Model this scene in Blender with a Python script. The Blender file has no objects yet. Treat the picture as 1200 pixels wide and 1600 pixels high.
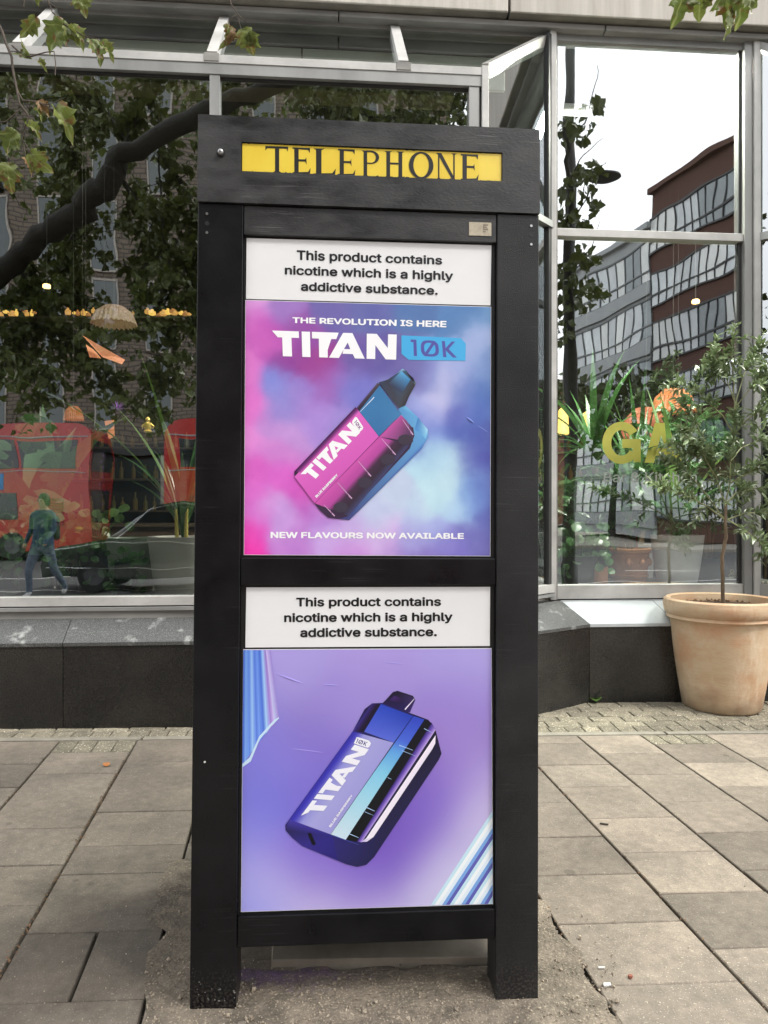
import bpy, bmesh, math, random
import numpy as np
from mathutils import Vector, Matrix, Euler

random.seed(11)
SC = bpy.context.scene
COL = SC.collection

# ------------------------------------------------------------------ camera, world, sun, exposure
FPX = 1170.0            # focal length in pixels of the 1200x1600 photograph
EYE = 1.35              # camera height above the pavement in front of the kiosk
cam_data = bpy.data.cameras.new('camera')
cam_data.sensor_fit = 'VERTICAL'
cam_data.sensor_height = 24.0
cam_data.lens = FPX / 1600.0 * 24.0
cam_data.clip_start = 0.05
cam_data.clip_end = 1500.0
cam = bpy.data.objects.new('camera', cam_data)
COL.objects.link(cam)
cam.location = (0, 0, EYE)
cam.rotation_euler = (math.radians(90), 0, 0)
SC.camera = cam

SUN_EL, SUN_ROT = math.radians(50), math.radians(122)   # sun behind the camera and to its right, veiled by cloud
w = bpy.data.worlds.new('World')
SC.world = w
w.use_nodes = True
nt = w.node_tree
nt.nodes.clear()
sky = nt.nodes.new('ShaderNodeTexSky')
sky.sky_type = 'NISHITA'
sky.sun_disc = False
sky.sun_elevation = SUN_EL
sky.sun_rotation = SUN_ROT
sky.air_density = 1.0
sky.dust_density = 4.0
grey = nt.nodes.new('ShaderNodeHueSaturation')
grey.inputs['Saturation'].default_value = 0.25
nt.links.new(sky.outputs[0], grey.inputs['Color'])
tc = nt.nodes.new('ShaderNodeTexCoord')
cl = nt.nodes.new('ShaderNodeTexNoise')
cl.inputs['Scale'].default_value = 2.2
cl.inputs['Detail'].default_value = 4.0
nt.links.new(tc.outputs['Generated'], cl.inputs['Vector'])
crmp = nt.nodes.new('ShaderNodeValToRGB')
crmp.color_ramp.elements[0].position = 0.3
crmp.color_ramp.elements[0].color = (7.6, 7.9, 8.2, 1)
crmp.color_ramp.elements[1].position = 0.7
crmp.color_ramp.elements[1].color = (12.0, 12.1, 12.2, 1)
nt.links.new(cl.outputs['Fac'], crmp.inputs['Fac'])
mixc = nt.nodes.new('ShaderNodeMix')
mixc.data_type = 'RGBA'
mixc.inputs['Factor'].default_value = 0.85
nt.links.new(grey.outputs[0], mixc.inputs['A'])
nt.links.new(crmp.outputs[0], mixc.inputs['B'])
bg = nt.nodes.new('ShaderNodeBackground')
bg.inputs['Strength'].default_value = 0.15
nt.links.new(mixc.outputs['Result'], bg.inputs['Color'])
wo = nt.nodes.new('ShaderNodeOutputWorld')
nt.links.new(bg.outputs[0], wo.inputs['Surface'])

sun_data = bpy.data.lights.new('sun', 'SUN')
sun_data.energy = 1.5
sun_data.angle = math.radians(11)
sun_data.color = (1.0, 0.95, 0.88)
sun = bpy.data.objects.new('sun', sun_data)
COL.objects.link(sun)
_sd = Vector((math.sin(SUN_ROT) * math.cos(SUN_EL), math.cos(SUN_ROT) * math.cos(SUN_EL), math.sin(SUN_EL)))
sun.rotation_euler = _sd.to_track_quat('Z', 'Y').to_euler()

SC.view_settings.view_transform = 'Standard'
SC.view_settings.look = 'None'
SC.view_settings.gamma = 1.0
SC.view_settings.use_curve_mapping = False
SC.view_settings.exposure = 0.95
SC.cycles.max_bounces = 8
SC.cycles.transparent_max_bounces = 16
SC.cycles.glossy_bounces = 4
SC.cycles.diffuse_bounces = 3
SC.cycles.sample_clamp_indirect = 4.0

# ------------------------------------------------------------------ measuring helpers (photo pixel -> place in the world)
CAMP = Vector((0, 0, EYE))
def ray(x, y):
    return Vector(((x - 600) / FPX, 1.0, -(y - 800) / FPX))
def at(x, y, Y):
    return CAMP + ray(x, y) * Y
YAW = math.atan(0.08)                       # the shop front turns 4.6 degrees away from square-on
CY, SY = math.cos(YAW), math.sin(YAW)
def to_fac(p):                              # world -> (along, into the building, up)
    return Vector((p.x * CY + p.y * SY, -p.x * SY + p.y * CY, p.z))
def from_fac(s, w_, z):
    return Vector((s * CY - w_ * SY, s * SY + w_ * CY, z))
def fpx(x, y, w_):                          # pixel on the vertical plane at distance w_ -> (s, z)
    d = ray(x, y)
    t = w_ / (-d.x * SY + d.y * CY)
    p = to_fac(CAMP + d * t)
    return p.x, p.z
def mir(x, y, D, wp):                       # what is seen mirrored in the glass at w=wp, D metres off: its real place
    p = to_fac(at(x, y, D))
    return Vector((p.x, 2 * wp - p.y, p.z))
def gz(x, y):                               # the pavement rises gently to the building and falls to the right
    return 0.02 + 0.0256 * (y - 2.05) - 0.016 * x
def ground_hit(x, y):
    d = ray(x, y)
    t = (EYE - 0.02 + 0.0256 * 2.05) / (0.0256 * d.y - 0.016 * d.x - d.z)
    return CAMP + d * t

# ------------------------------------------------------------------ materials
MATS = {}
def lin(c):
    return tuple((v / 255.0 / 12.92) if v / 255.0 <= 0.04045 else ((v / 255.0 + 0.055) / 1.055) ** 2.4 for v in c)
def M(name, c1, c2=None, scale=6.0, rough=0.6, rough2=None, metal=0.0, bump=0.0, bscale=None, speck=None, sscale=150.0,
      sthr=0.62, rnd=0.0, spec=0.5, coat=0.0, emit=None, estr=1.0, trans=0.0, stretch=None, detail=6.0, extra=None):
    if name in MATS:
        return MATS[name]
    m = bpy.data.materials.new(name)
    m.use_nodes = True
    t = m.node_tree
    N, L = t.nodes, t.links
    b = N['Principled BSDF']
    co = N.new('ShaderNodeTexCoord')
    mp = N.new('ShaderNodeMapping')
    L.new(co.outputs['Object'], mp.inputs['Vector'])
    if stretch:
        mp.inputs['Scale'].default_value = stretch
    oi = N.new('ShaderNodeObjectInfo')
    off = N.new('ShaderNodeVectorMath'); off.operation = 'SCALE'
    off.inputs[0].default_value = (37, 17, 23)
    L.new(oi.outputs['Random'], off.inputs['Scale'])
    if rnd > 0:
        L.new(off.outputs[0], mp.inputs['Location'])
    nz = N.new('ShaderNodeTexNoise')
    nz.inputs['Scale'].default_value = scale
    nz.inputs['Detail'].default_value = detail
    nz.inputs['Roughness'].default_value = 0.6
    L.new(mp.outputs[0], nz.inputs['Vector'])
    rp = N.new('ShaderNodeValToRGB')
    rp.color_ramp.elements[0].position = 0.32
    rp.color_ramp.elements[1].position = 0.68
    c2 = c2 or tuple(v * 0.8 for v in c1)
    rp.color_ramp.elements[0].color = (*c2, 1)
    rp.color_ramp.elements[1].color = (*c1, 1)
    L.new(nz.outputs['Fac'], rp.inputs['Fac'])
    out = rp.outputs[0]
    if speck:
        n2 = N.new('ShaderNodeTexNoise')
        n2.inputs['Scale'].default_value = sscale
        n2.inputs['Detail'].default_value = 2.0
        L.new(mp.outputs[0], n2.inputs['Vector'])
        r2 = N.new('ShaderNodeValToRGB')
        r2.color_ramp.elements[0].position = sthr
        r2.color_ramp.elements[1].position = sthr + 0.06
        L.new(n2.outputs['Fac'], r2.inputs['Fac'])
        mx = N.new('ShaderNodeMix'); mx.data_type = 'RGBA'
        L.new(r2.outputs[0], mx.inputs['Factor'])
        L.new(out, mx.inputs['A'])
        mx.inputs['B'].default_value = (*speck, 1)
        out = mx.outputs['Result']
    if rnd > 0:
        mr = N.new('ShaderNodeMapRange')
        mr.inputs['To Min'].default_value = 1.0 - rnd
        mr.inputs['To Max'].default_value = 1.0 + rnd
        L.new(oi.outputs['Random'], mr.inputs['Value'])
        hs = N.new('ShaderNodeHueSaturation')
        L.new(mr.outputs[0], hs.inputs['Value'])
        L.new(out, hs.inputs['Color'])
        out = hs.outputs[0]
    if extra:
        out = extra(N, L, co, mp, out, b)
    L.new(out, b.inputs['Base Color'])
    b.inputs['Metallic'].default_value = metal
    b.inputs['Roughness'].default_value = rough
    b.inputs['Specular IOR Level'].default_value = spec
    b.inputs['Coat Weight'].default_value = coat
    if rough2 is not None:
        mr2 = N.new('ShaderNodeMapRange')
        mr2.inputs['From Min'].default_value = 0.3
        mr2.inputs['From Max'].default_value = 0.7
        mr2.inputs['To Min'].default_value = rough
        mr2.inputs['To Max'].default_value = rough2
        L.new(nz.outputs['Fac'], mr2.inputs['Value'])
        L.new(mr2.outputs[0], b.inputs['Roughness'])
    if emit:
        b.inputs['Emission Color'].default_value = (*emit, 1)
        b.inputs['Emission Strength'].default_value = estr
    if bump > 0:
        nb = N.new('ShaderNodeTexNoise')
        nb.inputs['Scale'].default_value = bscale or scale * 4
        nb.inputs['Detail'].default_value = 5.0
        L.new(mp.outputs[0], nb.inputs['Vector'])
        bp = N.new('ShaderNodeBump')
        bp.inputs['Strength'].default_value = 1.0
        bp.inputs['Distance'].default_value = bump
        L.new(nb.outputs['Fac'], bp.inputs['Height'])
        L.new(bp.outputs[0], b.inputs['Normal'])
    if trans > 0:
        tr = N.new('ShaderNodeBsdfTranslucent')
        L.new(out, tr.inputs['Color'])
        mx = N.new('ShaderNodeMixShader')
        mx.inputs[0].default_value = trans
        L.new(b.outputs[0], mx.inputs[1])
        L.new(tr.outputs[0], mx.inputs[2])
        L.new(mx.outputs[0], N['Material Output'].inputs['Surface'])
    MATS[name] = m
    return m

def glass_mat(name, refl, tint, wave, wscale):
    """Coated shop glass: a fixed share mirrored, the rest let through; faint waviness in the panes."""
    m = bpy.data.materials.new(name)
    m.use_nodes = True
    N, L = m.node_tree.nodes, m.node_tree.links
    N.clear()
    out = N.new('ShaderNodeOutputMaterial')
    gl = N.new('ShaderNodeBsdfGlossy')
    gl.inputs['Roughness'].default_value = 0.0
    gl.inputs['Color'].default_value = (0.95, 0.98, 1.0, 1)
    tr = N.new('ShaderNodeBsdfTransparent')
    tr.inputs['Color'].default_value = (*tint, 1)
    lw = N.new('ShaderNodeLayerWeight')
    lw.inputs['Blend'].default_value = 0.25
    mr = N.new('ShaderNodeMapRange')
    mr.inputs['To Min'].default_value = refl
    mr.inputs['To Max'].default_value = 0.95
    L.new(lw.outputs['Fresnel'], mr.inputs['Value'])
    mx = N.new('ShaderNodeMixShader')
    L.new(mr.outputs[0], mx.inputs[0])
    L.new(tr.outputs[0], mx.inputs[1])
    L.new(gl.outputs[0], mx.inputs[2])
    L.new(mx.outputs[0], out.inputs['Surface'])
    if wave > 0:
        co = N.new('ShaderNodeTexCoord')
        nb = N.new('ShaderNodeTexNoise')
        nb.inputs['Scale'].default_value = wscale
        nb.inputs['Detail'].default_value = 1.0
        L.new(co.outputs['Object'], nb.inputs['Vector'])
        bp = N.new('ShaderNodeBump')
        bp.inputs['Strength'].default_value = 1.0
        bp.inputs['Distance'].default_value = wave
        L.new(nb.outputs['Fac'], bp.inputs['Height'])
        L.new(bp.outputs[0], gl.inputs['Normal'])
    MATS[name] = m
    return m

# ------------------------------------------------------------------ mesh helpers
class MB:
    def __init__(self):
        self.v, self.f, self.c, self.mi = [], [], [], []
        self.cur = 0
    def add(self, vs, fs, cols=None):
        k = len(self.v)
        self.v += [tuple(p) for p in vs]
        self.c += (cols if cols else [(0.5, 0.5, 0.5)] * len(vs))
        self.f += [tuple(i + k for i in f) for f in fs]
        self.mi += [self.cur] * len(fs)
        return self
    def box(self, a, b, bev=0.0):
        x0, y0, z0 = a; x1, y1, z1 = b
        if bev <= 0:
            vs = [(x, y, z) for z in (z0, z1) for y in (y0, y1) for x in (x0, x1)]
            return self.add(vs, [(0, 2, 3, 1), (4, 5, 7, 6), (0, 1, 5, 4), (2, 6, 7, 3), (0, 4, 6, 2), (1, 3, 7, 5)])
        e = bev
        bm = bmesh.new()
        bmesh.ops.create_cube(bm, size=1)
        for v in bm.verts:
            v.co = Vector(((x0 + x1) / 2 + v.co.x * (x1 - x0), (y0 + y1) / 2 + v.co.y * (y1 - y0), (z0 + z1) / 2 + v.co.z * (z1 - z0)))
        bmesh.ops.bevel(bm, geom=bm.edges[:], offset=e, segments=2, affect='EDGES', profile=0.5)
        bm.verts.index_update()
        vs = [v.co[:] for v in bm.verts]
        fs = [tuple(v.index for v in f.verts) for f in bm.faces]
        bm.free()
        return self.add(vs, fs)
    def prism(self, pts, z0, z1):
        """pts: list of (x,y), upright prism; z0,z1 numbers or lists"""
        n = len(pts)
        a = z0 if isinstance(z0, (list, tuple)) else [z0] * n
        b = z1 if isinstance(z1, (list, tuple)) else [z1] * n
        vs = [(p[0], p[1], a[i]) for i, p in enumerate(pts)] + [(p[0], p[1], b[i]) for i, p in enumerate(pts)]
        fs = [tuple(range(n - 1, -1, -1)), tuple(range(n, 2 * n))] + [(i, (i + 1) % n, n + (i + 1) % n, n + i) for i in range(n)]
        return self.add(vs, fs)
    def bar(self, p, q, w_, h, up=(0, 0, 1)):
        p, q, up = Vector(p), Vector(q), Vector(up)
        d = (q - p).normalized()
        s = d.cross(up).normalized()
        u = s.cross(d).normalized()
        vs = []
        for c in (p, q):
            for a, b in ((-1, -1), (1, -1), (1, 1), (-1, 1)):
                vs.append(c + s * a * w_ / 2 + u * b * h / 2)
        return self.add(vs, [(0, 1, 2, 3), (7, 6, 5, 4), (0, 4, 5, 1), (1, 5, 6, 2), (2, 6, 7, 3), (3, 7, 4, 0)])
    def tube(self, pts, rads, n=8, cap=True):
        pts = [Vector(p) for p in pts]
        if not isinstance(rads, (list, tuple)):
            rads = [rads] * len(pts)
        vs, fs = [], []
        d = (pts[1] - pts[0]).normalized()
        a = d.orthogonal().normalized()
        for i, p in enumerate(pts):
            if i < len(pts) - 1:
                d = (pts[min(i + 1, len(pts) - 1)] - pts[max(i - 1, 0)]).normalized()
            a = (a - d * a.dot(d)).normalized()
            b = d.cross(a)
            for k in range(n):
                t = 2 * math.pi * k / n
                vs.append(p + (a * math.cos(t) + b * math.sin(t)) * rads[i])
        for i in range(len(pts) - 1):
            for k in range(n):
                fs.append((i * n + k, i * n + (k + 1) % n, (i + 1) * n + (k + 1) % n, (i + 1) * n + k))
        if cap:
            fs.append(tuple(range(n - 1, -1, -1)))
            fs.append(tuple(range((len(pts) - 1) * n, len(pts) * n)))
        return self.add(vs, fs)
    def lathe(self, prof, n=32, c=(0, 0, 0), wob=0.0):
        vs, fs = [], []
        for i, (r, z) in enumerate(prof):
            for k in range(n):
                t = 2 * math.pi * k / n
                rr = r * (1 + wob * math.sin(3 * t + i * 0.7))
                vs.append((c[0] + rr * math.cos(t), c[1] + rr * math.sin(t), c[2] + z))
        for i in range(len(prof) - 1):
            for k in range(n):
                fs.append((i * n + k, i * n + (k + 1) % n, (i + 1) * n + (k + 1) % n, (i + 1) * n + k))
        fs.append(tuple(range(n - 1, -1, -1)))
        fs.append(tuple(range((len(prof) - 1) * n, len(prof) * n)))
        return self.add(vs, fs)
    def mesh(self, name, mats, smooth=False, color=False):
        me = bpy.data.meshes.new(name)
        me.from_pydata(self.v, [], self.f)
        for m in (mats if isinstance(mats, (list, tuple)) else [mats]):
            me.materials.append(m)
        if any(self.mi):
            me.polygons.foreach_set('material_index', self.mi)
        if smooth:
            me.polygons.foreach_set('use_smooth', [True] * len(me.polygons))
            try:
                me.set_sharp_from_angle(angle=math.radians(40))
            except Exception:
                pass
        if color:
            ca = me.color_attributes.new('Col', 'FLOAT_COLOR', 'POINT')
            arr = np.ones((len(self.v), 4), dtype=np.float32)
            arr[:, :3] = np.array(self.c, dtype=np.float32)
            ca.data.foreach_set('color', arr.ravel())
        me.update()
        return me
    def build(self, name, mats, parent=None, smooth=False, color=False, **kw):
        o = bpy.data.objects.new(name, self.mesh(name, mats, smooth, color))
        COL.objects.link(o)
        if parent is not None:
            o.parent = parent
        for k, v in kw.items():
            o[k] = v
        return o

def empty(name, label=None, cat=None, group=None, loc=(0, 0, 0), rz=0.0, kind=None, parent=None):
    o = bpy.data.objects.new(name, None)
    o.empty_display_size = 0.1
    COL.objects.link(o)
    o.location = loc
    o.rotation_euler = (0, 0, rz)
    if label: o['label'] = label
    if cat: o['category'] = cat
    if group: o['group'] = group
    if kind: o['kind'] = kind
    if parent is not None: o.parent = parent
    return o
def inst(name, me, parent=None, loc=(0, 0, 0), rot=None, scale=1.0, **kw):
    o = bpy.data.objects.new(name, me)
    COL.objects.link(o)
    if parent is not None: o.parent = parent
    o.location = loc
    if rot is not None: o.rotation_euler = rot
    o.scale = (scale,) * 3 if not isinstance(scale, (tuple, list)) else scale
    for k, v in kw.items(): o[k] = v
    return o

# ------------------------------------------------------------------ lettering
try:
    import os
    FONT = bpy.data.fonts.load(os.path.join(bpy.utils.system_resource('DATAFILES', path='fonts'), 'Inter.woff2'))
except Exception:
    FONT = None
def text_polys(s, bold=0.0, spacing=1.0):
    """Outline of a line of text as (verts, faces); bold strokes come from shifted copies (third column = layer)"""
    cu = bpy.data.curves.new('t', 'FONT')
    if FONT: cu.font = FONT
    cu.body = s
    cu.space_character = spacing
    cu.resolution_u = 3
    ob = bpy.data.objects.new('t', cu)
    COL.objects.link(ob)
    bpy.context.view_layer.update()
    me = bpy.data.meshes.new_from_object(ob.evaluated_get(bpy.context.evaluated_depsgraph_get()))
    vs = np.array([v.co[:2] for v in me.vertices])
    fs = [tuple(p.vertices) for p in me.polygons]
    bpy.data.objects.remove(ob); bpy.data.curves.remove(cu); bpy.data.meshes.remove(me)
    V, Fc = [], []
    ds = [(0, 0)] + ([(bold * math.cos(k * math.pi / 4), bold * math.sin(k * math.pi / 4)) for k in range(8)] if bold > 0 else [])
    for i, (dx, dy) in enumerate(ds):
        V.append(np.column_stack([vs[:, 0] + dx, vs[:, 1] + dy, np.full(len(vs), float(i))]))
        Fc += [tuple(v + i * len(vs) for v in f) for f in fs]
    return np.vstack(V), Fc
_cap = None
def cap_height():
    global _cap
    if _cap is None:
        v, _ = text_polys('H')
        _cap = (v[:, 1].min(), v[:, 1].max())
    return _cap
def quad_map(q):
    """q = TL, TR, BR, BL in any 2-D units -> function (u 0..1, v 0..1 up) -> point (bilinear)"""
    TL, TR, BR, BL = [np.array(p, float) for p in q]
    return lambda u, v: (BL * (1 - u) + BR * u) * (1 - v) + (TL * (1 - u) + TR * u) * v
TITAN = [
    [(0, 1), (.215, 1), (.215, .74), (.155, .74), (.155, 0), (.08, 0), (.08, .74), (.045, .74)],
    [(.238, 1), (.305, 1), (.305, 0), (.238, 0)],
    [(.32, 1), (.535, 1), (.515, .74), (.475, .74), (.445, .3), (.445, 0), (.375, 0), (.375, .74), (.32, .74)],
    [(.455, 0), (.57, 1), (.645, 1), (.745, 0), (.665, 0), (.648, .17), (.565, .17), (.575, .36), (.628, .36), (.607, .62), (.535, 0)],
    [(.76, 0), (.76, 1), (.84, 1), (.93, .45), (.93, 1), (1, 1), (1, 0), (.915, 0), (.83, .55), (.83, 0)],
]
# ================================================================== THE BUILDING (large structure first)
alu = M('mill_aluminium', (.33, .33, .32), (.22, .22, .215), scale=3, rough=.42, rough2=.6, metal=.35, bump=.0004, bscale=60, stretch=(1, 1, .3))
alu_light = M('pale_aluminium', (.52, .51, .49), (.36, .355, .34), scale=4, rough=.45, rough2=.6, metal=.15, bump=.0003, bscale=50)
alu_dark = M('shadow_gasket', (.03, .03, .03), rough=.6)
alu_mid = M('weathered_aluminium', (.30, .29, .27), (.17, .165, .155), scale=5, rough=.5, rough2=.7, metal=.25, bump=.0004, bscale=60, stretch=(.4, 1, 2.5))
def _granite_extra(N, L, co, mp, out, b):
    v = N.new('ShaderNodeTexNoise'); v.inputs['Scale'].default_value = 2.2; v.inputs['Detail'].default_value = 5
    L.new(mp.outputs[0], v.inputs['Vector'])
    r = N.new('ShaderNodeValToRGB'); r.color_ramp.elements[0].position = .45; r.color_ramp.elements[1].position = .8
    L.new(v.outputs['Fac'], r.inputs['Fac'])
    mx = N.new('ShaderNodeMix'); mx.data_type = 'RGBA'
    sc = N.new('ShaderNodeMath'); sc.operation = 'MULTIPLY'; sc.inputs[1].default_value = .22
    L.new(r.outputs[0], sc.inputs[0]); L.new(sc.outputs[0], mx.inputs['Factor'])
    L.new(out, mx.inputs['A']); mx.inputs['B'].default_value = (.10, .09, .075, 1)
    return mx.outputs['Result']
granite = M('polished_black_granite', (.013, .0125, .012), (.006, .006, .006), scale=160, rough=.22, rough2=.34, speck=(.048, .045, .040), sscale=240, sthr=.58, rnd=.15, extra=_granite_extra)
def _coping_extra(N, L, co, mp, out, b):
    v = N.new('ShaderNodeTexNoise'); v.inputs['Scale'].default_value = 9; v.inputs['Detail'].default_value = 6
    L.new(mp.outputs[0], v.inputs['Vector'])
    r = N.new('ShaderNodeValToRGB'); r.color_ramp.elements[0].position = .6; r.color_ramp.elements[1].position = .72
    L.new(v.outputs['Fac'], r.inputs['Fac'])
    mx = N.new('ShaderNodeMix'); mx.data_type = 'RGBA'
    sc = N.new('ShaderNodeMath'); sc.operation = 'MULTIPLY'; sc.inputs[1].default_value = .75
    L.new(r.outputs[0], sc.inputs[0]); L.new(sc.outputs[0], mx.inputs['Factor'])
    L.new(out, mx.inputs['A']); mx.inputs['B'].default_value = (.42, .43, .42, 1)
    return mx.outputs['Result']
coping_m = M('weathered_granite_coping', (.066, .068, .066), (.035, .036, .035), scale=140, rough=.42, speck=(.17, .17, .165), sscale=230, sthr=.56, rnd=.1, extra=_coping_extra)
coping_pale = M('pale_stone_coping', (.46, .49, .505), (.40, .43, .445), scale=9, rough=.35, rough2=.5, speck=(.40, .42, .43), sscale=30, sthr=.68, rnd=.03)
concrete_fascia = M('pale_concrete', (.50, .47, .42), (.36, .33, .29), scale=2.5, rough=.8, bump=.0012, bscale=45, stretch=(5, 5, .35), rnd=.05)
soffit_m = M('weathered_soffit', (.22, .20, .165), (.13, .12, .10), scale=4, rough=.85, bump=.001, bscale=50)
int_dark = M('interior_dark_paint', (.016, .016, .014), (.010, .010, .009), scale=2, rough=.8)
int_floor = M('interior_timber', (.10, .07, .045), (.06, .04, .028), scale=6, rough=.45, stretch=(1, 12, 1))
glassL = glass_mat('window_glass_bay', .38, (.80, .87, .82), .0011, 2.6)
glassR = glass_mat('window_glass_tall', .39, (.88, .95, .91), .0024, 1.7)
glassC = glass_mat('window_glass_return', .30, (.78, .86, .82), .0003, 2.5)
clear = glass_mat('clear_back', .0, (.96, .98, .97), 0, 1)
clear.node_tree.nodes['Map Range'].inputs['To Max'].default_value = .02

bld = empty('restaurant_building', 'aluminium-framed glass restaurant front on a black granite plinth, behind the telephone kiosk', 'building', rz=YAW)
def bb(name, mat, s0, s1, w0, w1, z0, z1, bev=.002, parent=None, **kw):
    o = MB().box((s0, w0, z0), (s1, w1, z1), bev).build(name, mat, parent or bld, **kw)
    return o
def seg_box(name, mat, p, q, thick, z0, z1, z0b=None, z1b=None, parent=None, off=0.0):
    """upright slab from p to q (s,w); the face p-q looks to the street; thickness goes inwards"""
    p, q = Vector(p), Vector(q)
    d = (q - p).normalized(); n = Vector((-d.y, d.x))
    p, q = p + n * off, q + n * off
    a, b = p + n * thick, q + n * thick
    z0b = z0 if z0b is None else z0b; z1b = z1 if z1b is None else z1b
    return MB().prism([p, q, b, a], [z0, z0b, z0b, z0], [z1, z1b, z1b, z1]).build(name, mat, parent or bld)
def pane(name, p, q, z0, z1, mat, z1b=None, **kw):
    """glass pane: mirror-coated face to the street, clear behind"""
    p, q = Vector(p), Vector(q)
    d = (q - p).normalized(); n = Vector((-d.y, d.x)) * .008
    z1b = z1 if z1b is None else z1b
    m = MB()
    P = [(p.x, p.y, z0), (q.x, q.y, z0), (q.x, q.y, z1b), (p.x, p.y, z1)]
    m.add(P, [(0, 1, 2, 3)])
    m.cur = 1
    B = [(a + n.x, b + n.y, c) for a, b, c in P]
    m.add(P + B, [(7, 6, 5, 4), (0, 4, 5, 1), (1, 5, 6, 2), (2, 6, 7, 3), (3, 7, 4, 0)])
    return m.build(name, [mat, clear], bld, **kw)

WL, WR = 4.60, 5.17           # distance of the projecting bay's glass and of the main front
WG, WGR = 4.432, 4.894        # granite plinth faces
ZG = 1.35 - .7507             # top edge of granite upright
ZC = 1.35 - .620              # top of the sloping coping
S_LEFT = -6.5
c_front = (1.018, WG); c_back = (1.773, WGR)
k_front = (fpx(759, 150, WL - .01)[0], WL - .01); k_back = (fpx(860.5, 150, WR - .03)[0], WR - .03)
SR = fpx(1169, 500, WR)[0]    # right mullion between the tall window and the second bay
S_R2 = SR + .62; W_R2 = WR - .58
# --- granite plinth uprights, piece by piece (joint seen at px 98)
sj = fpx(98.5, 1060, WG)[0]
def upr(p, q, z1=ZG - .022, **kw):
    return seg_box('granite_panel', granite, p, q, .05, -.25, z1)
js = [sj - 3.8, sj - 1.9, sj, sj + 1.75, c_front[0]]
js = [v for v in js]
for a, b in zip(js[:-1], js[1:]):
    upr((a + .002, WG), (b - .002, WG))
upr((c_front[0] + .002, c_front[1]), (c_back[0] - .003, c_back[1] - .002))
s2 = fpx(1056, 1000, WGR)[0]
gR_end = SR + .05
upr((c_back[0] + .002, WGR), (s2 - .002, WGR))
upr((s2 + .002, WGR), (gR_end, WGR))
upr((gR_end + .003, WGR - .001), (gR_end + .75, WGR - .46))
upr((gR_end + .753, WGR - .462), (gR_end + 4.5, WGR - .462))
# thin lip under the coping
def coping(p, q, pb, qb, mat, name='coping_stone'):
    """sloping coping stone: lip at front, rising to the back"""
    (ax, ay), (bx, by), (cx, cy), (dx, dy) = p, q, qb, pb
    z0, z1 = ZG - .020, ZC
    vs = [(ax, ay, z0), (bx, by, z0), (bx, by, ZG), (ax, ay, ZG), (dx, dy, z1), (cx, cy, z1), (dx, dy, z0), (cx, cy, z0)]
    fs = [(0, 1, 2, 3), (3, 2, 5, 4), (4, 5, 7, 6), (0, 3, 4, 6), (1, 7, 5, 2), (0, 6, 7, 1)]
    return MB().add(vs, fs).build(name, mat, bld)
o_ = -.008
for a, b in zip(js[:-1], js[1:]):
    if b == js[-1]:
        coping((a + .002, WG + o_), (b, WG + o_), (a + .002, WG + .165), (b - .03, WG + .165), coping_m)
    else:
        coping((a + .002, WG + o_), (b - .002, WG + o_), (a + .002, WG + .165), (b - .002, WG + .165), coping_m)
pR = to_fac(at(885, 938, 5.257)); cb = (pR.x - .04, pR.y)
coping((c_front[0] + .002, c_front[1] + o_), (c_back[0], c_back[1] + o_), (c_front[0] - .02, WG + .170), (cb[0] - .003, cb[1]), coping_m)
coping((c_back[0] + .003, WGR + o_), (s2 - .002, WGR + o_), (cb[0], cb[1]), (s2 - .06, cb[1]), coping_pale)
coping((s2 + .002, WGR + o_), (gR_end, WGR + o_), (s2 - .056, cb[1]), (gR_end - .05, cb[1]), coping_pale)
coping((gR_end + .003, WGR - .009), (gR_end + .75, WGR - .47), (gR_end - .047, cb[1]), (gR_end + .82, WGR - .25), coping_m)

def zpx(x, y, w_): return fpx(x, y, w_)[1]
# --- projecting bay: frame below, transom above, mullions
zb0, zb1 = zpx(0, 947.5, WL), zpx(0, 933, WL)
zt0, zt1 = zpx(0, 105.5, WL), zpx(0, 87, WL)
zt2 = zpx(0, 80, WL + .03)
bay_end = k_front[0]
bb('sill_rail', alu_light, S_LEFT, bay_end, WL - .03, WL + .06, zb0, zb1)
bb('sill_gasket', alu_dark, S_LEFT, bay_end, WL - .012, WL + .05, zb0 - .008, zb0 + .001, 0)
bb('lower_trim', alu, S_LEFT, bay_end, WL - .035, WL + .06, zb0 - .030, zb0 - .007)
bb('lower_flashing', alu_mid, S_LEFT, bay_end, WL - .02, WL + .06, ZC - .05, zb0 - .030, 0)
bb('transom_rail', alu, S_LEFT, bay_end, WL - .035, WL + .05, zt0, zt1)
bb('transom_cap', alu_light, S_LEFT, bay_end + .01, WL - .04, WL + .09, zt1 - .004, zt2)
bb('transom_gasket', alu_dark, S_LEFT, bay_end, WL - .006, WL + .04, zt0 - .012, zt0 + .001, 0)
for (xa, xb) in ((328.5, 344.5), (731.5, 747.5)):
    sa, sb = fpx(xa, 150, WL)[0], fpx(xb, 150, WL)[0]
    bb('mullion', alu, sa, sb, WL - .03, WL + .06, zb1, zt0)
bb('mullion', alu, -3.75, -3.69, WL - .03, WL + .06, zb1, zt0)
sc0, sc1 = fpx(751, 150, WL)[0], fpx(760, 150, WL)[0]
bb('corner_post', alu_light, sc0, k_front[0] + .012, WL - .045, WL + .05, zb0, zt2 + .01)
bb('corner_gasket', alu_dark, fpx(747.5, 150, WL)[0], sc0, WL - .015, WL + .05, zb0, zt1, 0)
gs = [S_LEFT, -3.72, fpx(336, 300, WL)[0], fpx(739, 300, WL)[0]]
for a, b in zip(gs[:-1], gs[1:]):
    pane('window_pane', (a, WL + .005), (b, WL + .005), zb1 - .005, zt0 + .005, glassL)
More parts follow.
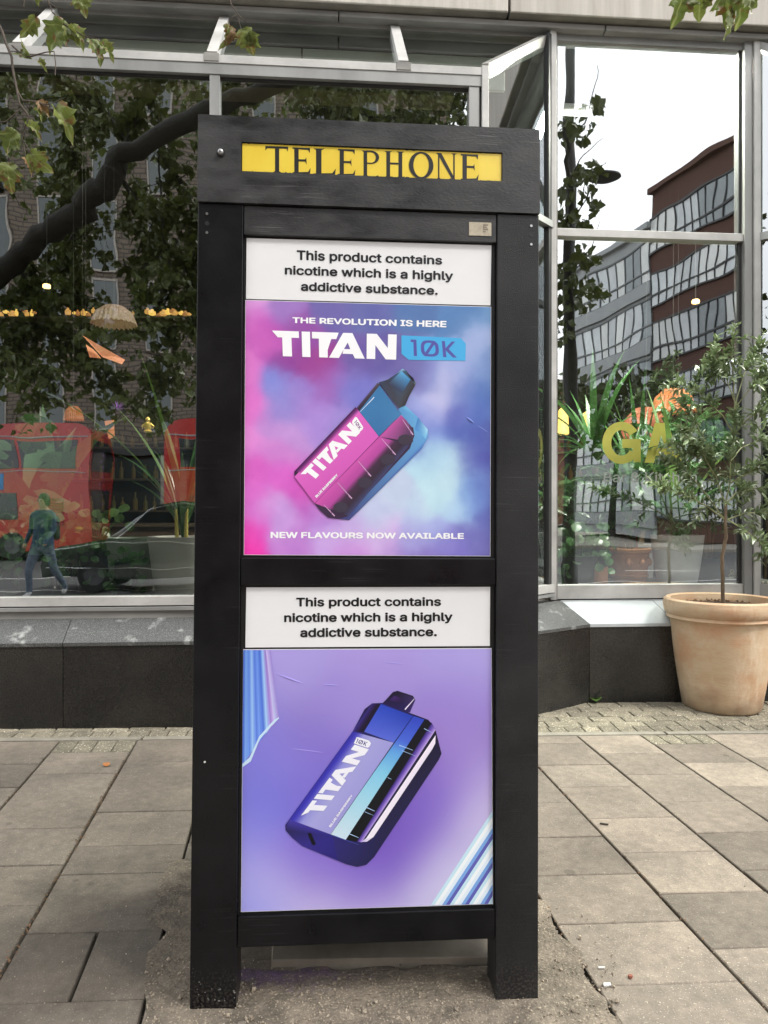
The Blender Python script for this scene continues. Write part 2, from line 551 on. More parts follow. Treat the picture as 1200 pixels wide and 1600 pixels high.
# --- lean-to glazing between bay and main front
ztop = zpx(862, 62, WR)
zlo = zt2
def slope_quad(name, s0, s1, mat, off=0.0):
    m = MB()
    n = Vector((0, -(ztop - zlo), (WR - WL)))
    n.normalize()
    P = [Vector((s0, WL + .02, zlo)), Vector((s1[0], WL + .02, zlo)), Vector((s1[1], WR + .01, ztop)), Vector((s0, WR + .01, ztop))]
    P = [p + n * off for p in P]
    m.add(P, [(0, 1, 2, 3)]); m.cur = 1
    Q = [p - n * .01 for p in P]
    m.add(P + Q, [(7, 6, 5, 4), (0, 4, 5, 1), (1, 5, 6, 2), (2, 6, 7, 3), (3, 7, 4, 0)])
    return m.build(name, [mat, clear], bld)
roofm = glass_mat('sloped_roof_glass', .34, (.90, .96, .93), .0002, 2.0)
rs = [S_LEFT] + [fpx(x, 95, WL)[0] for x in (30, 332, 630)]
for i in range(3):
    slope_quad('roof_pane', rs[i], (rs[i + 1], rs[i + 1]), roofm)
slope_quad('roof_pane', rs[3], (k_front[0], k_back[0]), roofm)
for s in rs[1:]:
    MB().bar((s, WL - .005, zlo + .012), (s, WR - .0, ztop + .02), .062, .05, (0, -1, 1)).build('raked_glazing_bar', alu_light, bld)
    bb('glazing_cleat', alu_mid, s - .045, s + .045, WL - .044, WL + .02, zt1 + .004, zt2 + .008)
# hip bar and gable glass of the return
hp, hq = Vector((k_front[0] + .0, WL - .0, zlo + .0)), Vector((k_back[0] - .02, WR - .0, ztop - .01))
MB().bar(hp, hq, .05, .085, (0, -.4, 1)).build('hip_bar', alu_mid, bld)
# --- return pane (runs back to the main front)
d_ = (Vector(k_back) - Vector(k_front)).normalized()
pane('return_pane', k_front, k_back, zb1, zlo - .03, glassC, z1b=ztop - .05)
zr1, zr0 = zpx(862, 351, WR), zpx(862, 361, WR)
seg_box('return_transom', alu, k_front, k_back, .07, zr0, zr1, off=-.03)
seg_box('return_sill', alu_light, k_front, k_back, .08, zb0, zb1, off=-.035)
seg_box('return_trim', alu, k_front, k_back, .08, zb0 - .03, zb0 - .008, off=-.035)
seg_box('return_jamb', alu_dark, (k_back[0] - .06 * d_.x, k_back[1] - .06 * d_.y), k_back, .05, zb0, ztop, off=-.02)
# --- main front column and tall window
c0, c1 = k_back[0] - .012, fpx(868, 500, WR)[0]
bb('window_column', alu_light, c0, c1 - .012, WR - .06, WR + .06, zpx(862, 936, WR), ztop + .05)
bb('column_edge', alu_mid, c1 - .012, c1, WR - .045, WR + .06, zpx(862, 936, WR), ztop + .05, 0)
m0, m1 = fpx(1157.5, 500, WR)[0], fpx(1178, 500, WR)[0]
zw0, zw1 = zpx(1000, 934, WR), zpx(1000, 913, WR)
zm0, zm1 = zpx(870, 371, WR), zpx(870, 359, WR)
zh0 = zpx(880, 67.5, WR); 
bb('bottom_rail', alu_light, c1, m0, WR - .035, WR + .06, zw0, zw1)
bb('bottom_gasket', alu_dark, c1, m0, WR - .02, WR + .05, zw0 - .012, zw0, 0)
bb('bottom_trim', alu, c1 - .25, SR + .1, WR - .045, WR + .05, zw0 - .040, zw0 - .012)
bb('coping_flashing', alu_mid, c1 - .25, SR + .1, WR - .025, WR + .05, ZC - .06, zw0 - .041, 0)
bb('middle_rail', alu_light, c1, m0, WR - .035, WR + .06, zm0, zm1)
bb('head_rail', alu, c1, m0, WR - .03, WR + .06, zh0, ztop + .05)
bb('jamb', alu_dark, c1, c1 + .012, WR - .01, WR + .05, zw1, zh0, 0)
bb('jamb', alu_dark, m0 - .022, m0, WR - .01, WR + .05, zw1, zh0, 0)
bb('mullion', alu, m0, m0 + .058, WR - .05, WR + .06, zw0 - .02, ztop + .05)
bb('mullion', alu_light, m0 + .064, m1 + .014, WR - .065, WR + .06, zw0 - .02, ztop + .05)
pane('window_pane', (c1, WR + .004), (m0, WR + .004), zw1 - .003, zm0 + .003, glassR)
pane('window_pane', (c1, WR + .004), (m0, WR + .004), zm1 - .003, zh0 + .003, glassR)
# --- second bay on the right coming forward again
r_a, r_b = (m1 + .012, WR - .03), (S_R2, W_R2)
pane('return_pane', r_a, r_b, zw1, zm0, glassC)
pane('return_pane', r_a, r_b, zm1, ztop - .02, glassC, z1b=zlo)
for nm, za, zb_, mt in (('return_sill', zw0, zw1, alu), ('return_transom', zm0, zm1, alu), ('return_trim', zw0 - .04, zw0 - .012, alu)):
    seg_box(nm, mt, r_a, r_b, .07, za, zb_, off=-.03)
seg_box('return_head', alu, r_a, r_b, .07, ztop - .02, ztop + .04, z0b=zlo - .02, z1b=zlo + .04, off=-.03)
bb('corner_post', alu_light, S_R2 - .01, S_R2 + .06, W_R2 - .04, W_R2 + .06, zw0 - .02, zlo + .05)
pane('window_pane', (S_R2 + .06, W_R2), (S_R2 + 3.5, W_R2), zw1, zlo, glassC)
# --- head trims, soffit, concrete fascia
z_s = zpx(740, 33, WR - .02)
bb('head_frame', alu_mid, S_LEFT, c0, WR - .02, WR + .08, ztop + .002, zpx(740, 45.5, WR))
ja = fpx(528, 35, WR)[0]; jb = fpx(938, 45, WR)[0]
zq0, zq1 = zpx(740, 44, WR - .05), zpx(740, 34, WR - .05)
for a, b in ((S_LEFT, ja), (ja + .008, jb), (jb + .008, jb + 2.6)):
    bb('trim_strip', alu_mid, a, b, WR - .09, WR + .02, zq0 + .006, zq1, .006)
bb('shadow_gap', alu_dark, S_LEFT, 6, WR - .03, WR + .1, ztop + .04, z_s + .01, 0)
WF = 5.04 - .02
zf = zpx(740, 15, WF)
fj = fpx(797, 10, WF)[0]
for a, b in ((fj - 6.6, fj - 3.3), (fj - 3.3 + .012, fj - .012 - .0), (fj + .006, fj + 3.3), (fj + 3.312, fj + 6.6)):
    for r in range(6):
        z0 = zf + r * 1.5 + (.0 if r == 0 else .01)
        bb('fascia_panel', concrete_fascia, a, b, WF, WF + .12, z0, zf + (r + 1) * 1.5, .006)
    MB().add([(a, WF + .012, zf - .0005), (b, WF + .012, zf - .0005), (b, WR + .1, zf - .03), (a, WR + .1, zf - .03),
              (a, WF + .012, zf + .05), (b, WF + .012, zf + .05), (b, WR + .1, zf + .05), (a, WR + .1, zf + .05)],
             [(3, 2, 1, 0), (4, 5, 6, 7), (0, 1, 5, 4), (1, 2, 6, 5), (2, 3, 7, 6), (3, 0, 4, 7)]).build('soffit_panel', soffit_m, bld)
bb('upper_wall', concrete_fascia, -7.5, 7.5, WF + .125, WF + .5, zf + .06, zf + 9.2, 0)

# --- interior shell
ZL = zpx(1000, 914, 5.6)
bb('interior_floor', int_floor, -7.5, 7.5, WR + .1, 12.5, .05, .1, 0)
bb('interior_floor', int_floor, -7.5, .6, WL + .1, WR + .1, .05, .098, 0)
bb('interior_back_wall', int_dark, -7.5, 7.5, 12.5, 12.6, 0, 5, 0)
bb('interior_side_wall', int_dark, -7.6, -7.5, WL + .1, 12.5, 0, 5, 0)
bb('interior_side_wall', int_dark, 7.5, 7.6, WR + .1, 12.5, 0, 5, 0)
bb('interior_ceiling', int_dark, -7.5, 7.5, WR + .12, 12.5, 4.78, 4.88, 0)
bulk_m = M('olive_bulkhead', (.20, .175, .11), (.17, .15, .10), scale=2, rough=.8)
zbk = zpx(0, 143, 5.9)
bb('ceiling_bulkhead', bulk_m, -7.4, 1.0, 5.6, 5.9, zbk, 4.76, 0)
bb('bulkhead_shadow_line', alu_dark, -7.4, 1.0, 5.58, 5.6, zpx(0, 118, 5.6), zpx(0, 114, 5.6), 0)
pale_in = M('pale_interior_board', (.72, .74, .70), (.62, .64, .60), scale=3, rough=.7)
for i in range(6): bb('pale_board', pale_in, -7.4 + i * 1.45, -5.96 + i * 1.45, 5.28, 5.31, 4.37, zpx(200, 62, 5.28), .002)
ledge_m = M('window_ledge_board', (.10, .105, .10), (.07, .072, .07), scale=4, rough=.5)
bb('window_ledge', ledge_m, -7.0, .9, WL + .07, 5.55, ZL - .06, zb0 + .012)
bb('window_ledge', ledge_m, c1 - .5, m1 + .6, WR + .07, 6.2, ZL - .06, ZL)

# strip lights on the restaurant ceiling (seen lit through the upper window) and hidden strips added to brighten the ledge plants
strip_m = M('lit_tube', (1, 1, 1), (1, 1, 1), rough=.5, emit=(1.0, .97, .9), estr=5.0)
def strip_light(name, label, s0, s1, w_, z, watts, col=(1, .95, .86)):
    e = empty(name, label, 'strip light', loc=from_fac((s0 + s1) / 2, w_, z), rz=YAW)
    L = s1 - s0
    MB().box((-L / 2, -.04, 0), (L / 2, .04, .05), .005).build('housing', alu_light, e)
    MB().tube([(-L / 2 + .02, 0, -.018), (L / 2 - .02, 0, -.018)], .014, 10).build('tube', strip_m, e, smooth=True)
    for x in (-L * .35, L * .35): MB().tube([(x, 0, .05), (x, 0, max(.06, 4.79 - z))], .006, 6).build('hanger', alu_mid, e)
    ld = bpy.data.lights.new('strip_glow', 'AREA'); ld.shape = 'RECTANGLE'; ld.size = L; ld.size_y = .08
    ld.energy = watts; ld.color = col
    lo = bpy.data.objects.new('strip_glow', ld); COL.objects.link(lo); lo.parent = e; lo.location = (0, 0, -.04)
for i, (xa, xb, lb) in enumerate(((985, 1046, 'middle of the three white strip lights glowing through the upper right window'), (1058, 1142, 'rightmost of the three white strip lights glowing through the upper right window'), (874, 925, 'leftmost of the three white strip lights glowing through the upper right window'))):
    a_, z_ = fpx(xa, 151, 6.05); b_2, _z = fpx(xb, 151, 6.05)
    strip_light('strip_light', lb, a_, b_2, 6.05, 4.66, 34)
for s_, lb in ((-3.9, 'added unseen strip light behind the bulkhead at the far left of the left window'), (-2.2, 'added unseen strip light behind the bulkhead above the middle of the left window'), (-.4, 'added unseen strip light behind the bulkhead, hidden by the kiosk header')):  # added fill lamps, out of view, lighting the left plants from behind
    strip_light('strip_light', lb, s_ - .55, s_ + .55, 5.97, 4.71, 14)
strip_light('strip_light', 'warm strip light over the bar counter deep in the room', .2, 1.8, 9.6, 4.3, 12, (1, .75, .45))
strip_light('strip_light', 'added unseen strip light tucked behind the head of the tall right window', 1.9, 3.2, 5.36, 4.715, 250)  # added fill lamp, out of view, brightening the right ledge pots
# ================================================================== PAVEMENT
def _slab_extra(N, L, co, mp, out, b):
    # blotchy weathering, worn pits, and a patch left of the kiosk: damp plus painted shadow
    ge = N.new('ShaderNodeNewGeometry')
    n1 = N.new('ShaderNodeTexNoise'); n1.inputs['Scale'].default_value = 26; n1.inputs['Detail'].default_value = 8; n1.inputs['Roughness'].default_value = .72
    L.new(ge.outputs['Position'], n1.inputs['Vector'])
    m1 = N.new('ShaderNodeMapRange'); m1.inputs['From Min'].default_value = .3; m1.inputs['From Max'].default_value = .7; m1.inputs['To Min'].default_value = .74; m1.inputs['To Max'].default_value = 1.22
    L.new(n1.outputs['Fac'], m1.inputs['Value'])
    n2 = N.new('ShaderNodeTexVoronoi'); n2.inputs['Scale'].default_value = 130
    L.new(ge.outputs['Position'], n2.inputs['Vector'])
    m2 = N.new('ShaderNodeMapRange'); m2.inputs['From Min'].default_value = .05; m2.inputs['From Max'].default_value = .3; m2.inputs['To Min'].default_value = .72; m2.inputs['To Max'].default_value = 1.0
    L.new(n2.outputs['Distance'], m2.inputs['Value'])
    mu = N.new('ShaderNodeMath'); mu.operation = 'MULTIPLY'; L.new(m1.outputs[0], mu.inputs[0]); L.new(m2.outputs[0], mu.inputs[1])
    # damp stain with the kiosk's shadow darkened into it
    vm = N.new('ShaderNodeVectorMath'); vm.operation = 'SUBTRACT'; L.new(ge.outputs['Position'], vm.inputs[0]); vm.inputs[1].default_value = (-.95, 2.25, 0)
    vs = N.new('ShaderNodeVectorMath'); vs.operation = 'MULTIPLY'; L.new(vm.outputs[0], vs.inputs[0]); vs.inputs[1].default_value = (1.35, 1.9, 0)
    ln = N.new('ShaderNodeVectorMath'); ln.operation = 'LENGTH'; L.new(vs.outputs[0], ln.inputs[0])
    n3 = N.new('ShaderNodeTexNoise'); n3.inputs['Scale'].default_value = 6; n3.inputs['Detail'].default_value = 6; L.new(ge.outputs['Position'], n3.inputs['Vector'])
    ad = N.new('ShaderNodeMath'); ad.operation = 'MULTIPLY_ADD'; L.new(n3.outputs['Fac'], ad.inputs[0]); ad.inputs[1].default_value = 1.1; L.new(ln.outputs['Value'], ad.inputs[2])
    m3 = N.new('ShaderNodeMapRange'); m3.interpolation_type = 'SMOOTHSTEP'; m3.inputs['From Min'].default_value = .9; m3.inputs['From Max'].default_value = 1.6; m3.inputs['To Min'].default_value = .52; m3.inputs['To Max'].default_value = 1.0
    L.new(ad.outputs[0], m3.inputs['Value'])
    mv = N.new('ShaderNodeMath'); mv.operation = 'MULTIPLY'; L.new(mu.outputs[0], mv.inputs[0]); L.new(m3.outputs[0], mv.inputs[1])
    # trodden gum and drip spots
    g = N.new('ShaderNodeTexVoronoi'); g.inputs['Scale'].default_value = 4.2; L.new(ge.outputs['Position'], g.inputs['Vector'])
    sp = N.new('ShaderNodeSeparateXYZ'); L.new(g.outputs['Color'], sp.inputs[0])
    th = N.new('ShaderNodeMath'); th.operation = 'MULTIPLY'; L.new(sp.outputs['X'], th.inputs[0]); th.inputs[1].default_value = .11
    lt = N.new('ShaderNodeMath'); lt.operation = 'SUBTRACT'; L.new(g.outputs['Distance'], lt.inputs[0]); L.new(th.outputs[0], lt.inputs[1])
    gm = N.new('ShaderNodeMapRange'); gm.inputs['From Min'].default_value = -.02; gm.inputs['From Max'].default_value = .01; gm.inputs['To Min'].default_value = .66; gm.inputs['To Max'].default_value = 1
    L.new(lt.outputs[0], gm.inputs['Value'])
    mg = N.new('ShaderNodeMath'); mg.operation = 'MULTIPLY'; L.new(mv.outputs[0], mg.inputs[0]); L.new(gm.outputs[0], mg.inputs[1])
    # broad tonal drift over the pavement
    n4 = N.new('ShaderNodeTexNoise'); n4.inputs['Scale'].default_value = 1.7; n4.inputs['Detail'].default_value = 5; L.new(ge.outputs['Position'], n4.inputs['Vector'])
    m4 = N.new('ShaderNodeMapRange'); m4.inputs['From Min'].default_value = .3; m4.inputs['From Max'].default_value = .7; m4.inputs['To Min'].default_value = .78; m4.inputs['To Max'].default_value = 1.15; L.new(n4.outputs['Fac'], m4.inputs['Value'])
    mh = N.new('ShaderNodeMath'); mh.operation = 'MULTIPLY'; L.new(mg.outputs[0], mh.inputs[0]); L.new(m4.outputs[0], mh.inputs[1])
    hs = N.new('ShaderNodeHueSaturation'); L.new(out, hs.inputs['Color']); L.new(mh.outputs[0], hs.inputs['Value'])
    return hs.outputs[0]
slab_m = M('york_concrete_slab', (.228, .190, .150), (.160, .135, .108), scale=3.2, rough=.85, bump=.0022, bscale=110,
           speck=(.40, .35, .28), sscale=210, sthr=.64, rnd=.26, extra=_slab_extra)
paver_m = M('block_paver', (.22, .195, .14), (.13, .115, .085), scale=14, rough=.9, bump=.003, bscale=90,
            speck=(.50, .46, .36), sscale=110, sthr=.60, rnd=.2)
joint_m = M('joint_grit', (.045, .038, .03), (.02, .018, .015), scale=40, rough=.95, bump=.004, bscale=120, speck=(.16, .13, .1), sscale=90, sthr=.62)
channel_m = M('concrete_channel', (.27, .25, .20), (.18, .165, .135), scale=9, rough=.85, bump=.001, bscale=60)
moss_m = M('joint_moss', (.06, .075, .02), (.03, .04, .012), scale=60, rough=.95, bump=.004, bscale=200)
asphalt = M('asphalt_road', (.075, .075, .075), (.05, .05, .05), scale=5, rough=.85, bump=.003, bscale=90, speck=(.12, .12, .12), sscale=120)
slab_far = M('far_pavement', (.26, .24, .20), (.19, .175, .15), scale=2, rough=.85)
paint_w = M('road_paint', (.62, .62, .58), (.45, .45, .42), scale=9, rough=.7)
kerb_m = M('granite_kerb', (.30, .29, .27), (.22, .21, .2), scale=30, rough=.8, rnd=.1)

def gp(p, dz=0.0):            # world x,y -> point on the sloping pavement
    return Vector((p[0], p[1], gz(p[0], p[1]) + dz))
# rows of slabs: each joint line runs along a ground direction; t = slope from the vanishing point (437,770)
def row_line(t):
    a = ground_hit(437 + t * 380, 1150); b = ground_hit(437 + t * 830, 1600)
    return a, b
ROWT = [-2.10, -1.79, -1.49, -1.19, -.885, -.578, -.264, .04, .34, .64, .944, 1.223, 1.489, 1.76, 2.05, 2.33, 2.62]
TV = Vector((CY, SY))                      # cross joints run parallel to the shop front
def cross_at(row_k, ypx):                  # signed depth (along the facade normal) of a cross joint seen at height ypx in the row
    tm = (ROWT[row_k] + ROWT[row_k + 1]) / 2
    p = ground_hit(437 + tm * (ypx - 770), ypx)
    return -p.x * SY + p.y * CY
def row_point(t, wv):                      # where row line t meets cross line at depth wv
    a, b = row_line(t)
    wa, wb = -a.x * SY + a.y * CY, -b.x * SY + b.y * CY
    u = (wv - wa) / (wb - wa)
    return a.lerp(b, u)
W_CH = (lambda p: -p.x * SY + p.y * CY)(ground_hit(600, 1152))   # near edge of the channel strip
J = {0: [1190, 1240, 1310, 1400], 1: [1175, 1220, 1275, 1350, 1460], 2: [1188, 1236, 1300, 1385, 1500], 3: [1194, 1231, 1300, 1375, 1480],
     4: [1209, 1295, 1353, 1417, 1530], 5: [1190, 1268, 1321, 1365, 1456, 1565], 6: [1205, 1250, 1315, 1400, 1500],
     7: [1190, 1235, 1290, 1370, 1508], 8: [1200, 1260, 1330, 1420, 1520], 9: [1185, 1255, 1308, 1367, 1441, 1537],
     10: [1162, 1195, 1229, 1278, 1331, 1394, 1479, 1590], 11: [1177, 1210, 1252, 1300, 1358, 1440, 1560], 12: [1161, 1191, 1228, 1290, 1350, 1430, 1540],
     13: [1183, 1215, 1260, 1320, 1400, 1500], 14: [1170, 1205, 1250, 1310, 1390], 15: [1180, 1225, 1280, 1360]}
PAVED_HEAD = {4: True, 9: True, 12: True, 7: True, 1: True, 15: True}     # rows that start with a strip of small pavers
pavement = empty('pavement', kind='structure')
def slab_mesh(P, name, mat, th=.05, gap=.004, cham=.003, jit=.0015, kind=None, parent=None):
    c = sum(P, Vector()) / 4
    def inn(d): # inset polygon edges by d
        out = []
        n = len(P)
        for i in range(n):
            a, b, c2 = P[i - 1], P[i], P[(i + 1) % n]
            e1 = (b - a).normalized(); e2 = (c2 - b).normalized()
            out.append(b + (e2 - e1).normalized() * d * 1.3)
        return out
    if isinstance(gap, tuple):
        def inn2(gl, gc):
            A, B, C_, D_ = P
            r = lambda a, b: (b - a).normalized()
            return [A + r(A, B) * gl + r(A, D_) * gc, B + r(B, A) * gl + r(B, C_) * gc, C_ + r(C_, D_) * gl + r(C_, B) * gc, D_ + r(D_, C_) * gl + r(D_, A) * gc]
        o1, o2 = inn2(*gap), inn2(gap[0] + cham, gap[1] + cham)
    else:
        o1, o2 = inn(gap), inn(gap + cham)
    tl = [random.uniform(-jit, jit) for _ in P]
    m = MB()
    n = len(P)
    vs = [p + Vector((0, 0, -th)) for p in o1] + [p + Vector((0, 0, tl[i] - cham)) for i, p in enumerate(o1)] + [p + Vector((0, 0, tl[i])) for i, p in enumerate(o2)]
    vs = [v - Vector((c.x, c.y, c.z)) for v in vs]
    fs = []
    for k in (0, 1):
        fs += [(k * n + i, k * n + (i + 1) % n, (k + 1) * n + (i + 1) % n, (k + 1) * n + i) for i in range(n)]
    fs.append(tuple(range(2 * n, 3 * n)))
    m.add(vs, fs)
    o = m.build(name, mat, parent or pavement)
    o.location = c
    return o
W_PAV = .105
for k in range(len(ROWT) - 1):
    ws = []
    w0 = W_CH - .006
    if PAVED_HEAD.get(k):
        n = 4
        wq = cross_at(k, 1162) if k != 4 else cross_at(k, 1175)
        for i in range(n):
            A, B = row_point(ROWT[k], w0), row_point(ROWT[k + 1], w0)
            C_, D_ = row_point(ROWT[k], wq), row_point(ROWT[k + 1], wq)
            a, b = i / n, (i + 1) / n
            slab_mesh([C_.lerp(D_, a), C_.lerp(D_, b), A.lerp(B, b), A.lerp(B, a)], 'block_paver', paver_m, gap=.003)
        w0 = wq
    jl = [cross_at(k, y) for y in J[k]]
    jl = [w0] + [v for v in jl if v < w0 - .05]
    while jl[-1] > 1.15: jl.append(jl[-1] - .6)
    for a, b in zip(jl[:-1], jl[1:]):
        if k in (7, 8) and b < 2.15: break
        P = [row_point(ROWT[k], b), row_point(ROWT[k + 1], b), row_point(ROWT[k + 1], a), row_point(ROWT[k], a)]
        if k == 5 and abs(a - cross_at(5, 1456)) < .02:      # split slab
            q0, q1 = P[0].lerp(P[1], .52), P[3].lerp(P[2], .52)
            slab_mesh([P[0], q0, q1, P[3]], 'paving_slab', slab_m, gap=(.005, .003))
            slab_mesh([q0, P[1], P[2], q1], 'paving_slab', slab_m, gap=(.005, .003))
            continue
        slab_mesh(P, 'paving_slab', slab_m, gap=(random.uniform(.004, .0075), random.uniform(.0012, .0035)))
# bedding under everything
m = MB()
def fg(s, w_, dz):            # facade coordinates -> pavement point
    p = from_fac(s, w_, 0)
    return gp(p, dz)
m.add([fg(-14, -3.05, -.03), fg(14, -3.05, -.03), fg(14, 5.3, -.03), fg(-14, 5.3, -.03)], [(0, 1, 2, 3)])
m.build('joint_bedding', joint_m, pavement)
# the thin channel strip
s = -8.0
while s < 8:
    P = [fg(s, W_CH, .004), fg(s + .99, W_CH, .004), fg(s + .99, W_CH + .05, .004), fg(s, W_CH + .05, .004)]
    slab_mesh(P, 'channel_stone', channel_m, gap=.0015, jit=.001)
    s += 1.0
# block pavers between channel and plinth
w_ = W_CH + .055
r = 0
while w_ < WGR + .05:
    soldier = r < 1
    L_ = .105 if soldier else .205
    dw = .103
    s = -4.4 + (0 if r % 2 else L_ / 2)
    while s < 4.4:
        lim = WG + .1 if s < c_front[0] - .1 else (WG + .2 + max(0, (s - c_front[0])) * .62 if s < c_back[0] else WGR + .05)
        if w_ < lim and not (-.0 < s < .75 and w_ > WG):
            sk = .0
            P = [fg(s, w_, 0), fg(s + L_ , w_, 0), fg(s + L_, w_ + dw, 0), fg(s, w_ + dw, 0)]
            slab_mesh(P, 'block_paver', paver_m, gap=.004, jit=.003, cham=.004)
        s += L_
    w_ += dw
    r += 1
# pavement behind the camera, kerb, road (seen only mirrored in the glass)
near = MB()
near.add([fg(-14, -3.0, 0), fg(14, -3.0, 0), fg(14, 1.1, 0), fg(-14, 1.1, 0)], [(0, 1, 2, 3)])
near.build('pavement_behind', slab_far, None, kind='structure')
kb = empty('kerb', kind='structure')
for i in range(26):
    s = -13 + i
    a, b = from_fac(s + .005, -3.15, 0), from_fac(s + .995, -3.0, 0)
    P = [gp(from_fac(s + .005, -3.15, 0), .005), gp(from_fac(s + .995, -3.15, 0), .005), gp(from_fac(s + .995, -3.0, 0), .005), gp(from_fac(s + .005, -3.0, 0), .005)]
    slab_mesh(P, 'kerb_stone', kerb_m, th=.25, parent=kb)
ZR = -.22
def fbox_w(name, s0, s1, w0, w1, z0, z1, mat, **kw):
    P = [from_fac(s0, w0, 0), from_fac(s1, w0, 0), from_fac(s1, w1, 0), from_fac(s0, w1, 0)]
    return MB().prism([(p.x, p.y) for p in P], z0, z1).build(name, mat, None, **kw)
fbox_w('road', -60, 60, -19, -3.152, ZR - .3, ZR, asphalt, kind='structure')
fbox_w('far_pavement', -60, 60, -24, -19.003, ZR - .3, ZR + .13, slab_far, kind='structure')
fbox_w('ground', -400, 400, -400, 400, ZR - .6, ZR - .305, slab_far, kind='structure')
mk = empty('road_markings', kind='structure')
for i in range(12):
    o = fbox_w('lane_dash', -24 + i * 4, -22 + i * 4, -9.1, -8.98, ZR + .004, ZR + .006, paint_w); o.parent = mk
for wv in (-3.5, -3.75, -6.0):
    o = fbox_w('kerb_line', -25, 25, wv - .1, wv, ZR + .004, ZR + .006, paint_w); o.parent = mk
def _apron_extra(N, L, co, mp, out, b):
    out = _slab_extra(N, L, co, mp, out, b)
    # overspray of violet paint on the ground by the kiosk's left foot
    ge = N.new('ShaderNodeNewGeometry')
    vm = N.new('ShaderNodeVectorMath'); vm.operation = 'SUBTRACT'; L.new(ge.outputs['Position'], vm.inputs[0]); vm.inputs[1].default_value = (-.30, 2.14, 0)
    vs = N.new('ShaderNodeVectorMath'); vs.operation = 'MULTIPLY'; L.new(vm.outputs[0], vs.inputs[0]); vs.inputs[1].default_value = (2.6, 9, 0)
    ln = N.new('ShaderNodeVectorMath'); ln.operation = 'LENGTH'; L.new(vs.outputs[0], ln.inputs[0])
    n3 = N.new('ShaderNodeTexNoise'); n3.inputs['Scale'].default_value = 22; n3.inputs['Detail'].default_value = 7; n3.inputs['Roughness'].default_value = .75; L.new(ge.outputs['Position'], n3.inputs['Vector'])
    ad = N.new('ShaderNodeMath'); ad.operation = 'MULTIPLY_ADD'; L.new(n3.outputs['Fac'], ad.inputs[0]); ad.inputs[1].default_value = 2.6; L.new(ln.outputs['Value'], ad.inputs[2])
    m3 = N.new('ShaderNodeMapRange'); m3.interpolation_type = 'SMOOTHSTEP'; m3.inputs['From Min'].default_value = 1.0; m3.inputs['From Max'].default_value = 2.1; m3.inputs['To Min'].default_value = .75; m3.inputs['To Max'].default_value = 0
    L.new(ad.outputs[0], m3.inputs['Value'])
    mx = N.new('ShaderNodeMix'); mx.data_type = 'RGBA'; L.new(m3.outputs[0], mx.inputs['Factor']); L.new(out, mx.inputs['A']); mx.inputs['B'].default_value = (.17, .10, .24, 1)
    return mx.outputs['Result']
# rough mortar and gravel apron round the kiosk's feet, overlapping the slabs
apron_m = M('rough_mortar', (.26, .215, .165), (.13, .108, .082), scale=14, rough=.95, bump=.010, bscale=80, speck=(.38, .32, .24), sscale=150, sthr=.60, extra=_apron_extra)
edge = [(262, 1345), (240, 1405), (222, 1440), (255, 1460), (232, 1500), (228, 1560), (205, 1640), (300, 1720), (640, 1730), (1010, 1700), (968, 1600), (935, 1545), (905, 1500), (872, 1445), (846, 1408), (800, 1405),
        (776, 1470), (770, 1506), (600, 1512), (424, 1514), (400, 1516), (340, 1500), (320, 1400), (300, 1345)]
import mathutils
poly = [ground_hit(*e) for e in edge]
bm = bmesh.new()
vv = [bm.verts.new(p) for p in poly]
bm.faces.new(vv)
bmesh.ops.triangulate(bm, faces=bm.faces[:])
bmesh.ops.subdivide_edges(bm, edges=bm.edges[:], cuts=1)
for _ in range(4):
    long = [e for e in bm.edges if e.calc_length() > .03]
    if not long: break
    bmesh.ops.subdivide_edges(bm, edges=long, cuts=1)
    bmesh.ops.triangulate(bm, faces=[f for f in bm.faces if len(f.verts) > 3])
for v in bm.verts:
    bd = any(len(e.link_faces) < 2 for e in v.link_edges)
    n1 = mathutils.noise.noise(v.co * 9) * .006 + mathutils.noise.noise(v.co * 34) * .003
    v.co.z = gz(v.co.x, v.co.y) + (.0005 if bd else .004 + n1 * .55)
    if bd:
        v.co.x += mathutils.noise.noise(v.co * 13) * .035; v.co.y += mathutils.noise.noise(v.co * 17 + Vector((5, 5, 5))) * .03
me = bpy.data.meshes.new('mortar_apron')
bm.to_mesh(me); bm.free()
me.materials.append(apron_m)
me.polygons.foreach_set('use_smooth', [True] * len(me.polygons))
o = bpy.data.objects.new('mortar_apron', me); COL.objects.link(o); o.parent = pavement
# pale concrete strip seen under the kiosk's bottom rail
P = [ground_hit(424, 1512), ground_hit(772, 1506), ground_hit(786, 1440), ground_hit(428, 1442)]
slab_mesh([p + Vector((0, 0, .022)) for p in P], 'paving_slab', M('pale_slab', (.36, .32, .26), (.24, .21, .17), scale=7, rough=.85, bump=.001, bscale=50), gap=0, jit=0)
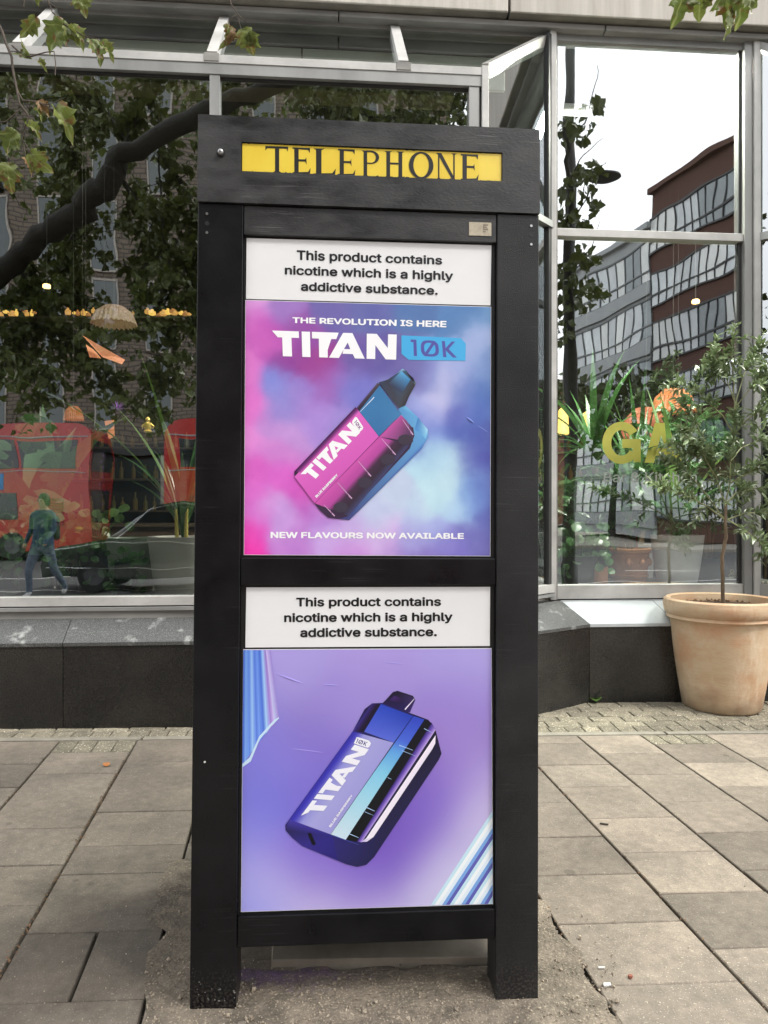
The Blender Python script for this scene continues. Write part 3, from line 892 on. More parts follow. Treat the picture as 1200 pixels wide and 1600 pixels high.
# ================================================================== TELEPHONE KIOSK
KYAW, KLEAN, KROLL = 0.07198765, -0.02028533, 0.0066823
Rz = Matrix.Rotation(KYAW, 3, 'Z'); Rx = Matrix.Rotation(KLEAN, 3, 'X'); Ry = Matrix.Rotation(KROLL, 3, 'Y')
KR = Rz @ Rx @ Ry
KO = Vector((0, 2.05, EYE))
def kuv(x, y):                     # photo pixel -> (u, v) on the kiosk's front plane
    d = ray(x, y); n = KR.col[1]
    t = n.dot(KO - CAMP) / n.dot(d)
    q = CAMP + d * t - KO
    return q.dot(KR.col[0]), q.dot(KR.col[2])
kiosk = empty('telephone_kiosk', 'black telephone kiosk with yellow TELEPHONE sign and two purple posters, standing on the pavement', 'telephone kiosk')
kiosk.matrix_world = Matrix.Translation(KO) @ KR.to_4x4()
def scratch_extra(amount, col=(.22, .22, .22)):
    def fn(N, L, co, mp, out, b):
        m2 = N.new('ShaderNodeMapping'); L.new(co.outputs['Object'], m2.inputs['Vector'])
        m2.inputs['Scale'].default_value = (7, 7, 300); m2.inputs['Rotation'].default_value = (0, .5, 0)
        n = N.new('ShaderNodeTexNoise'); n.inputs['Scale'].default_value = 1.0; n.inputs['Detail'].default_value = 1.5
        L.new(m2.outputs[0], n.inputs['Vector'])
        r = N.new('ShaderNodeValToRGB'); r.color_ramp.elements[0].position = .60; r.color_ramp.elements[1].position = .70
        L.new(n.outputs['Fac'], r.inputs['Fac'])
        n3 = N.new('ShaderNodeTexNoise'); n3.inputs['Scale'].default_value = 5; L.new(co.outputs['Object'], n3.inputs['Vector'])
        r3 = N.new('ShaderNodeValToRGB'); r3.color_ramp.elements[0].position = .5; r3.color_ramp.elements[1].position = .7
        L.new(n3.outputs['Fac'], r3.inputs['Fac'])
        mu = N.new('ShaderNodeMath'); mu.operation = 'MULTIPLY'; L.new(r.outputs[0], mu.inputs[0]); L.new(r3.outputs[0], mu.inputs[1])
        m4 = N.new('ShaderNodeMath'); m4.operation = 'MULTIPLY'; L.new(mu.outputs[0], m4.inputs[0]); m4.inputs[1].default_value = amount
        # dust and splashes climbing from the pavement
        sp = N.new('ShaderNodeSeparateXYZ'); L.new(co.outputs['Object'], sp.inputs[0])
        mr = N.new('ShaderNodeMapRange'); mr.inputs['From Min'].default_value = -1.34; mr.inputs['From Max'].default_value = -1.2
        mr.inputs['To Min'].default_value = .20; mr.inputs['To Max'].default_value = 0; L.new(sp.outputs['Z'], mr.inputs['Value'])
        n5 = N.new('ShaderNodeTexNoise'); n5.inputs['Scale'].default_value = 150; n5.inputs['Detail'].default_value = 6; L.new(co.outputs['Object'], n5.inputs['Vector'])
        r5 = N.new('ShaderNodeValToRGB'); r5.color_ramp.elements[0].position = .48; r5.color_ramp.elements[1].position = .62
        L.new(n5.outputs['Fac'], r5.inputs['Fac'])
        m5 = N.new('ShaderNodeMath'); m5.operation = 'MULTIPLY'; L.new(mr.outputs[0], m5.inputs[0]); L.new(r5.outputs[0], m5.inputs[1])
        mx = N.new('ShaderNodeMix'); mx.data_type = 'RGBA'; L.new(m4.outputs[0], mx.inputs['Factor']); L.new(out, mx.inputs['A']); mx.inputs['B'].default_value = (*col, 1)
        my = N.new('ShaderNodeMix'); my.data_type = 'RGBA'; L.new(m5.outputs[0], my.inputs['Factor']); L.new(mx.outputs['Result'], my.inputs['A']); my.inputs['B'].default_value = (.24, .215, .18, 1)
        return my.outputs['Result']
    return fn
blk = M('black_gloss_paint', (.008, .008, .009), (.004, .004, .005), scale=7, rough=.24, rough2=.42, bump=.0003, bscale=160, extra=scratch_extra(.2, (.10, .10, .105)), spec=.26)
blk_top = M('black_scuffed_sheen_paint', (.036, .036, .037), (.012, .012, .013), scale=7, rough=.28, rough2=.60, bump=.0006, bscale=110, extra=scratch_extra(.6), spec=.5, stretch=(1, 1, 2.2))  # lighter base colour carries the header's sky sheen; scratches are wear
blk_r = M('black_textured_paint', (.022, .022, .023), (.009, .009, .010), scale=4, rough=.34, rough2=.5, bump=.0009, bscale=330, extra=scratch_extra(.25, (.14, .14, .145)), spec=.34)
blk_in = M('black_recess', (.006, .006, .006), rough=.5)
u0, u1, u2, u3 = -.5104, -.3870, .3113, .4311
v0, v1, v2, v3, v4, v5, v6 = 1.0750, .8360, .7499, -.1235, -.2029, -1.0804, -1.1675
vfl = kuv(333, 1568)[1] - .02; vfr = kuv(806, 1556)[1] - .02
DEP = .86
def kb_(name, mat, a, b, y0, y1, z0, z1, bev=.0025, parent=None, **kw):
    return MB().box((a, y0, z0), (b, y1, z1), bev).build(name, mat, parent or kiosk, **kw)
g = .0012
hx0, hx1, hz0, hz1 = kuv(378, 224)[0], kuv(784, 240)[0], None, None
# sign plate corners in the photo
SP = [kuv(377, 222), kuv(784.5, 241), kuv(784, 285.5), kuv(378, 268)]
su0, su1 = (SP[0][0] + SP[3][0]) / 2, (SP[1][0] + SP[2][0]) / 2
sv1, sv0 = (SP[0][1] + SP[1][1]) / 2, (SP[2][1] + SP[3][1]) / 2
# header: one board with a slot for the sign (frame of four welded pieces, one part)
hd = MB()
X = [u0 - .001, su0, su1, u3 + .001]; Z = [v1 + g, sv0, sv1, v0]
yf, yb = -.006, .10
def ringface(y, flip):
    vs = [(x, y, z) for z in Z for x in X]
    fs = []
    for j in range(3):
        for i in range(3):
            if (i, j) == (1, 1): continue
            q = (j * 4 + i, j * 4 + i + 1, j * 4 + i + 5, j * 4 + i + 4)
            fs.append(q if not flip else q[::-1])
    return vs, fs
hd.add(*ringface(yf, False)); hd.add(*ringface(yb, True))
hd.add([(X[0], yf, Z[0]), (X[3], yf, Z[0]), (X[3], yf, Z[3]), (X[0], yf, Z[3]), (X[0], yb, Z[0]), (X[3], yb, Z[0]), (X[3], yb, Z[3]), (X[0], yb, Z[3])],
       [(0, 4, 5, 1), (1, 5, 6, 2), (2, 6, 7, 3), (3, 7, 4, 0)])
hd.add([(X[1], yf, Z[1]), (X[2], yf, Z[1]), (X[2], yf, Z[2]), (X[1], yf, Z[2]), (X[1], yf + .02, Z[1]), (X[2], yf + .02, Z[1]), (X[2], yf + .02, Z[2]), (X[1], yf + .02, Z[2])],
       [(1, 5, 4, 0), (2, 6, 5, 1), (3, 7, 6, 2), (0, 4, 7, 3)])
header = hd.build('header', blk_top, kiosk)
bv = header.modifiers.new('edge', 'BEVEL'); bv.width = .002; bv.segments = 2; bv.limit_method = 'ANGLE'; bv.angle_limit = math.radians(50)
# columns
colL = MB().box((u0, 0, vfl), (u1 - g, .11, v1 - g), .0025).build('column', blk, kiosk)
colR = MB().box((u2 + g, 0, vfr), (u3, .11, v1 - g), .0025).build('column', blk_r, kiosk)
kb_('rear_column', blk, u0, u1 - g, DEP - .11, DEP, vfl, v1 - g)
kb_('rear_column', blk, u2 + g, u3, DEP - .11, DEP, vfr, v1 - g)
kb_('top_rail', blk_top, u1, u2, .003, .06, v2 + .004, v1 - .002)
kb_('middle_rail', blk, u1, u2, .003, .06, v4 + .003, v3 - .003)
kb_('bottom_rail', blk, u1, u2, .003, .06, v6, v5 - .006)
kb_('backing_board', blk_in, u1, u2, .016, .06, v5 - .006, v2 + .004, 0)
kb_('side_panel', blk, u0 + .004, u0 + .03, .11, DEP - .11, v6, v1 - g)
kb_('side_panel', blk, u3 - .03, u3 - .004, .11, DEP - .11, v6, v1 - g)
kb_('rear_panel', blk, u1, u2, DEP - .04, DEP - .01, v6, v1 - g)
kb_('floor_plate', blk, u0 + .03, u3 - .03, .06, DEP - .04, v6 - .0, v6 + .03)
kb_('side_header', blk_top, u0, u0 + .03, .1, DEP, v1 + g, v0 - .001)
kb_('side_header', blk_top, u3 - .03, u3, .1, DEP, v1 + g, v0 - .001)
kb_('rear_header', blk_top, u0 + .03, u3 - .03, DEP - .03, DEP, v1 + g, v0 - .001)
kb_('roof', blk_top, u0 + .03, u3 - .03, .1, DEP - .03, v0 - .04, v0 - .002)
# screws, bolt and drain holes
steel = M('worn_steel', (.5, .5, .5), (.3, .3, .3), scale=60, rough=.3, metal=.9)
def disc(name, px, py, r, y, mat, h=.002, parent=None, dome=0):
    u, v = kuv(px, py)
    m = MB()
    prof = [(r, 0), (r, h)] if not dome else [(r, 0), (r * .98, h * .4), (r * .8, h * .8), (r * .4, h), (.0005, h * 1.02)]
    m.lathe(prof, 20)
    o = m.build(name, mat, parent or kiosk, smooth=bool(dome))
    o.location = (u, y, v); o.rotation_euler = (math.radians(90), 0, 0)
    return o
disc('bolt', 346, 241, .011, -.006, blk_in, .003)
disc('bolt_head', 345.5, 240.5, .0085, -.008, steel, .010, dome=1)
for (cx, y0_, y1_, y2_, par) in ((323.3, 334, 349, 363.5, colL), (830, 353, 367, 382, colR)):
    disc('screw', cx, y0_, .0035, -.0003, steel, .0014)
    disc('lock_hole', cx, y1_, .0062, -.0002, blk_in, .0006)
    disc('screw', cx, y2_, .0035, -.0003, steel, .0014)
disc('paint_chip', 320, 1190.5, .0028, -.0002, M('bird_lime', (.7, .7, .66), rough=.7), .001)
# hinge pin line at the right column's foot, pale chips of paint
chip = M('chipped_paint', (.26, .25, .23), (.12, .115, .11), scale=30, rough=.8)
rc = random.Random(5)
m = MB()
for i in range(22):
    px = rc.uniform(300, 368); py = 1566 - abs(rc.gauss(0, 1)) * 26
    u, v = kuv(px, py); r = rc.uniform(.0008, .0035)
    pts = [(u + r * rc.uniform(.5, 1.2) * math.cos(a), -.0004, v + r * rc.uniform(.4, 1) * math.sin(a)) for a in [k * 1.05 for k in range(6)]]
    m.add(pts, [tuple(range(6))])
m.build('paint_chips', chip, kiosk, kind='stuff')

# ---- sign plate and its lettering
yel = M('yellow_enamel', (.80, .60, .05), (.74, .52, .04), scale=9, rough=.35, rough2=.5, coat=.3,
        extra=None)
sign = kb_('sign_plate', yel, su0 + .0015, su1 - .0015, yf + .0045, yf + .02, sv0 + .002, sv1 - .002, .0005)
ink = M('black_lettering', (.012, .012, .012), rough=.4)
def serif(ch):
    S = .045
    def rect(a, b, c, d): return [(a, c), (b, c), (b, d), (a, d)]
    def flare(x0, x1, yb):   # foot serif
        dy = .05 if yb == 0 else -.05
        return [(x0 - .10, yb), (x1 + .10, yb), (x1, yb + dy), (x1 - .01, yb + dy * 2), (x0 + .01, yb + dy * 2), (x0, yb + dy)]
    st = lambda x0, x1: [rect(x0, x1, 0, 1), flare(x0, x1, 0), flare(x0, x1, 1)]
    if ch == 'T':
        return [rect(.42, .60, 0, .95), flare(.42, .60, 0), [(0, 1), (1, 1), (.97, .80), (.93, .92), (.07, .92), (0.0, .82)]]
    if ch == 'E':
        return [rect(.10, .34, 0, 1), flare(.10, .34, 0)[:2] + [(.34, .06), (.10, .06)], [(0, 1), (.97, 1), (.95, .80), (.86, .92), (0.0, .95)],
                [(.34, .555), (.70, .555), (.76, .64), (.78, .36), (.70, .475), (.34, .475)], [(0, 0), (.96, 0), (1, .24), (.86, .08), (0, .05)]]
    if ch == 'L':
        return [rect(.12, .36, 0, 1), [(0, 1), (.50, 1), (.36, .94), (.12, .94)], [(0, 0), (.96, 0), (1, .26), (.84, .08), (0, .05)]]
    if ch == 'P':
        out = [rect(.10, .30, 0, 1), flare(.10, .30, 0), [(0, 1), (.12, 1), (.12, .93)]]
        n = 16
        for i in range(n):
            a0, a1 = math.pi / 2 - math.pi * i / n, math.pi / 2 - math.pi * (i + 1) / n
            def o_(a): return (.52 + .46 * math.cos(a), .745 + .255 * math.sin(a))
            def i_(a): return (.52 + .27 * math.cos(a), .735 + .205 * math.sin(a))
            out.append([i_(a0), o_(a0), o_(a1), i_(a1)])
        out += [rect(.28, .53, .945, 1.0), rect(.28, .53, .49, .532)]
        return out
    if ch == 'H':
        return st(.12, .30) + st(.70, .88) + [rect(.30, .70, .50, .57)]
    if ch == 'O':
        out = []; n = 36
        for i in range(n):
            a0, a1 = 2 * math.pi * i / n, 2 * math.pi * (i + 1) / n
            def o_(a): return (.5 + .5 * math.cos(a), .5 + .52 * math.sin(a))
            def i_(a): return (.5 + .315 * math.cos(a + .0), .5 + .455 * math.sin(a))
            out.append([i_(a0), o_(a0), o_(a1), i_(a1)])
        return out
    if ch == 'N':
        return [rect(.10, .17, 0, .98), [(.0, 1), (.26, 1), (.94, .0), (.80, -.03), (.10, .93)], rect(.84, .91, 0, 1), [(0, 0), (.28, 0), (.17, .05), (.10, .05)], [(.73, 1), (1.02, 1), (.91, .95), (.84, .95)]]
rg = lambda x, y: (370 + x / 2.7907, 200 + y / 2.7907)
boxes = [('T', 125, 225, 80, 194), ('E', 243, 322, 86, 200), ('L', 334, 432, 90, 205), ('E', 441, 517, 93, 208), ('P', 545, 622, 99, 212),
         ('H', 641, 732, 102, 216), ('O', 750, 857, 106, 219), ('N', 868, 958, 110, 224), ('E', 976, 1054, 115, 228)]
lt = MB()
for ch, xa, xb, yt, yb_ in boxes:
    sl = 3.2 * (xb - xa) / 100
    q = [kuv(*rg(xa, yt)), kuv(*rg(xb, yt + sl)), kuv(*rg(xb, yb_ + sl)), kuv(*rg(xa, yb_))]
    fm = quad_map(q)
    for j, pl in enumerate(serif(ch)):
        pts = [fm(*p) for p in pl]
        yy = yf + .0040 - .00003 * j
        lt.add([(p[0], yy, p[1]) for p in pts], [tuple(range(len(pts)))])
lt.build('sign_lettering', ink, sign)
# flaking black edge round the slot
m = MB(); rr = random.Random(8)
def flake(u, v, r):
    k = 7
    m.add([(u + r * rr.uniform(.5, 1.3) * math.cos(6.283 * i / k), yf + .0034, v + .6 * r * rr.uniform(.5, 1.2) * math.sin(6.283 * i / k)) for i in range(k)], [tuple(range(k))])
for i in range(90):
    t = rr.random()
    u = su0 + (su1 - su0) * t
    flake(u, sv1 - rr.uniform(0, .0022), rr.uniform(.001, .0042))
    if i % 2: flake(u, sv0 + rr.uniform(0, .003), rr.uniform(.001, .005))
m.build('flaking_edge', blk_top, sign, kind='stuff')

# ---- printed posters
PRINT = M('printed_vinyl', (1, 1, 1), rough=.32)
t_ = PRINT.node_tree; at_ = t_.nodes.new('ShaderNodeAttribute'); at_.attribute_name = 'Col'
b_ = t_.nodes['Principled BSDF']
for l in list(b_.inputs['Base Color'].links): t_.links.remove(l)
t_.links.new(at_.outputs['Color'], b_.inputs['Base Color'])
b_.inputs['Specular IOR Level'].default_value = .35
nz_ = t_.nodes.new('ShaderNodeTexNoise'); nz_.inputs['Scale'].default_value = 7; nz_.inputs['Detail'].default_value = 3
co_ = t_.nodes.new('ShaderNodeTexCoord'); t_.links.new(co_.outputs['Object'], nz_.inputs['Vector'])
bp_ = t_.nodes.new('ShaderNodeBump'); bp_.inputs['Distance'].default_value = .0025; bp_.inputs['Strength'].default_value = .6
t_.links.new(nz_.outputs['Fac'], bp_.inputs['Height']); t_.links.new(bp_.outputs[0], b_.inputs['Normal'])

def fbm(X, Y, seed, octs=5):
    """value noise on numpy grids"""
    rs = np.random.RandomState(seed)
    out = np.zeros_like(X); amp = 1.0; tot = 0
    for o in range(octs):
        G = rs.rand(64, 64)
        x, y = X * 2 ** o, Y * 2 ** o
        xi, yi = np.floor(x).astype(int), np.floor(y).astype(int)
        fx, fy = x - xi, y - yi
        fx, fy = fx * fx * (3 - 2 * fx), fy * fy * (3 - 2 * fy)
        g_ = lambda a, b: G[a % 64, b % 64]
        out += amp * (g_(xi, yi) * (1 - fx) * (1 - fy) + g_(xi + 1, yi) * fx * (1 - fy) + g_(xi, yi + 1) * (1 - fx) * fy + g_(xi + 1, yi + 1) * fx * fy)
        tot += amp; amp *= .55
    return out / tot - .5
def lin_arr(a):
    a = np.clip(a, 0, 255) / 255.0
    return np.where(a <= .04045, a / 12.92, ((a + .055) / 1.055) ** 2.4)
PGAIN = 1.0
def background(ctrl, quad_px, zoom, n, sig, warp, wamp, seed, parent, y, grain=2.0):
    """ctrl: zoom-crop points with printed colours; quad_px: corner pixels of the print; zoom=(x0,y0,scale)"""
    q = [np.array(kuv(*p)) for p in quad_px]
    nx, ny = n
    U, Vv = np.meshgrid(np.linspace(0, 1, nx + 1), np.linspace(0, 1, ny + 1))
    px = [np.array(p, float) for p in quad_px]
    def bil(Q, U, Vv):
        return (Q[3][None, None] * (1 - U)[..., None] + Q[2][None, None] * U[..., None]) * (1 - Vv)[..., None] + (Q[0][None, None] * (1 - U)[..., None] + Q[1][None, None] * U[..., None]) * Vv[..., None]
    P = bil(q, U, Vv); PX = bil(px, U, Vv)
    zx = (PX[..., 0] - zoom[0]) * zoom[2]; zy = (PX[..., 1] - zoom[1]) * zoom[2]
    wx = zx + wamp * fbm(zx / warp + 3, zy / warp + 9, seed); wy = zy + wamp * fbm(zx / warp + 31, zy / warp + 17, seed + 1)
    C = np.array([c[:2] for c in ctrl], float); K = np.array([c[2] for c in ctrl], float)
    W = np.zeros(zx.shape); A = np.zeros(zx.shape + (3,))
    for (cx, cy), k in zip(C, K):
        d2 = (wx - cx) ** 2 + (wy - cy) ** 2
        w1 = np.exp(-d2 / (2 * sig * sig)) + 1e-6 / (1 + d2)
        W += w1; A += w1[..., None] * k
    A /= W[..., None]
    A += grain * 8 * fbm(zx / 60, zy / 60, seed + 4)[..., None] * np.array([1, 1, .6])
    A = lin_arr(A * .90 + 22) * PGAIN
    m = MB()
    vs = [(a, y, b) for a, b in P.reshape(-1, 2)]
    idx = np.arange((nx + 1) * (ny + 1)).reshape(ny + 1, nx + 1)
    fs = np.stack([idx[:-1, :-1], idx[:-1, 1:], idx[1:, 1:], idx[1:, :-1]], -1).reshape(-1, 4)
    m.add(vs, [tuple(int(v) for v in f) for f in fs], [tuple(c) for c in A.reshape(-1, 3)])
    # thickness of the vinyl
    return m.build('printed_background', PRINT, parent, color=True, smooth=True)
class Art:
    """flat print drawn in crop pixels"""
    def __init__(self, zoom, y0):
        self.z = zoom; self.m = MB(); self.y = y0; self.k = 0; self.tk = 0
    def p(self, x, y): return kuv(self.z[0] + x / self.z[2], self.z[1] + y / self.z[2])
    def step(self): self.k += 1; return self.y - self.k * .00004 - self.tk * .00012
    def poly(self, pts, col, cols=None):
        y = self.step()
        q = [self.p(*a) for a in pts]
        c = [tuple(v * PGAIN for v in lin(a)) for a in (cols or [col] * len(pts))]
        self.m.add([(a, y, b) for a, b in q], [tuple(range(len(q)))], c)
    def quad(self, TL, TR, BR, BL, c4, n=(10, 10), stops_u=None, stops_v=None):
        """bilinear gradient quad; stops_u: [(t, rgb)...] along TL->TR, stops_v along TL->BL"""
        y = self.step(); fm = quad_map([TL, TR, BR, BL])
        nu, nv = n; vs, cs = [], []
        def st(stops, t):
            for (a, ca), (b, cb) in zip(stops[:-1], stops[1:]):
                if t <= b: 
                    k = (t - a) / max(b - a, 1e-6); return np.array(ca) * (1 - k) + np.array(cb) * k
            return np.array(stops[-1][1], float)
        for j in range(nv + 1):
            for i in range(nu + 1):
                u, v = i / nu, 1 - j / nv
                a = fm(u, v); vs.append((*self.p(*a),))
                if stops_u is not None: c = st(stops_u, u)
                elif stops_v is not None: c = st(stops_v, 1 - v)
                else:
                    c = (np.array(c4[0]) * (1 - u) + np.array(c4[1]) * u) * v + (np.array(c4[3]) * (1 - u) + np.array(c4[2]) * u) * (1 - v)
                cs.append(tuple(x * PGAIN for x in lin(c)))
        fs = [(j * (nu + 1) + i, j * (nu + 1) + i + 1, (j + 1) * (nu + 1) + i + 1, (j + 1) * (nu + 1) + i) for j in range(nv) for i in range(nu)]
        self.m.add([(a, y, b) for a, b in vs], fs, cs)
    def stroke(self, a, b, wd, col):
        a, b = Vector(a), Vector(b); n = (b - a).normalized(); n = Vector((-n.y, n.x)) * wd / 2
        self.poly([a + n, b + n * .4, b - n * .4, a - n], col)
    def shapes(self, polys, q, col):
        fm = quad_map(q); y = self.step()
        for pl in polys:
            pts = [self.p(*fm(*a)) for a in pl]
            self.m.add([(a, y, b) for a, b in pts], [tuple(range(len(pts)))], [tuple(v * PGAIN for v in lin(col))] * len(pts))
    def text(self, s, q, col, bold=.02, spacing=1.0):
        """q: TL,TR,BR,BL of the cap-height box of the line"""
        vs, fs = text_polys(s, bold, spacing)
        c0, c1 = cap_height()
        x0, x1 = vs[:, 0].min(), vs[:, 0].max()
        fm = quad_map(q); y = self.step(); self.tk += 1
        pts = [(*self.p(*fm((a - x0) / (x1 - x0), (b - c0 + bold) / (c1 - c0 + 2 * bold))), l) for a, b, l in vs]
        self.m.add([(a, y - l * .000012, b) for a, b, l in pts], fs, [tuple(v * PGAIN for v in lin(col))] * len(pts))
    def build(self, name, parent): return self.m.build(name, PRINT, parent, color=True)

YP = .0125          # posters sit just behind the frame's face
def panel(name, q, label=None):
    """thin board with a pale edge carrying the print"""
    c = [kuv(*p) for p in q]
    m = MB()
    vs = [(a, YP + .0006, b) for a, b in c] + [(a, YP + .004, b) for a, b in c]
    m.add(vs, [(3, 2, 1, 0), (4, 5, 6, 7), (0, 1, 5, 4), (1, 2, 6, 5), (2, 3, 7, 6), (3, 0, 4, 7)])
    o = m.build(name, M('white_vinyl', (.80, .80, .81), (.77, .77, .785), scale=5, rough=.28, rough2=.34, bump=.0009, bscale=9, spec=.4), kiosk)
    if label: o['label'] = label
    return o
W1 = panel('warning_panel', [(384.5, 369), (769.5, 380.5), (768, 475), (383.5, 464.5)])
W2 = panel('warning_panel', [(384, 918.5), (767.5, 917.5), (767, 1010.5), (382.5, 1013)])
dk = (38, 38, 42)
a = Art((300, 160, 2.1429), YP)
a.text('This product contains', [(350, 489), (840, 509), (840, 538), (350, 522)], dk, .024)
a.text('nicotine which is a highly', [(310, 541), (877, 561), (877, 591), (310, 571)], dk, .024)
a.text('addictive substance.', [(364, 596), (825, 611), (825, 640), (364, 626)], dk, .024)
a.build('warning_lettering', W1)
dk = (30, 30, 32)
a = Art((370, 860, 2.857), YP)
a.text('This product contains', [(264, 213), (915, 211), (915, 250), (264, 253)], dk, .026)
a.text('nicotine which is a highly', [(210, 283), (967, 279), (967, 318), (210, 323)], dk, .026)
a.text('addictive substance.', [(282, 350), (896, 346), (896, 386), (282, 390)], dk, .026)
a.build('warning_lettering', W2)
Q1 = [(382.5, 466.3), (769, 477), (767.8, 869.5), (380, 867.5)]
Q2 = [(379, 1016), (769.8, 1014), (772, 1416.5), (375.5, 1429)]
P1 = panel('poster', Q1, 'upper poster of a pink and blue device tilted on a swirl of pink, violet and blue smoke')
P2 = panel('poster', Q2, 'lower poster of a violet and blue device lying on a lilac ground')
def inset(q, d=1.0):
    c = np.mean(q, 0); return [tuple(np.array(p) + (c - np.array(p)) / np.linalg.norm(c - np.array(p)) * d) for p in q]
ctrl1 = [(40,40,(215,150,220)),(200,40,(150,110,190)),(400,50,(100,90,165)),(600,40,(90,95,165)),(800,50,(75,110,170)),(1000,60,(75,120,180)),(1130,70,(95,140,195)),
(60,130,(200,90,190)),(150,180,(190,80,180)),(280,130,(140,70,160)),(250,300,(140,60,150)),(340,340,(150,55,140)),(420,400,(150,80,170)),(550,330,(100,80,160)),(650,330,(95,85,160)),
(780,330,(100,95,165)),(850,340,(130,140,205)),(950,370,(180,185,230)),(1000,300,(150,165,220)),(1080,200,(150,170,220)),(1120,300,(110,140,200)),(1100,400,(75,110,185)),(1020,420,(110,130,200)),
(60,350,(215,110,200)),(180,400,(120,130,215)),(300,450,(150,120,205)),(220,480,(140,130,210)),(60,500,(225,110,205)),(150,560,(185,130,210)),(400,450,(150,90,180)),(480,430,(120,120,205)),
(560,450,(110,110,200)),(900,470,(190,190,235)),(860,520,(150,160,225)),(1000,520,(90,100,185)),(1100,520,(80,110,190)),(900,600,(110,130,210)),(1000,620,(75,95,180)),(1110,640,(70,85,170)),
(900,690,(150,190,230)),(960,720,(190,225,242)),(900,760,(180,220,240)),(1045,720,(85,100,180)),(1110,760,(75,80,170)),(960,820,(195,228,242)),(1060,850,(120,160,220)),(1120,880,(80,95,180)),
(60,650,(225,130,215)),(150,700,(200,120,205)),(220,600,(190,140,215)),(60,780,(215,90,195)),(180,830,(215,90,200)),(250,880,(210,80,190)),(60,900,(220,100,205)),(150,950,(205,150,220)),
(100,1000,(215,110,210)),(60,1080,(235,60,180)),(60,1150,(240,40,170)),(200,1000,(195,150,225)),(300,960,(190,90,190)),(350,1000,(180,130,215)),(250,1120,(190,120,210)),(400,1100,(200,160,230)),
(500,1060,(195,170,230)),(600,980,(190,200,235)),(700,900,(190,205,235)),(640,1080,(210,180,235)),(800,960,(190,215,240)),(900,900,(190,228,242)),(1000,950,(170,205,240)),(1080,930,(110,150,220)),
(800,1080,(170,170,230)),(900,1060,(160,170,230)),(950,1130,(120,110,200)),(1050,1080,(110,110,190)),(1120,1120,(95,90,170)),(500,1140,(200,140,220)),(700,1140,(190,150,220)),(800,1150,(130,110,195)),
(500,600,(150,130,210)),(650,620,(140,140,215)),(380,550,(165,130,215)),(800,620,(110,130,210)),(1130,1000,(85,90,175)),(700,430,(140,150,215))]
background(ctrl1, inset(Q1), (370, 460, 2.857), (150, 152), 42, 190, 120, 3, P1, YP + .0004, 2.2)
ctrl2 = [(250,80,(165,150,225)),(600,80,(170,150,225)),(1000,80,(165,150,225)),(1120,80,(175,165,232)),(250,200,(160,145,220)),(300,350,(135,115,200)),(450,300,(150,130,215)),(600,200,(150,130,212)),
(1000,300,(145,120,208)),(1100,200,(155,135,218)),(1000,450,(150,120,205)),(1110,450,(150,125,208)),(100,600,(115,110,215)),(100,750,(110,110,220)),(200,500,(130,115,215)),(350,480,(120,100,205)),
(60,900,(135,130,228)),(100,1050,(165,160,235)),(60,1180,(150,150,235)),(200,1100,(190,180,235)),(400,1180,(200,190,235)),(250,980,(115,90,205)),(400,1050,(125,95,205)),(550,1085,(112,80,198)),
(650,1050,(108,75,193)),(750,950,(105,70,188)),(850,830,(108,76,192)),(900,740,(118,88,198)),(960,600,(125,92,196)),(1060,600,(168,148,220)),(1110,700,(195,180,230)),(1000,850,(198,188,233)),
(900,1000,(205,198,238)),(800,1130,(205,198,238)),(600,1185,(205,195,235)),(1100,850,(195,185,232)),(100,480,(120,115,218)),(60,300,(130,120,215)),(600,600,(120,95,200)),(300,700,(115,100,210)),(1050,1150,(205,200,238))]
background(ctrl2, inset(Q2), (370, 1000, 2.857), (130, 136), 92, 400, 14, 13, P2, YP + .0004, .25)

# upper poster artwork
A1 = Art((370, 460, 2.857), YP)
wht = (244, 244, 248)
A1.text('THE REVOLUTION IS HERE', [(247, 96), (940, 113), (939, 142), (247, 122)], wht, .03)
A1.shapes(TITAN, [(155, 156), (716, 174), (713, 287), (160, 270)], wht)
A1.poly([(737, 178), (1003, 190), (1026, 215), (1024, 292), (770, 288), (737, 260)], (75, 172, 226))
def ten_k(art, q, col):
    w_ = .16
    R1 = [[(.0, 1), (.13, 1), (.13, 0), (.06, 0), (.06, .84), (.0, .84)]]
    ring = []
    n = 20
    for i in range(n):
        a0, a1 = 2 * math.pi * i / n, 2 * math.pi * (i + 1) / n
        o = lambda a: (.42 + .20 * math.copysign(abs(math.cos(a)) ** .7, math.cos(a)), .5 + .5 * math.copysign(abs(math.sin(a)) ** .7, math.sin(a)))
        ii = lambda a: (.42 + .125 * math.copysign(abs(math.cos(a)) ** .7, math.cos(a)), .5 + .35 * math.copysign(abs(math.sin(a)) ** .7, math.sin(a)))
        ring.append([ii(a0), o(a0), o(a1), ii(a1)])
    slash = [[(.27, .06), (.33, .0), (.57, .92), (.51, 1.0)]]
    K = [[(.70, 1), (.77, 1), (.77, 0), (.70, 0)], [(.77, .56), (.92, 1), (1.0, 1), (.84, .52), (1.0, 0), (.91, 0), (.77, .42)]]
    art.shapes(R1 + ring + K, q, col); art.shapes(slash, q, col)
ten_k(A1, [(778, 196), (978, 206), (986, 278), (780, 270)], (88, 88, 165))
A1.build('headline_lettering', P1)
A1 = Art((370, 460, 2.857), YP)
A1.text('NEW FLAVOURS NOW AVAILABLE', [(149, 1060), (1018, 1066), (1018, 1092), (149, 1088)], wht, .03)
A1.build('slogan_lettering', P1)
D1 = Art((420, 560, 4.0), YP - .0012)
D1.quad((815, 310), (850, 284), (1000, 450), (900, 470), [(110, 180, 220), (120, 190, 225), (130, 200, 235), (80, 140, 200)])
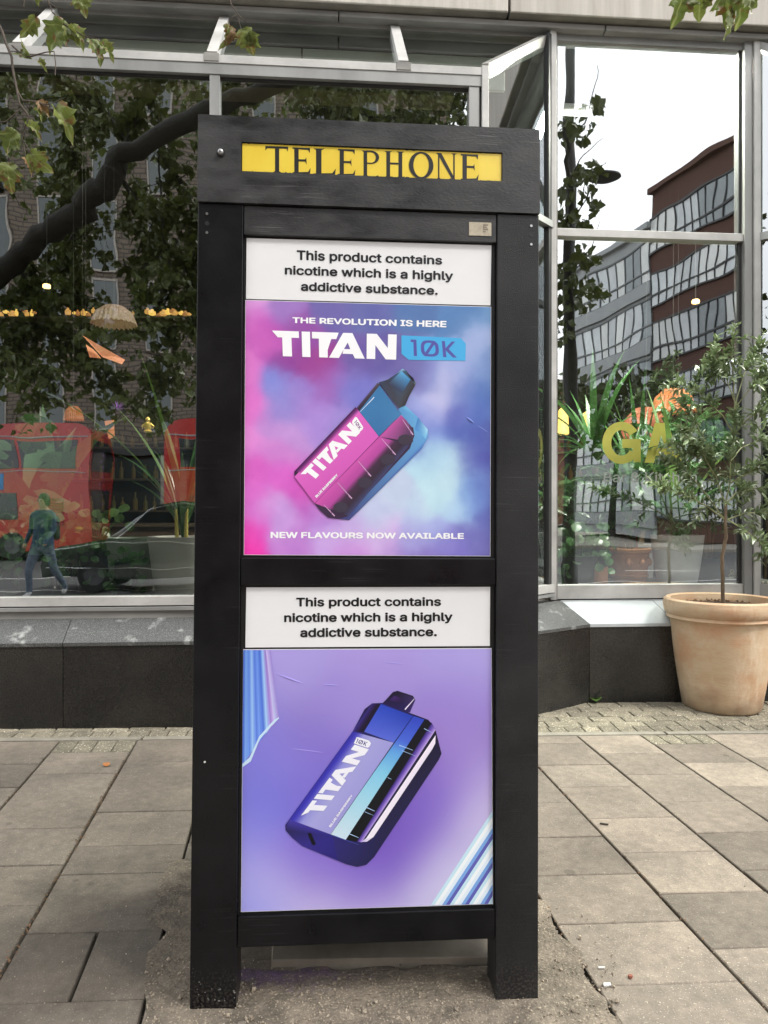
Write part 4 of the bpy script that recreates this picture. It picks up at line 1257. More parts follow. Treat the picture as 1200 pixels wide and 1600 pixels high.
D1.poly([(850, 284), (935, 365), (996, 440), (998, 488), (960, 560), (505, 1010), (440, 1003), (700, 620), (815, 310)], None,
        [(120, 190, 225), (105, 170, 220), (150, 215, 240), (100, 160, 215), (75, 110, 185), (70, 75, 130), (60, 65, 115), (60, 90, 160), (90, 150, 205)])
D1.quad((935, 365), (996, 440), (985, 500), (915, 440), [(70, 125, 190), (175, 225, 242), (120, 185, 225), (80, 140, 205)])
D1.poly([(158, 705), (550, 305), (700, 480), (905, 425), (913, 480), (885, 560), (530, 940), (500, 985), (440, 1003), (370, 995), (320, 950), (285, 905), (160, 738)], (62, 48, 72))
D1.quad((682, 146), (700, 165), (572, 330), (550, 306), [(95, 85, 95), (60, 50, 60), (40, 35, 42), (70, 55, 80)])
D1.quad((694, 164), (826, 345), (690, 486), (566, 326), [(62, 118, 168), (72, 130, 180), (60, 112, 165), (66, 125, 178)])
D1.stroke((660, 238), (572, 330), 5, (225, 235, 245))
D1.quad((690, 486), (826, 345), (500, 690), (285, 905), [(198, 88, 168)] * 4)
D1.quad((690, 486), (830, 350), (905, 435), (905, 520), [(200, 92, 172), (190, 85, 160), (70, 55, 75), (72, 60, 88)])
D1.quad((690, 486), (880, 540), (500, 985), (288, 905), None, n=(26, 12), stops_u=[(0, (205, 90, 175)), (.38, (180, 76, 158)), (.55, (72, 50, 72)), (.8, (58, 48, 62)), (1, (70, 72, 112))])
for (a_, b_) in (((838, 378), (905, 475)), ((708, 500), (795, 600)), ((560, 640), (640, 735)), ((430, 775), (520, 875)), ((345, 915), (412, 985))):
    D1.stroke(b_, a_, 7, (205, 170, 205)); D1.stroke((b_[0] - 14, b_[1] - 6), (a_[0] + 24, a_[1] - 2), 4, (150, 100, 150))
for (cx, cy) in ((855, 505), (745, 630), (600, 775), (450, 930)):
    D1.poly([(cx + 46 * math.cos(t), cy + 34 * math.sin(t)) for t in [k * .5236 for k in range(12)]], (66, 60, 74))
D1.quad((550, 308), (690, 487), (286, 905), (160, 738), [(222, 106, 196), (214, 98, 188), (205, 92, 182), (218, 104, 196)])
D1.quad((543, 300), (566, 330), (205, 712), (158, 705), None, n=(10, 6), stops_u=[(0, (60, 25, 70)), (.5, (120, 55, 120)), (1, (216, 100, 190))])
D1.stroke((690, 487), (286, 905), 3, (90, 30, 90)); D1.stroke((690, 145), (830, 345), 3, (30, 25, 35)); D1.stroke((690, 487), (830, 345), 3, (80, 40, 90))
D1.poly([(690, 145), (745, 128), (790, 98), (838, 60), (862, 72), (925, 150), (915, 168), (880, 232), (855, 290), (815, 306)], None,
        [(60, 70, 90), (58, 60, 75), (60, 80, 110), (150, 200, 230), (70, 90, 110), (120, 140, 150), (60, 55, 60), (52, 48, 55), (60, 60, 66), (70, 72, 80)])
D1.quad((832, 74), (888, 128), (835, 212), (745, 158), [(100, 175, 225), (72, 140, 195), (60, 70, 95), (58, 58, 78)])
D1.poly([(862, 80), (905, 118), (918, 150), (895, 130)], (28, 26, 32))
D1.shapes(TITAN, [(197, 722), (508, 395), (572, 460), (268, 776)], wht)
D1.poly([(541, 362), (552, 366), (592, 428), (588, 440), (568, 458), (553, 450), (521, 400), (523, 388)], wht)
ten_k(D1, [(549, 380), (582, 430), (566, 445), (533, 395)], (120, 50, 130))
D1.text('BLUE RASPBERRY', [(288, 860), (424, 718), (434, 729), (298, 872)], wht, .04)
D1.build('printed_picture', P1)
# lower poster artwork
A2 = Art((370, 1000, 2.857), YP)
rib = [(60, 95, 205), (120, 165, 235), (90, 130, 225), (150, 190, 240), (85, 120, 220), (110, 150, 232), (70, 105, 210), (160, 200, 245), (150, 120, 205), (190, 170, 225)]
def ribx(t, v): # t 0..1 across, v 0..1 down
    xt = 27 + t * 122
    yb = 575 - (t ** .85) * 215
    xb = 22 + t * 160
    return (xt + (xb - xt) * v, 49 + (yb - 49) * v)
for i in range(len(rib)):
    t0, t1 = i / len(rib), (i + 1) / len(rib)
    c2_ = rib[(i + 1) % len(rib)]
    A2.quad(ribx(t0, 0), ribx(t1, 0), ribx(t1, 1), ribx(t0, 1), [rib[i], c2_, tuple(min(255, v + 20) for v in c2_), rib[i]], n=(3, 8))
A2.poly([(22, 575), (60, 548), (100, 450), (150, 392), (186, 356), (188, 350), (180, 348), (150, 378), (98, 436), (55, 530), (22, 560)], (200, 225, 248))
A2.quad((128, 49), (150, 49), (186, 350), (165, 362), [(205, 190, 235), (150, 130, 210), (160, 140, 215), (190, 200, 240)])
A2.build('printed_ribbon', P2)
A2 = Art((370, 1000, 2.857), YP)
st = [(205, 232, 245), (240, 246, 252), (120, 160, 220), (100, 100, 190), (225, 240, 250), (235, 245, 252), (130, 185, 230), (90, 95, 175), (215, 235, 248), (238, 246, 252), (110, 150, 215), (110, 105, 190),
      (220, 238, 250), (150, 195, 235), (100, 110, 190), (200, 215, 240)]
st = [(200, 230, 245), (242, 248, 252), (225, 238, 250), (125, 170, 228), (98, 98, 182)] * 7
n_ = len(st)
for i in range(n_):
    t0, t1 = i / n_, (i + 1) / n_
    def e(t):       # where stripe t leaves the poster: bottom edge x from 868..1146 then right edge up
        return (868 + t * 600, 1194 - t * 14)
    def f_(t): return (1146, 770 + t * 890 * 1.0)
    A, B = e(t0), e(t1); C_, D_ = f_(t1), f_(t0)
    pts = [A, B, C_, D_]
    # clip to the poster: x <= 1146, y <= bottom edge
    def clip(pts, fn):
        out = []
        for j in range(len(pts)):
            p, q = pts[j - 1], pts[j]
            fp, fq = fn(p), fn(q)
            if (fp >= 0) != (fq >= 0):
                k = fp / (fp - fq); out.append((p[0] + (q[0] - p[0]) * k, p[1] + (q[1] - p[1]) * k))
            if fq >= 0: out.append(q)
        return out
    pts = clip(pts, lambda p: 1146.5 - p[0])
    if len(pts) > 2: pts = clip(pts, lambda p: (1222 - 30 * p[0] / 1146) - p[1])
    if len(pts) > 2: A2.poly(pts, st[i])
A2.build('printed_ribbon', P2)
D2 = Art((430, 1070, 4.2857), YP - .0009)
D2.poly([(66, 950), (95, 908), (520, 320), (600, 170), (650, 131), (720, 128), (930, 205), (1030, 242), (1075, 300), (1118, 470), (1100, 510), (665, 1165), (612, 1218), (550, 1232), (480, 1215), (180, 1092), (112, 1035), (68, 985)], None,
        [(40, 38, 95), (60, 50, 130), (40, 35, 110), (35, 25, 80), (30, 20, 55), (40, 40, 110), (40, 50, 140), (25, 22, 45), (22, 20, 38), (30, 26, 60), (28, 26, 60), (36, 34, 78), (34, 32, 74), (40, 38, 84), (40, 38, 88), (52, 44, 130), (50, 44, 120), (40, 38, 95)])
D2.poly([(70, 945), (100, 912), (370, 1012), (385, 1030), (420, 1190), (190, 1095), (112, 1035), (70, 985)], None, [(40, 36, 90), (70, 58, 165), (48, 42, 140), (44, 38, 128), (40, 34, 115), (52, 42, 135), (46, 38, 110), (38, 34, 85)])
D2.poly([(720, 130), (745, 105), (790, 55), (822, 46), (925, 80), (942, 106), (905, 192), (880, 190)], None, [(35, 25, 70), (30, 22, 60), (25, 20, 45), (28, 24, 40), (22, 20, 36), (60, 45, 95), (60, 45, 110), (40, 30, 90)])
D2.quad((800, 80), (860, 100), (850, 130), (770, 110), [(70, 40, 110), (40, 25, 70), (35, 22, 60), (60, 35, 100)])
D2.stroke((872, 172), (935, 100), 9, (225, 215, 240))
D2.quad((648, 133), (712, 136), (598, 324), (520, 322), None, n=(12, 6), stops_u=[(0, (60, 50, 130)), (.25, (45, 28, 95)), (.6, (28, 18, 48)), (.92, (22, 16, 40)), (1, (45, 60, 160))])
D2.quad((710, 136), (928, 216), (798, 396), (597, 323), [(45, 72, 190), (38, 62, 175), (92, 110, 215), (84, 100, 212)])
D2.quad((520, 320), (797, 396), (370, 1012), (94, 912), None, n=(24, 4), stops_u=[(0, (48, 44, 158)), (.10, (60, 56, 180)), (.28, (148, 148, 218)), (.5, (166, 164, 222)), (1, (158, 155, 218))])
D2.quad((930, 216), (1002, 240), (472, 1050), (371, 1012), None, n=(4, 26), stops_v=[(0, (50, 70, 190)), (.2, (75, 105, 215)), (.28, (95, 160, 225)), (.45, (130, 200, 232)), (.7, (165, 215, 235)), (1, (205, 225, 238))])
D2.quad((1002, 240), (1052, 262), (548, 1062), (474, 1050), [(16, 16, 30), (14, 14, 26), (16, 15, 24), (10, 14, 18)])
D2.quad((1052, 262), (1078, 310), (580, 1066), (548, 1062), None, n=(6, 8), stops_u=[(0, (50, 36, 110)), (.5, (120, 90, 190)), (1, (190, 165, 225))])
D2.poly([(1078, 345), (1076, 400), (1055, 440), (660, 1030), (615, 1062), (575, 1064), (610, 1040)], None, [(245, 235, 248), (235, 225, 245), (225, 215, 240), (240, 232, 246), (225, 215, 240), (190, 175, 225), (245, 240, 250)])
D2.stroke((797, 396), (371, 1016), 3, (25, 22, 60)); D2.stroke((928, 215), (797, 396), 3, (25, 25, 80)); D2.stroke((598, 323), (797, 396), 3, (60, 60, 130))
for a_, b_, w_1 in (((832, 412), (925, 446), 6), ((850, 448), (945, 486), 4), ((755, 630), (782, 642), 4), ((610, 830), (668, 856), 7), ((600, 860), (660, 885), 4), ((495, 1008), (560, 1035), 6), ((1000, 300), (1060, 330), 4)):
    D2.stroke(a_, b_, w_1, (170, 200, 240))
D2.poly([(216, 1008), (226, 1003), (240, 1004), (272, 1076), (262, 1084), (248, 1082)], (12, 12, 26))
D2.stroke((390, 1020), (560, 1082), 5, (80, 95, 190))
D2.shapes(TITAN, [(172, 886), (532, 408), (628, 440), (298, 890)], (240, 240, 250))
D2.poly([(546, 358), (556, 358), (628, 380), (643, 398), (636, 416), (622, 430), (527, 400)], (240, 240, 250))
ten_k(D2, [(550, 368), (622, 392), (610, 418), (538, 394)], (70, 70, 140))
D2.text('BLUE RASPBERRY', [(358, 958), (510, 744), (522, 748), (372, 966)], (235, 235, 248), .045)
D2.build('printed_picture', P2)
# wrinkles where the vinyl has bubbled
wr = MB()
for (xa, ya, xb, yb2, r) in ((729, 650, 743, 661, .0035), (743, 661, 768, 677, .0016), (425, 1052, 480, 1072, .0025), (500, 1071, 535, 1073, .002), (590, 1035, 640, 1040, .0018), (440, 1170, 520, 1180, .0015)):
    ua, va = kuv(xa, ya); ub, vb = kuv(xb, yb2)
    L = 9
    pts = [(ua + (ub - ua) * i / (L - 1), YP + .0012, va + (vb - va) * i / (L - 1)) for i in range(L)]
    wr.tube(pts, [max(.0003, r * math.sin(math.pi * (i + .2) / (L - .6))) for i in range(L)], 8)
wr.c = [tuple(v * PGAIN for v in lin((118, 135, 208) if p[2] > -.2 else (160, 148, 222)))] * len(wr.v) if False else [tuple(v * PGAIN for v in lin((118, 135, 208) if p[2] > -.2 else (160, 148, 222))) for p in wr.v]
wr.build('vinyl_crease', PRINT, kiosk, smooth=True, color=True, kind='stuff')
# sticker, its code left out
stk = kb_('asset_sticker', M('sticker_cream', (.50, .44, .33), (.36, .31, .24), scale=60, rough=.6), kuv(733, 358)[0], kuv(768, 358)[0], .0015, .0032, kuv(750, 368)[1], kuv(750, 347)[1], .0004)
sa = Art((700, 320, 7.5), .0012)
for i, s_ in enumerate(('8102', '074', '0003', '03')):
    y_ = 226 + i * 26
    sa.text(s_, [(414, y_), (414 + 14 * len(s_), y_ + 1), (414 + 14 * len(s_), y_ + 17), (414, y_ + 16)], (70, 65, 60), .02)
sa.build('sticker_print', stk)
# ================================================================== PLANTS, POTS AND LAMPS
def leafmesh(name, outline, mat, fold=.12, curl=.15, double=False):
    """leaf in local XY, stem at origin, tip towards +Y, folded at the midrib"""
    pts = outline + [(-x, y) for x, y in reversed(outline[1:-1])]
    m = MB()
    n = len(outline)
    L = max(y for x, y in outline)
    def z(x, y): return abs(x) * fold * 2 - curl * (y / L) ** 2 * L * .6
    vs = [(x, y, z(x, y)) for x, y in pts]
    rib = [(0, y, z(0, y) - .02 * L * 0) for x, y in outline[1:-1]]
    base = len(vs)
    vs += rib
    fs = []
    for i in range(n - 1):           # right half
        a, b = i, i + 1
        ra = 0 if i == 0 else base + i - 1
        rb = n - 1 if i + 1 == n - 1 else base + i
        f = [a, b, rb, ra]; f = [v for k, v in enumerate(f) if v not in f[:k]]
        if len(f) > 2: fs.append(tuple(f))
        la = 0 if i == 0 else len(pts) - i
        lb = n - 1 if i + 1 == n - 1 else len(pts) - i - 1
        f = [ra, rb, lb, la]; f = [v for k, v in enumerate(f) if v not in f[:k]]
        if len(f) > 2: fs.append(tuple(f))
    m.add(vs, fs)
    return m, m.mesh(name, mat)
def leaf_col(name, c1, c2, rnd=.25, rough=.45, trans=.3, **k):
    return M(name, c1, c2, scale=14, rough=rough, trans=trans, rnd=rnd, **k)
import mathutils
def _vein_extra(N, L, co, mp, out, b):
    sp = N.new('ShaderNodeSeparateXYZ'); L.new(co.outputs['Object'], sp.inputs[0])
    yy = N.new('ShaderNodeMath'); yy.operation = 'SUBTRACT'; L.new(sp.outputs['Y'], yy.inputs[0]); yy.inputs[1].default_value = .04
    an = N.new('ShaderNodeMath'); an.operation = 'ARCTAN2'; L.new(sp.outputs['X'], an.inputs[0]); L.new(yy.outputs[0], an.inputs[1])
    k = N.new('ShaderNodeMath'); k.operation = 'MULTIPLY'; L.new(an.outputs[0], k.inputs[0]); k.inputs[1].default_value = 4.0
    s_ = N.new('ShaderNodeMath'); s_.operation = 'SINE'; L.new(k.outputs[0], s_.inputs[0])
    ab = N.new('ShaderNodeMath'); ab.operation = 'ABSOLUTE'; L.new(s_.outputs[0], ab.inputs[0])
    mr = N.new('ShaderNodeMapRange'); mr.inputs['From Min'].default_value = .04; mr.inputs['From Max'].default_value = .22; mr.inputs['To Min'].default_value = .55; mr.inputs['To Max'].default_value = 0
    L.new(ab.outputs[0], mr.inputs['Value'])
    n = N.new('ShaderNodeTexNoise'); n.inputs['Scale'].default_value = 3.5; n.inputs['Detail'].default_value = 6; L.new(mp.outputs[0], n.inputs['Vector'])
    r = N.new('ShaderNodeValToRGB'); r.color_ramp.elements[0].position = .56; r.color_ramp.elements[1].position = .64; L.new(n.outputs['Fac'], r.inputs['Fac'])
    m0 = N.new('ShaderNodeMix'); m0.data_type = 'RGBA'; L.new(r.outputs[0], m0.inputs['Factor']); L.new(out, m0.inputs['A']); m0.inputs['B'].default_value = (.16, .085, .03, 1)
    mx = N.new('ShaderNodeMix'); mx.data_type = 'RGBA'; L.new(mr.outputs[0], mx.inputs['Factor']); L.new(m0.outputs['Result'], mx.inputs['A']); mx.inputs['B'].default_value = (.36, .38, .15, 1)
    return mx.outputs['Result']
plane_m = leaf_col('plane_leaf', (.09, .135, .028), (.13, .155, .035), rnd=.3, extra=_vein_extra)
plane_dk = leaf_col('plane_leaf_high', (.055, .082, .018), (.09, .105, .022), rnd=.5, trans=.28)
plane_y = M('plane_leaf_autumn', (.17, .22, .045), (.14, .155, .04), scale=16, rough=.5, trans=.3, rnd=.15, extra=_vein_extra)
plane_b = M('plane_leaf_brown', (.15, .075, .03), (.26, .17, .07), scale=14, rough=.6, trans=.2)
olive_m = leaf_col('olive_leaf', (.29, .37, .20), (.16, .22, .085), rnd=.45, rough=.28, trans=.2)
deep_m = leaf_col('house_plant_leaf', (.07, .17, .05), (.04, .105, .03), rnd=.2, rough=.35, trans=.25)
pale_m = leaf_col('fresh_leaf', (.14, .24, .06), (.09, .17, .04), rnd=.2, rough=.4, trans=.35)
bark = M('plane_bark', (.028, .025, .02), (.014, .013, .010), scale=14, rough=.9, bump=.01, bscale=30)
twig_m = M('twig_bark', (.10, .075, .055), (.05, .038, .03), scale=40, rough=.8)
wood_ol = M('olive_trunk_bark', (.20, .14, .085), (.12, .085, .055), scale=22, rough=.85, bump=.003, bscale=60, stretch=(1, 1, .4))
PLANE = [(0, 0), (.20, -.06), (.42, .10), (.34, .20), (.62, .44), (.40, .46), (.44, .60), (.22, .62), (.20, .78), (0, 1.0)]
SERR = [(0, 0), (.10, .02), (.16, .10), (.20, .25), (.23, .45), (.20, .65), (.12, .85), (0, 1.0)]
ELL = [(0, 0), (.10, .12), (.16, .35), (.165, .6), (.10, .85), (0, 1.0)]
ROUND = [(0, 0), (.25, .03), (.42, .18), (.5, .42), (.44, .70), (.26, .92), (0, 1.0)]
MONST = [(0, 0), (.22, -.10), (.44, .02), (.54, .22), (.30, .26), (.55, .40), (.52, .54), (.26, .46), (.46, .68), (.38, .80), (.18, .64), (.26, .90), (0, 1.05)]
def ripple(me, seed, amp=.05, curl=.5):
    """divide the leaf finely and let it cup, droop and ripple"""
    bm = bmesh.new(); bm.from_mesh(me)
    bmesh.ops.triangulate(bm, faces=bm.faces[:])
    bmesh.ops.subdivide_edges(bm, edges=bm.edges[:], cuts=2, use_grid_fill=True)
    off = Vector((seed * 3.1, seed * 1.7, 0))
    for v in bm.verts:
        r = math.hypot(v.co.x, v.co.y - .4)
        v.co.z += amp * mathutils.noise.noise(v.co * 3.2 + off) + amp * .5 * mathutils.noise.noise(v.co * 7 + off) - curl * .35 * r * r
        a = v.co.x * curl * .5
        v.co.x *= 1 - .12 * curl
        v.co.z += abs(a) * .15
    bm.to_mesh(me); bm.free()
    me.polygons.foreach_set('use_smooth', [True] * len(me.polygons))
    return me
pl_o, pl_me = leafmesh('plane_leaf', PLANE, plane_y, .10, .25)
_, pl_me2 = leafmesh('plane_leaf', PLANE, plane_m, .16, .35)
_, pl_me3 = leafmesh('plane_leaf', PLANE, plane_b, .3, .5)
_, pl_me4 = leafmesh('plane_leaf', [(x * .7, y) for x, y in PLANE], plane_y, .5, .5)

for i_, (m_, c_) in enumerate(((pl_me, .6), (pl_me2, .9), (pl_me3, 1.6), (pl_me4, 1.3))): ripple(m_, i_ + 1, .16, c_)
def scatter_leaves(name, base, places, mat, parent, kind='stuff', **kw):
    """many leaves in one mesh; places: (pos, euler, scale)"""
    bv_ = np.array(base.v); nb = len(bv_)
    V, Fc = [], []
    for i, (p, e, s) in enumerate(places):
        R_ = np.array(e.to_matrix() if hasattr(e, 'to_matrix') else e)
        V.append(bv_ @ R_.T * s + np.array(p)); Fc += [tuple(v + i * nb for v in f) for f in base.f]
    me = bpy.data.meshes.new(name)
    me.from_pydata([tuple(v) for v in np.vstack(V)], [], Fc)
    me.materials.append(mat)
    o = bpy.data.objects.new(name, me); COL.objects.link(o)
    if parent is not None: o.parent = parent
    if kind: o['kind'] = kind
    for k, v in kw.items(): o[k] = v
    return o
def aim(d, roll=0.0):
    """rotation taking +Y to d with given roll"""
    d = Vector(d).normalized()
    q = d.to_track_quat('Y', 'Z')
    return (q @ Euler((0, roll, 0)).to_quaternion()).to_euler()
def rdir(rg, up=0.0):
    v = Vector((rg.gauss(0, 1), rg.gauss(0, 1), rg.gauss(0, 1) + up)); return v.normalized()

# ---- terracotta planter with its small olive tree, right of the kiosk
def _pot_extra(N, L, co, mp, out, b):
    sp = N.new('ShaderNodeSeparateXYZ'); L.new(co.outputs['Object'], sp.inputs[0])
    # lime bloom in soft upright patches, raw orange where it has rubbed off, dirt low down
    n1 = N.new('ShaderNodeTexNoise'); n1.inputs['Scale'].default_value = 3.4; n1.inputs['Detail'].default_value = 9; n1.inputs['Roughness'].default_value = .7; L.new(co.outputs['Object'], n1.inputs['Vector'])
    r1 = N.new('ShaderNodeValToRGB'); r1.color_ramp.elements[0].position = .47; r1.color_ramp.elements[1].position = .68; L.new(n1.outputs['Fac'], r1.inputs['Fac'])
    q = N.new('ShaderNodeMath'); q.operation = 'MULTIPLY'; q.inputs[1].default_value = .75; L.new(r1.outputs[0], q.inputs[0])
    m1 = N.new('ShaderNodeMix'); m1.data_type = 'RGBA'; L.new(q.outputs[0], m1.inputs['Factor']); L.new(out, m1.inputs['A']); m1.inputs['B'].default_value = (.50, .24, .12, 1)
    n2 = N.new('ShaderNodeTexNoise'); n2.inputs['Scale'].default_value = 5; n2.inputs['Detail'].default_value = 10; n2.inputs['Roughness'].default_value = .75
    mpp = N.new('ShaderNodeMapping'); mpp.inputs['Scale'].default_value = (1, 1, .35); mpp.inputs['Location'].default_value = (4, 2, 1); L.new(co.outputs['Object'], mpp.inputs['Vector']); L.new(mpp.outputs[0], n2.inputs['Vector'])
    r2 = N.new('ShaderNodeValToRGB'); r2.color_ramp.elements[0].position = .52; r2.color_ramp.elements[1].position = .66; L.new(n2.outputs['Fac'], r2.inputs['Fac'])
    q2 = N.new('ShaderNodeMath'); q2.operation = 'MULTIPLY'; q2.inputs[1].default_value = .55; L.new(r2.outputs[0], q2.inputs[0])
    m2 = N.new('ShaderNodeMix'); m2.data_type = 'RGBA'; L.new(q2.outputs[0], m2.inputs['Factor']); L.new(m1.outputs['Result'], m2.inputs['A']); m2.inputs['B'].default_value = (.72, .60, .44, 1)
    n3 = N.new('ShaderNodeTexNoise'); n3.inputs['Scale'].default_value = 7; n3.inputs['Detail'].default_value = 8; L.new(co.outputs['Object'], n3.inputs['Vector'])
    zz = N.new('ShaderNodeMath'); zz.operation = 'MULTIPLY_ADD'; L.new(n3.outputs['Fac'], zz.inputs[0]); zz.inputs[1].default_value = -.34; L.new(sp.outputs['Z'], zz.inputs[2])
    m3 = N.new('ShaderNodeMapRange'); m3.inputs['From Min'].default_value = -.15; m3.inputs['From Max'].default_value = -.02; m3.inputs['To Min'].default_value = .55; m3.inputs['To Max'].default_value = 0; L.new(zz.outputs[0], m3.inputs['Value'])
    m4 = N.new('ShaderNodeMix'); m4.data_type = 'RGBA'; L.new(m3.outputs[0], m4.inputs['Factor']); L.new(m2.outputs['Result'], m4.inputs['A']); m4.inputs['B'].default_value = (.18, .14, .09, 1)
    return m4.outputs['Result']
terra = M('weathered_terracotta', (.56, .43, .29), (.48, .33, .20), scale=3.2, extra=_pot_extra, rough=.8, rough2=.9, bump=.0015, bscale=40, stretch=(1, 1, 3.5),
          detail=9)
soil = M('potting_soil', (.07, .04, .022), (.03, .018, .012), scale=50, rough=.95, bump=.008, bscale=60)
pb = ground_hit(1127, 1117)
DP = 1.02
pd = pb.y + .20; px0 = (1127 - 600) / FPX * pd
zg = gz(px0, pd)
rim_w = (1213 - 1041) / 2 / FPX * pd
zrim = EYE - (942 - 800) / FPX * pd
bot_r = (1190 - 1075) / 2 / FPX * pd
Hh = zrim - zg + .035
planter = empty('terracotta_planter', 'large weathered terracotta pot standing on the block paving in front of the tall window', 'plant pot', loc=(px0, pd, zg))
pr = [(bot_r * .96, 0), (bot_r, .012), (rim_w * .86, Hh * .74), (rim_w * .885, Hh * .80), (rim_w * .95, Hh * .825), (rim_w * .93, Hh * .85), (rim_w * .97, Hh * .87), (rim_w * 1.0, Hh * .93),
      (rim_w * .985, Hh * .985), (rim_w * .94, Hh), (rim_w * .87, Hh * .99), (rim_w * .85, Hh * .95), (rim_w * .84, Hh * .90)]
# finer profile so the wall bows a little
fine = []
for (a, b), (c, d) in zip(pr[:-1], pr[1:]):
    k = 8 if abs(d - b) > .15 else 2
    for i in range(k): fine.append((a + (c - a) * i / k + (math.sin(math.pi * i / k) * .006 if k == 8 else 0), b + (d - b) * i / k))
fine.append(pr[-1])
MB().lathe(fine, 64, wob=.004).build('pot_wall', terra, planter, smooth=True)
sm = MB(); rs_ = random.Random(3)
so = MB().lathe([(rim_w * .842, Hh * .86), (rim_w * .84, Hh * .925), (rim_w * .6, Hh * .93), (rim_w * .3, Hh * .945), (.01, Hh * .95)], 40, wob=.02).build('soil', soil, planter, smooth=True)
for i in range(150):
    a = rs_.uniform(0, 6.28); r = rim_w * .8 * math.sqrt(rs_.random()); s_ = rs_.uniform(.004, .014)
    c = (r * math.cos(a), r * math.sin(a), Hh * .94)
    sm.add([(c[0] + s_ * x, c[1] + s_ * y * .8, c[2] + s_ * z * .7) for x, y, z in ((1, 0, 0), (-1, .2, 0), (0, 1, 0), (.1, -1, 0), (0, 0, 1), (0, 0, -1))],
           [(0, 2, 4), (2, 1, 4), (1, 3, 4), (3, 0, 4), (2, 0, 5), (1, 2, 5), (3, 1, 5), (0, 3, 5)])
sm.build('bark_chips', M('bark_chips', (.16, .085, .04), (.07, .04, .02), scale=30, rough=.9), planter, kind='stuff')
# tree: trunk and branches measured in the photo
olive = empty('olive_tree', 'young grey-green olive tree growing in the large terracotta pot', 'tree', loc=(px0, pd, zg))
O3 = Vector((px0, pd, zg))
def tp(x, y, dy=0.0): return at(x, y, pd + dy) - O3
rt = random.Random(21)
def branch(pts, r0, r1, name='branch', n=7):
    P = [tp(*p) for p in pts]
    m = MB()
    # subdivide
    Q = []
    for a, b in zip(P[:-1], P[1:]):
        for i in range(3):
            Q.append(a.lerp(b, i / 3) + Vector((rt.gauss(0, 1), rt.gauss(0, 1), 0)) * .0018)
    Q.append(P[-1])
    m.tube(Q, [r0 + (r1 - r0) * i / (len(Q) - 1) for i in range(len(Q))], n)
    m.build(name, wood_ol if r0 > .006 else green_stem, olive, smooth=True)
    return Q
green_stem = M('green_stem', (.22, .24, .10), (.15, .15, .07), scale=20, rough=.6)
trunk = branch([(1130, 957), (1129, 900), (1128, 870), (1134, 840), (1133, 812), (1134, 785)], .0125, .0098, 'trunk', 10)
brs = [
    [(1134, 787, 0), (1125, 765, .02), (1118, 745, .03), (1108, 725, .05), (1102, 690, .06)],
    [(1134, 787, 0), (1140, 755, -.02), (1142, 720, -.03), (1146, 680, -.03), (1148, 640, -.05)],
    [(1132, 812, 0), (1110, 795, -.05), (1085, 780, -.10), (1055, 768, -.14), (1035, 764, -.16)],
    [(1132, 812, 0), (1105, 775, .05), (1075, 740, .10), (1050, 722, .12), (1030, 715, .14)],
    [(1136, 812, 0), (1160, 803, .05), (1190, 800, .1), (1225, 805, .14)],
    [(1136, 812, 0), (1160, 826, -.08), (1185, 845, -.14), (1210, 858, -.2)],
    [(1118, 745, .03), (1100, 715, -.02), (1082, 690, -.05), (1062, 672, -.06)],
    [(1142, 720, -.03), (1158, 700, .02), (1182, 690, .05), (1212, 680, .08)],
    [(1146, 680, -.03), (1130, 650, -.02), (1108, 630, .0), (1090, 612, .03), (1064, 600, .04)],
    [(1148, 640, -.05), (1146, 600, -.05), (1144, 560, -.04), (1146, 525, -.03), (1150, 505, -.02)],
    [(1147, 625, -.05), (1135, 590, 0), (1122, 560, .02), (1112, 535, .03)],
    [(1135, 600, 0), (1115, 580, .0), (1098, 565, .02)],
    [(1148, 640, -.05), (1165, 615, -.08), (1180, 595, -.10), (1205, 575, -.12)],
    [(1146, 680, -.03), (1168, 655, -.1), (1190, 640, -.14), (1215, 630, -.16)],
    [(1140, 755, -.02), (1158, 745, -.08), (1180, 735, -.12), (1210, 728, -.12)],
    [(1134, 787, 0), (1150, 770, .05), (1172, 765, .1), (1200, 762, .12)],
    [(1102, 690, .06), (1092, 670, .08), (1080, 650, .1), (1070, 636, .1)],
    [(1148, 640, -.05), (1160, 590, .02), (1175, 560, .05), (1185, 545, .05)],
    [(1108, 725, .05), (1085, 712, .0), (1065, 705, -.03), (1045, 690, -.05)],
]
tips = []
for b in brs:
    Q = branch(b, .0058 if b[0][1] > 640 else .004, .0016)
    tips.append(Q)
olv_base, olv_me = leafmesh('leaf', ELL, olive_m, .25, .25)
leaves = []
def leafy(Q, dens, start=.3):
    n = len(Q)
    for i in range(n - 1):
        t = i / (n - 1)
        if t < start: continue
        a, b = Q[i], Q[i + 1]
        d = (b - a).normalized()
        cnt = max(1, int((b - a).length / .0080 * dens))
        for k in range(cnt):
            p = a.lerp(b, rt.random())
            side = d.orthogonal().normalized(); side.rotate(Matrix.Rotation(rt.uniform(0, 6.28), 3, d))
            dd = (d * rt.uniform(.3, .9) + side * rt.uniform(.6, 1.1) + Vector((0, 0, .15))).normalized()
            leaves.append((p, aim(dd, rt.uniform(-1, 1)), rt.uniform(.040, .066)))
for Q in tips:
    leafy(Q, 1.0, .42)
    # side twigs
    n = len(Q)
    for j in range(11):
        i = rt.randint(int(n * .35), n - 1)
        p = Q[i]
        dd = (Q[-1] - Q[0]).normalized() * .6 + rdir(rt, .3) * .9
        L = rt.uniform(.05, .14)
        tw = [p + dd.normalized() * L * k / 4 + Vector((0, 0, -.01 * (k / 4) ** 2)) for k in range(5)]
        MB().tube(tw, [.0014, .0012, .001, .0008, .0006], 4).build('twig', green_stem, olive)
        leafy(tw, 1.05, 0)
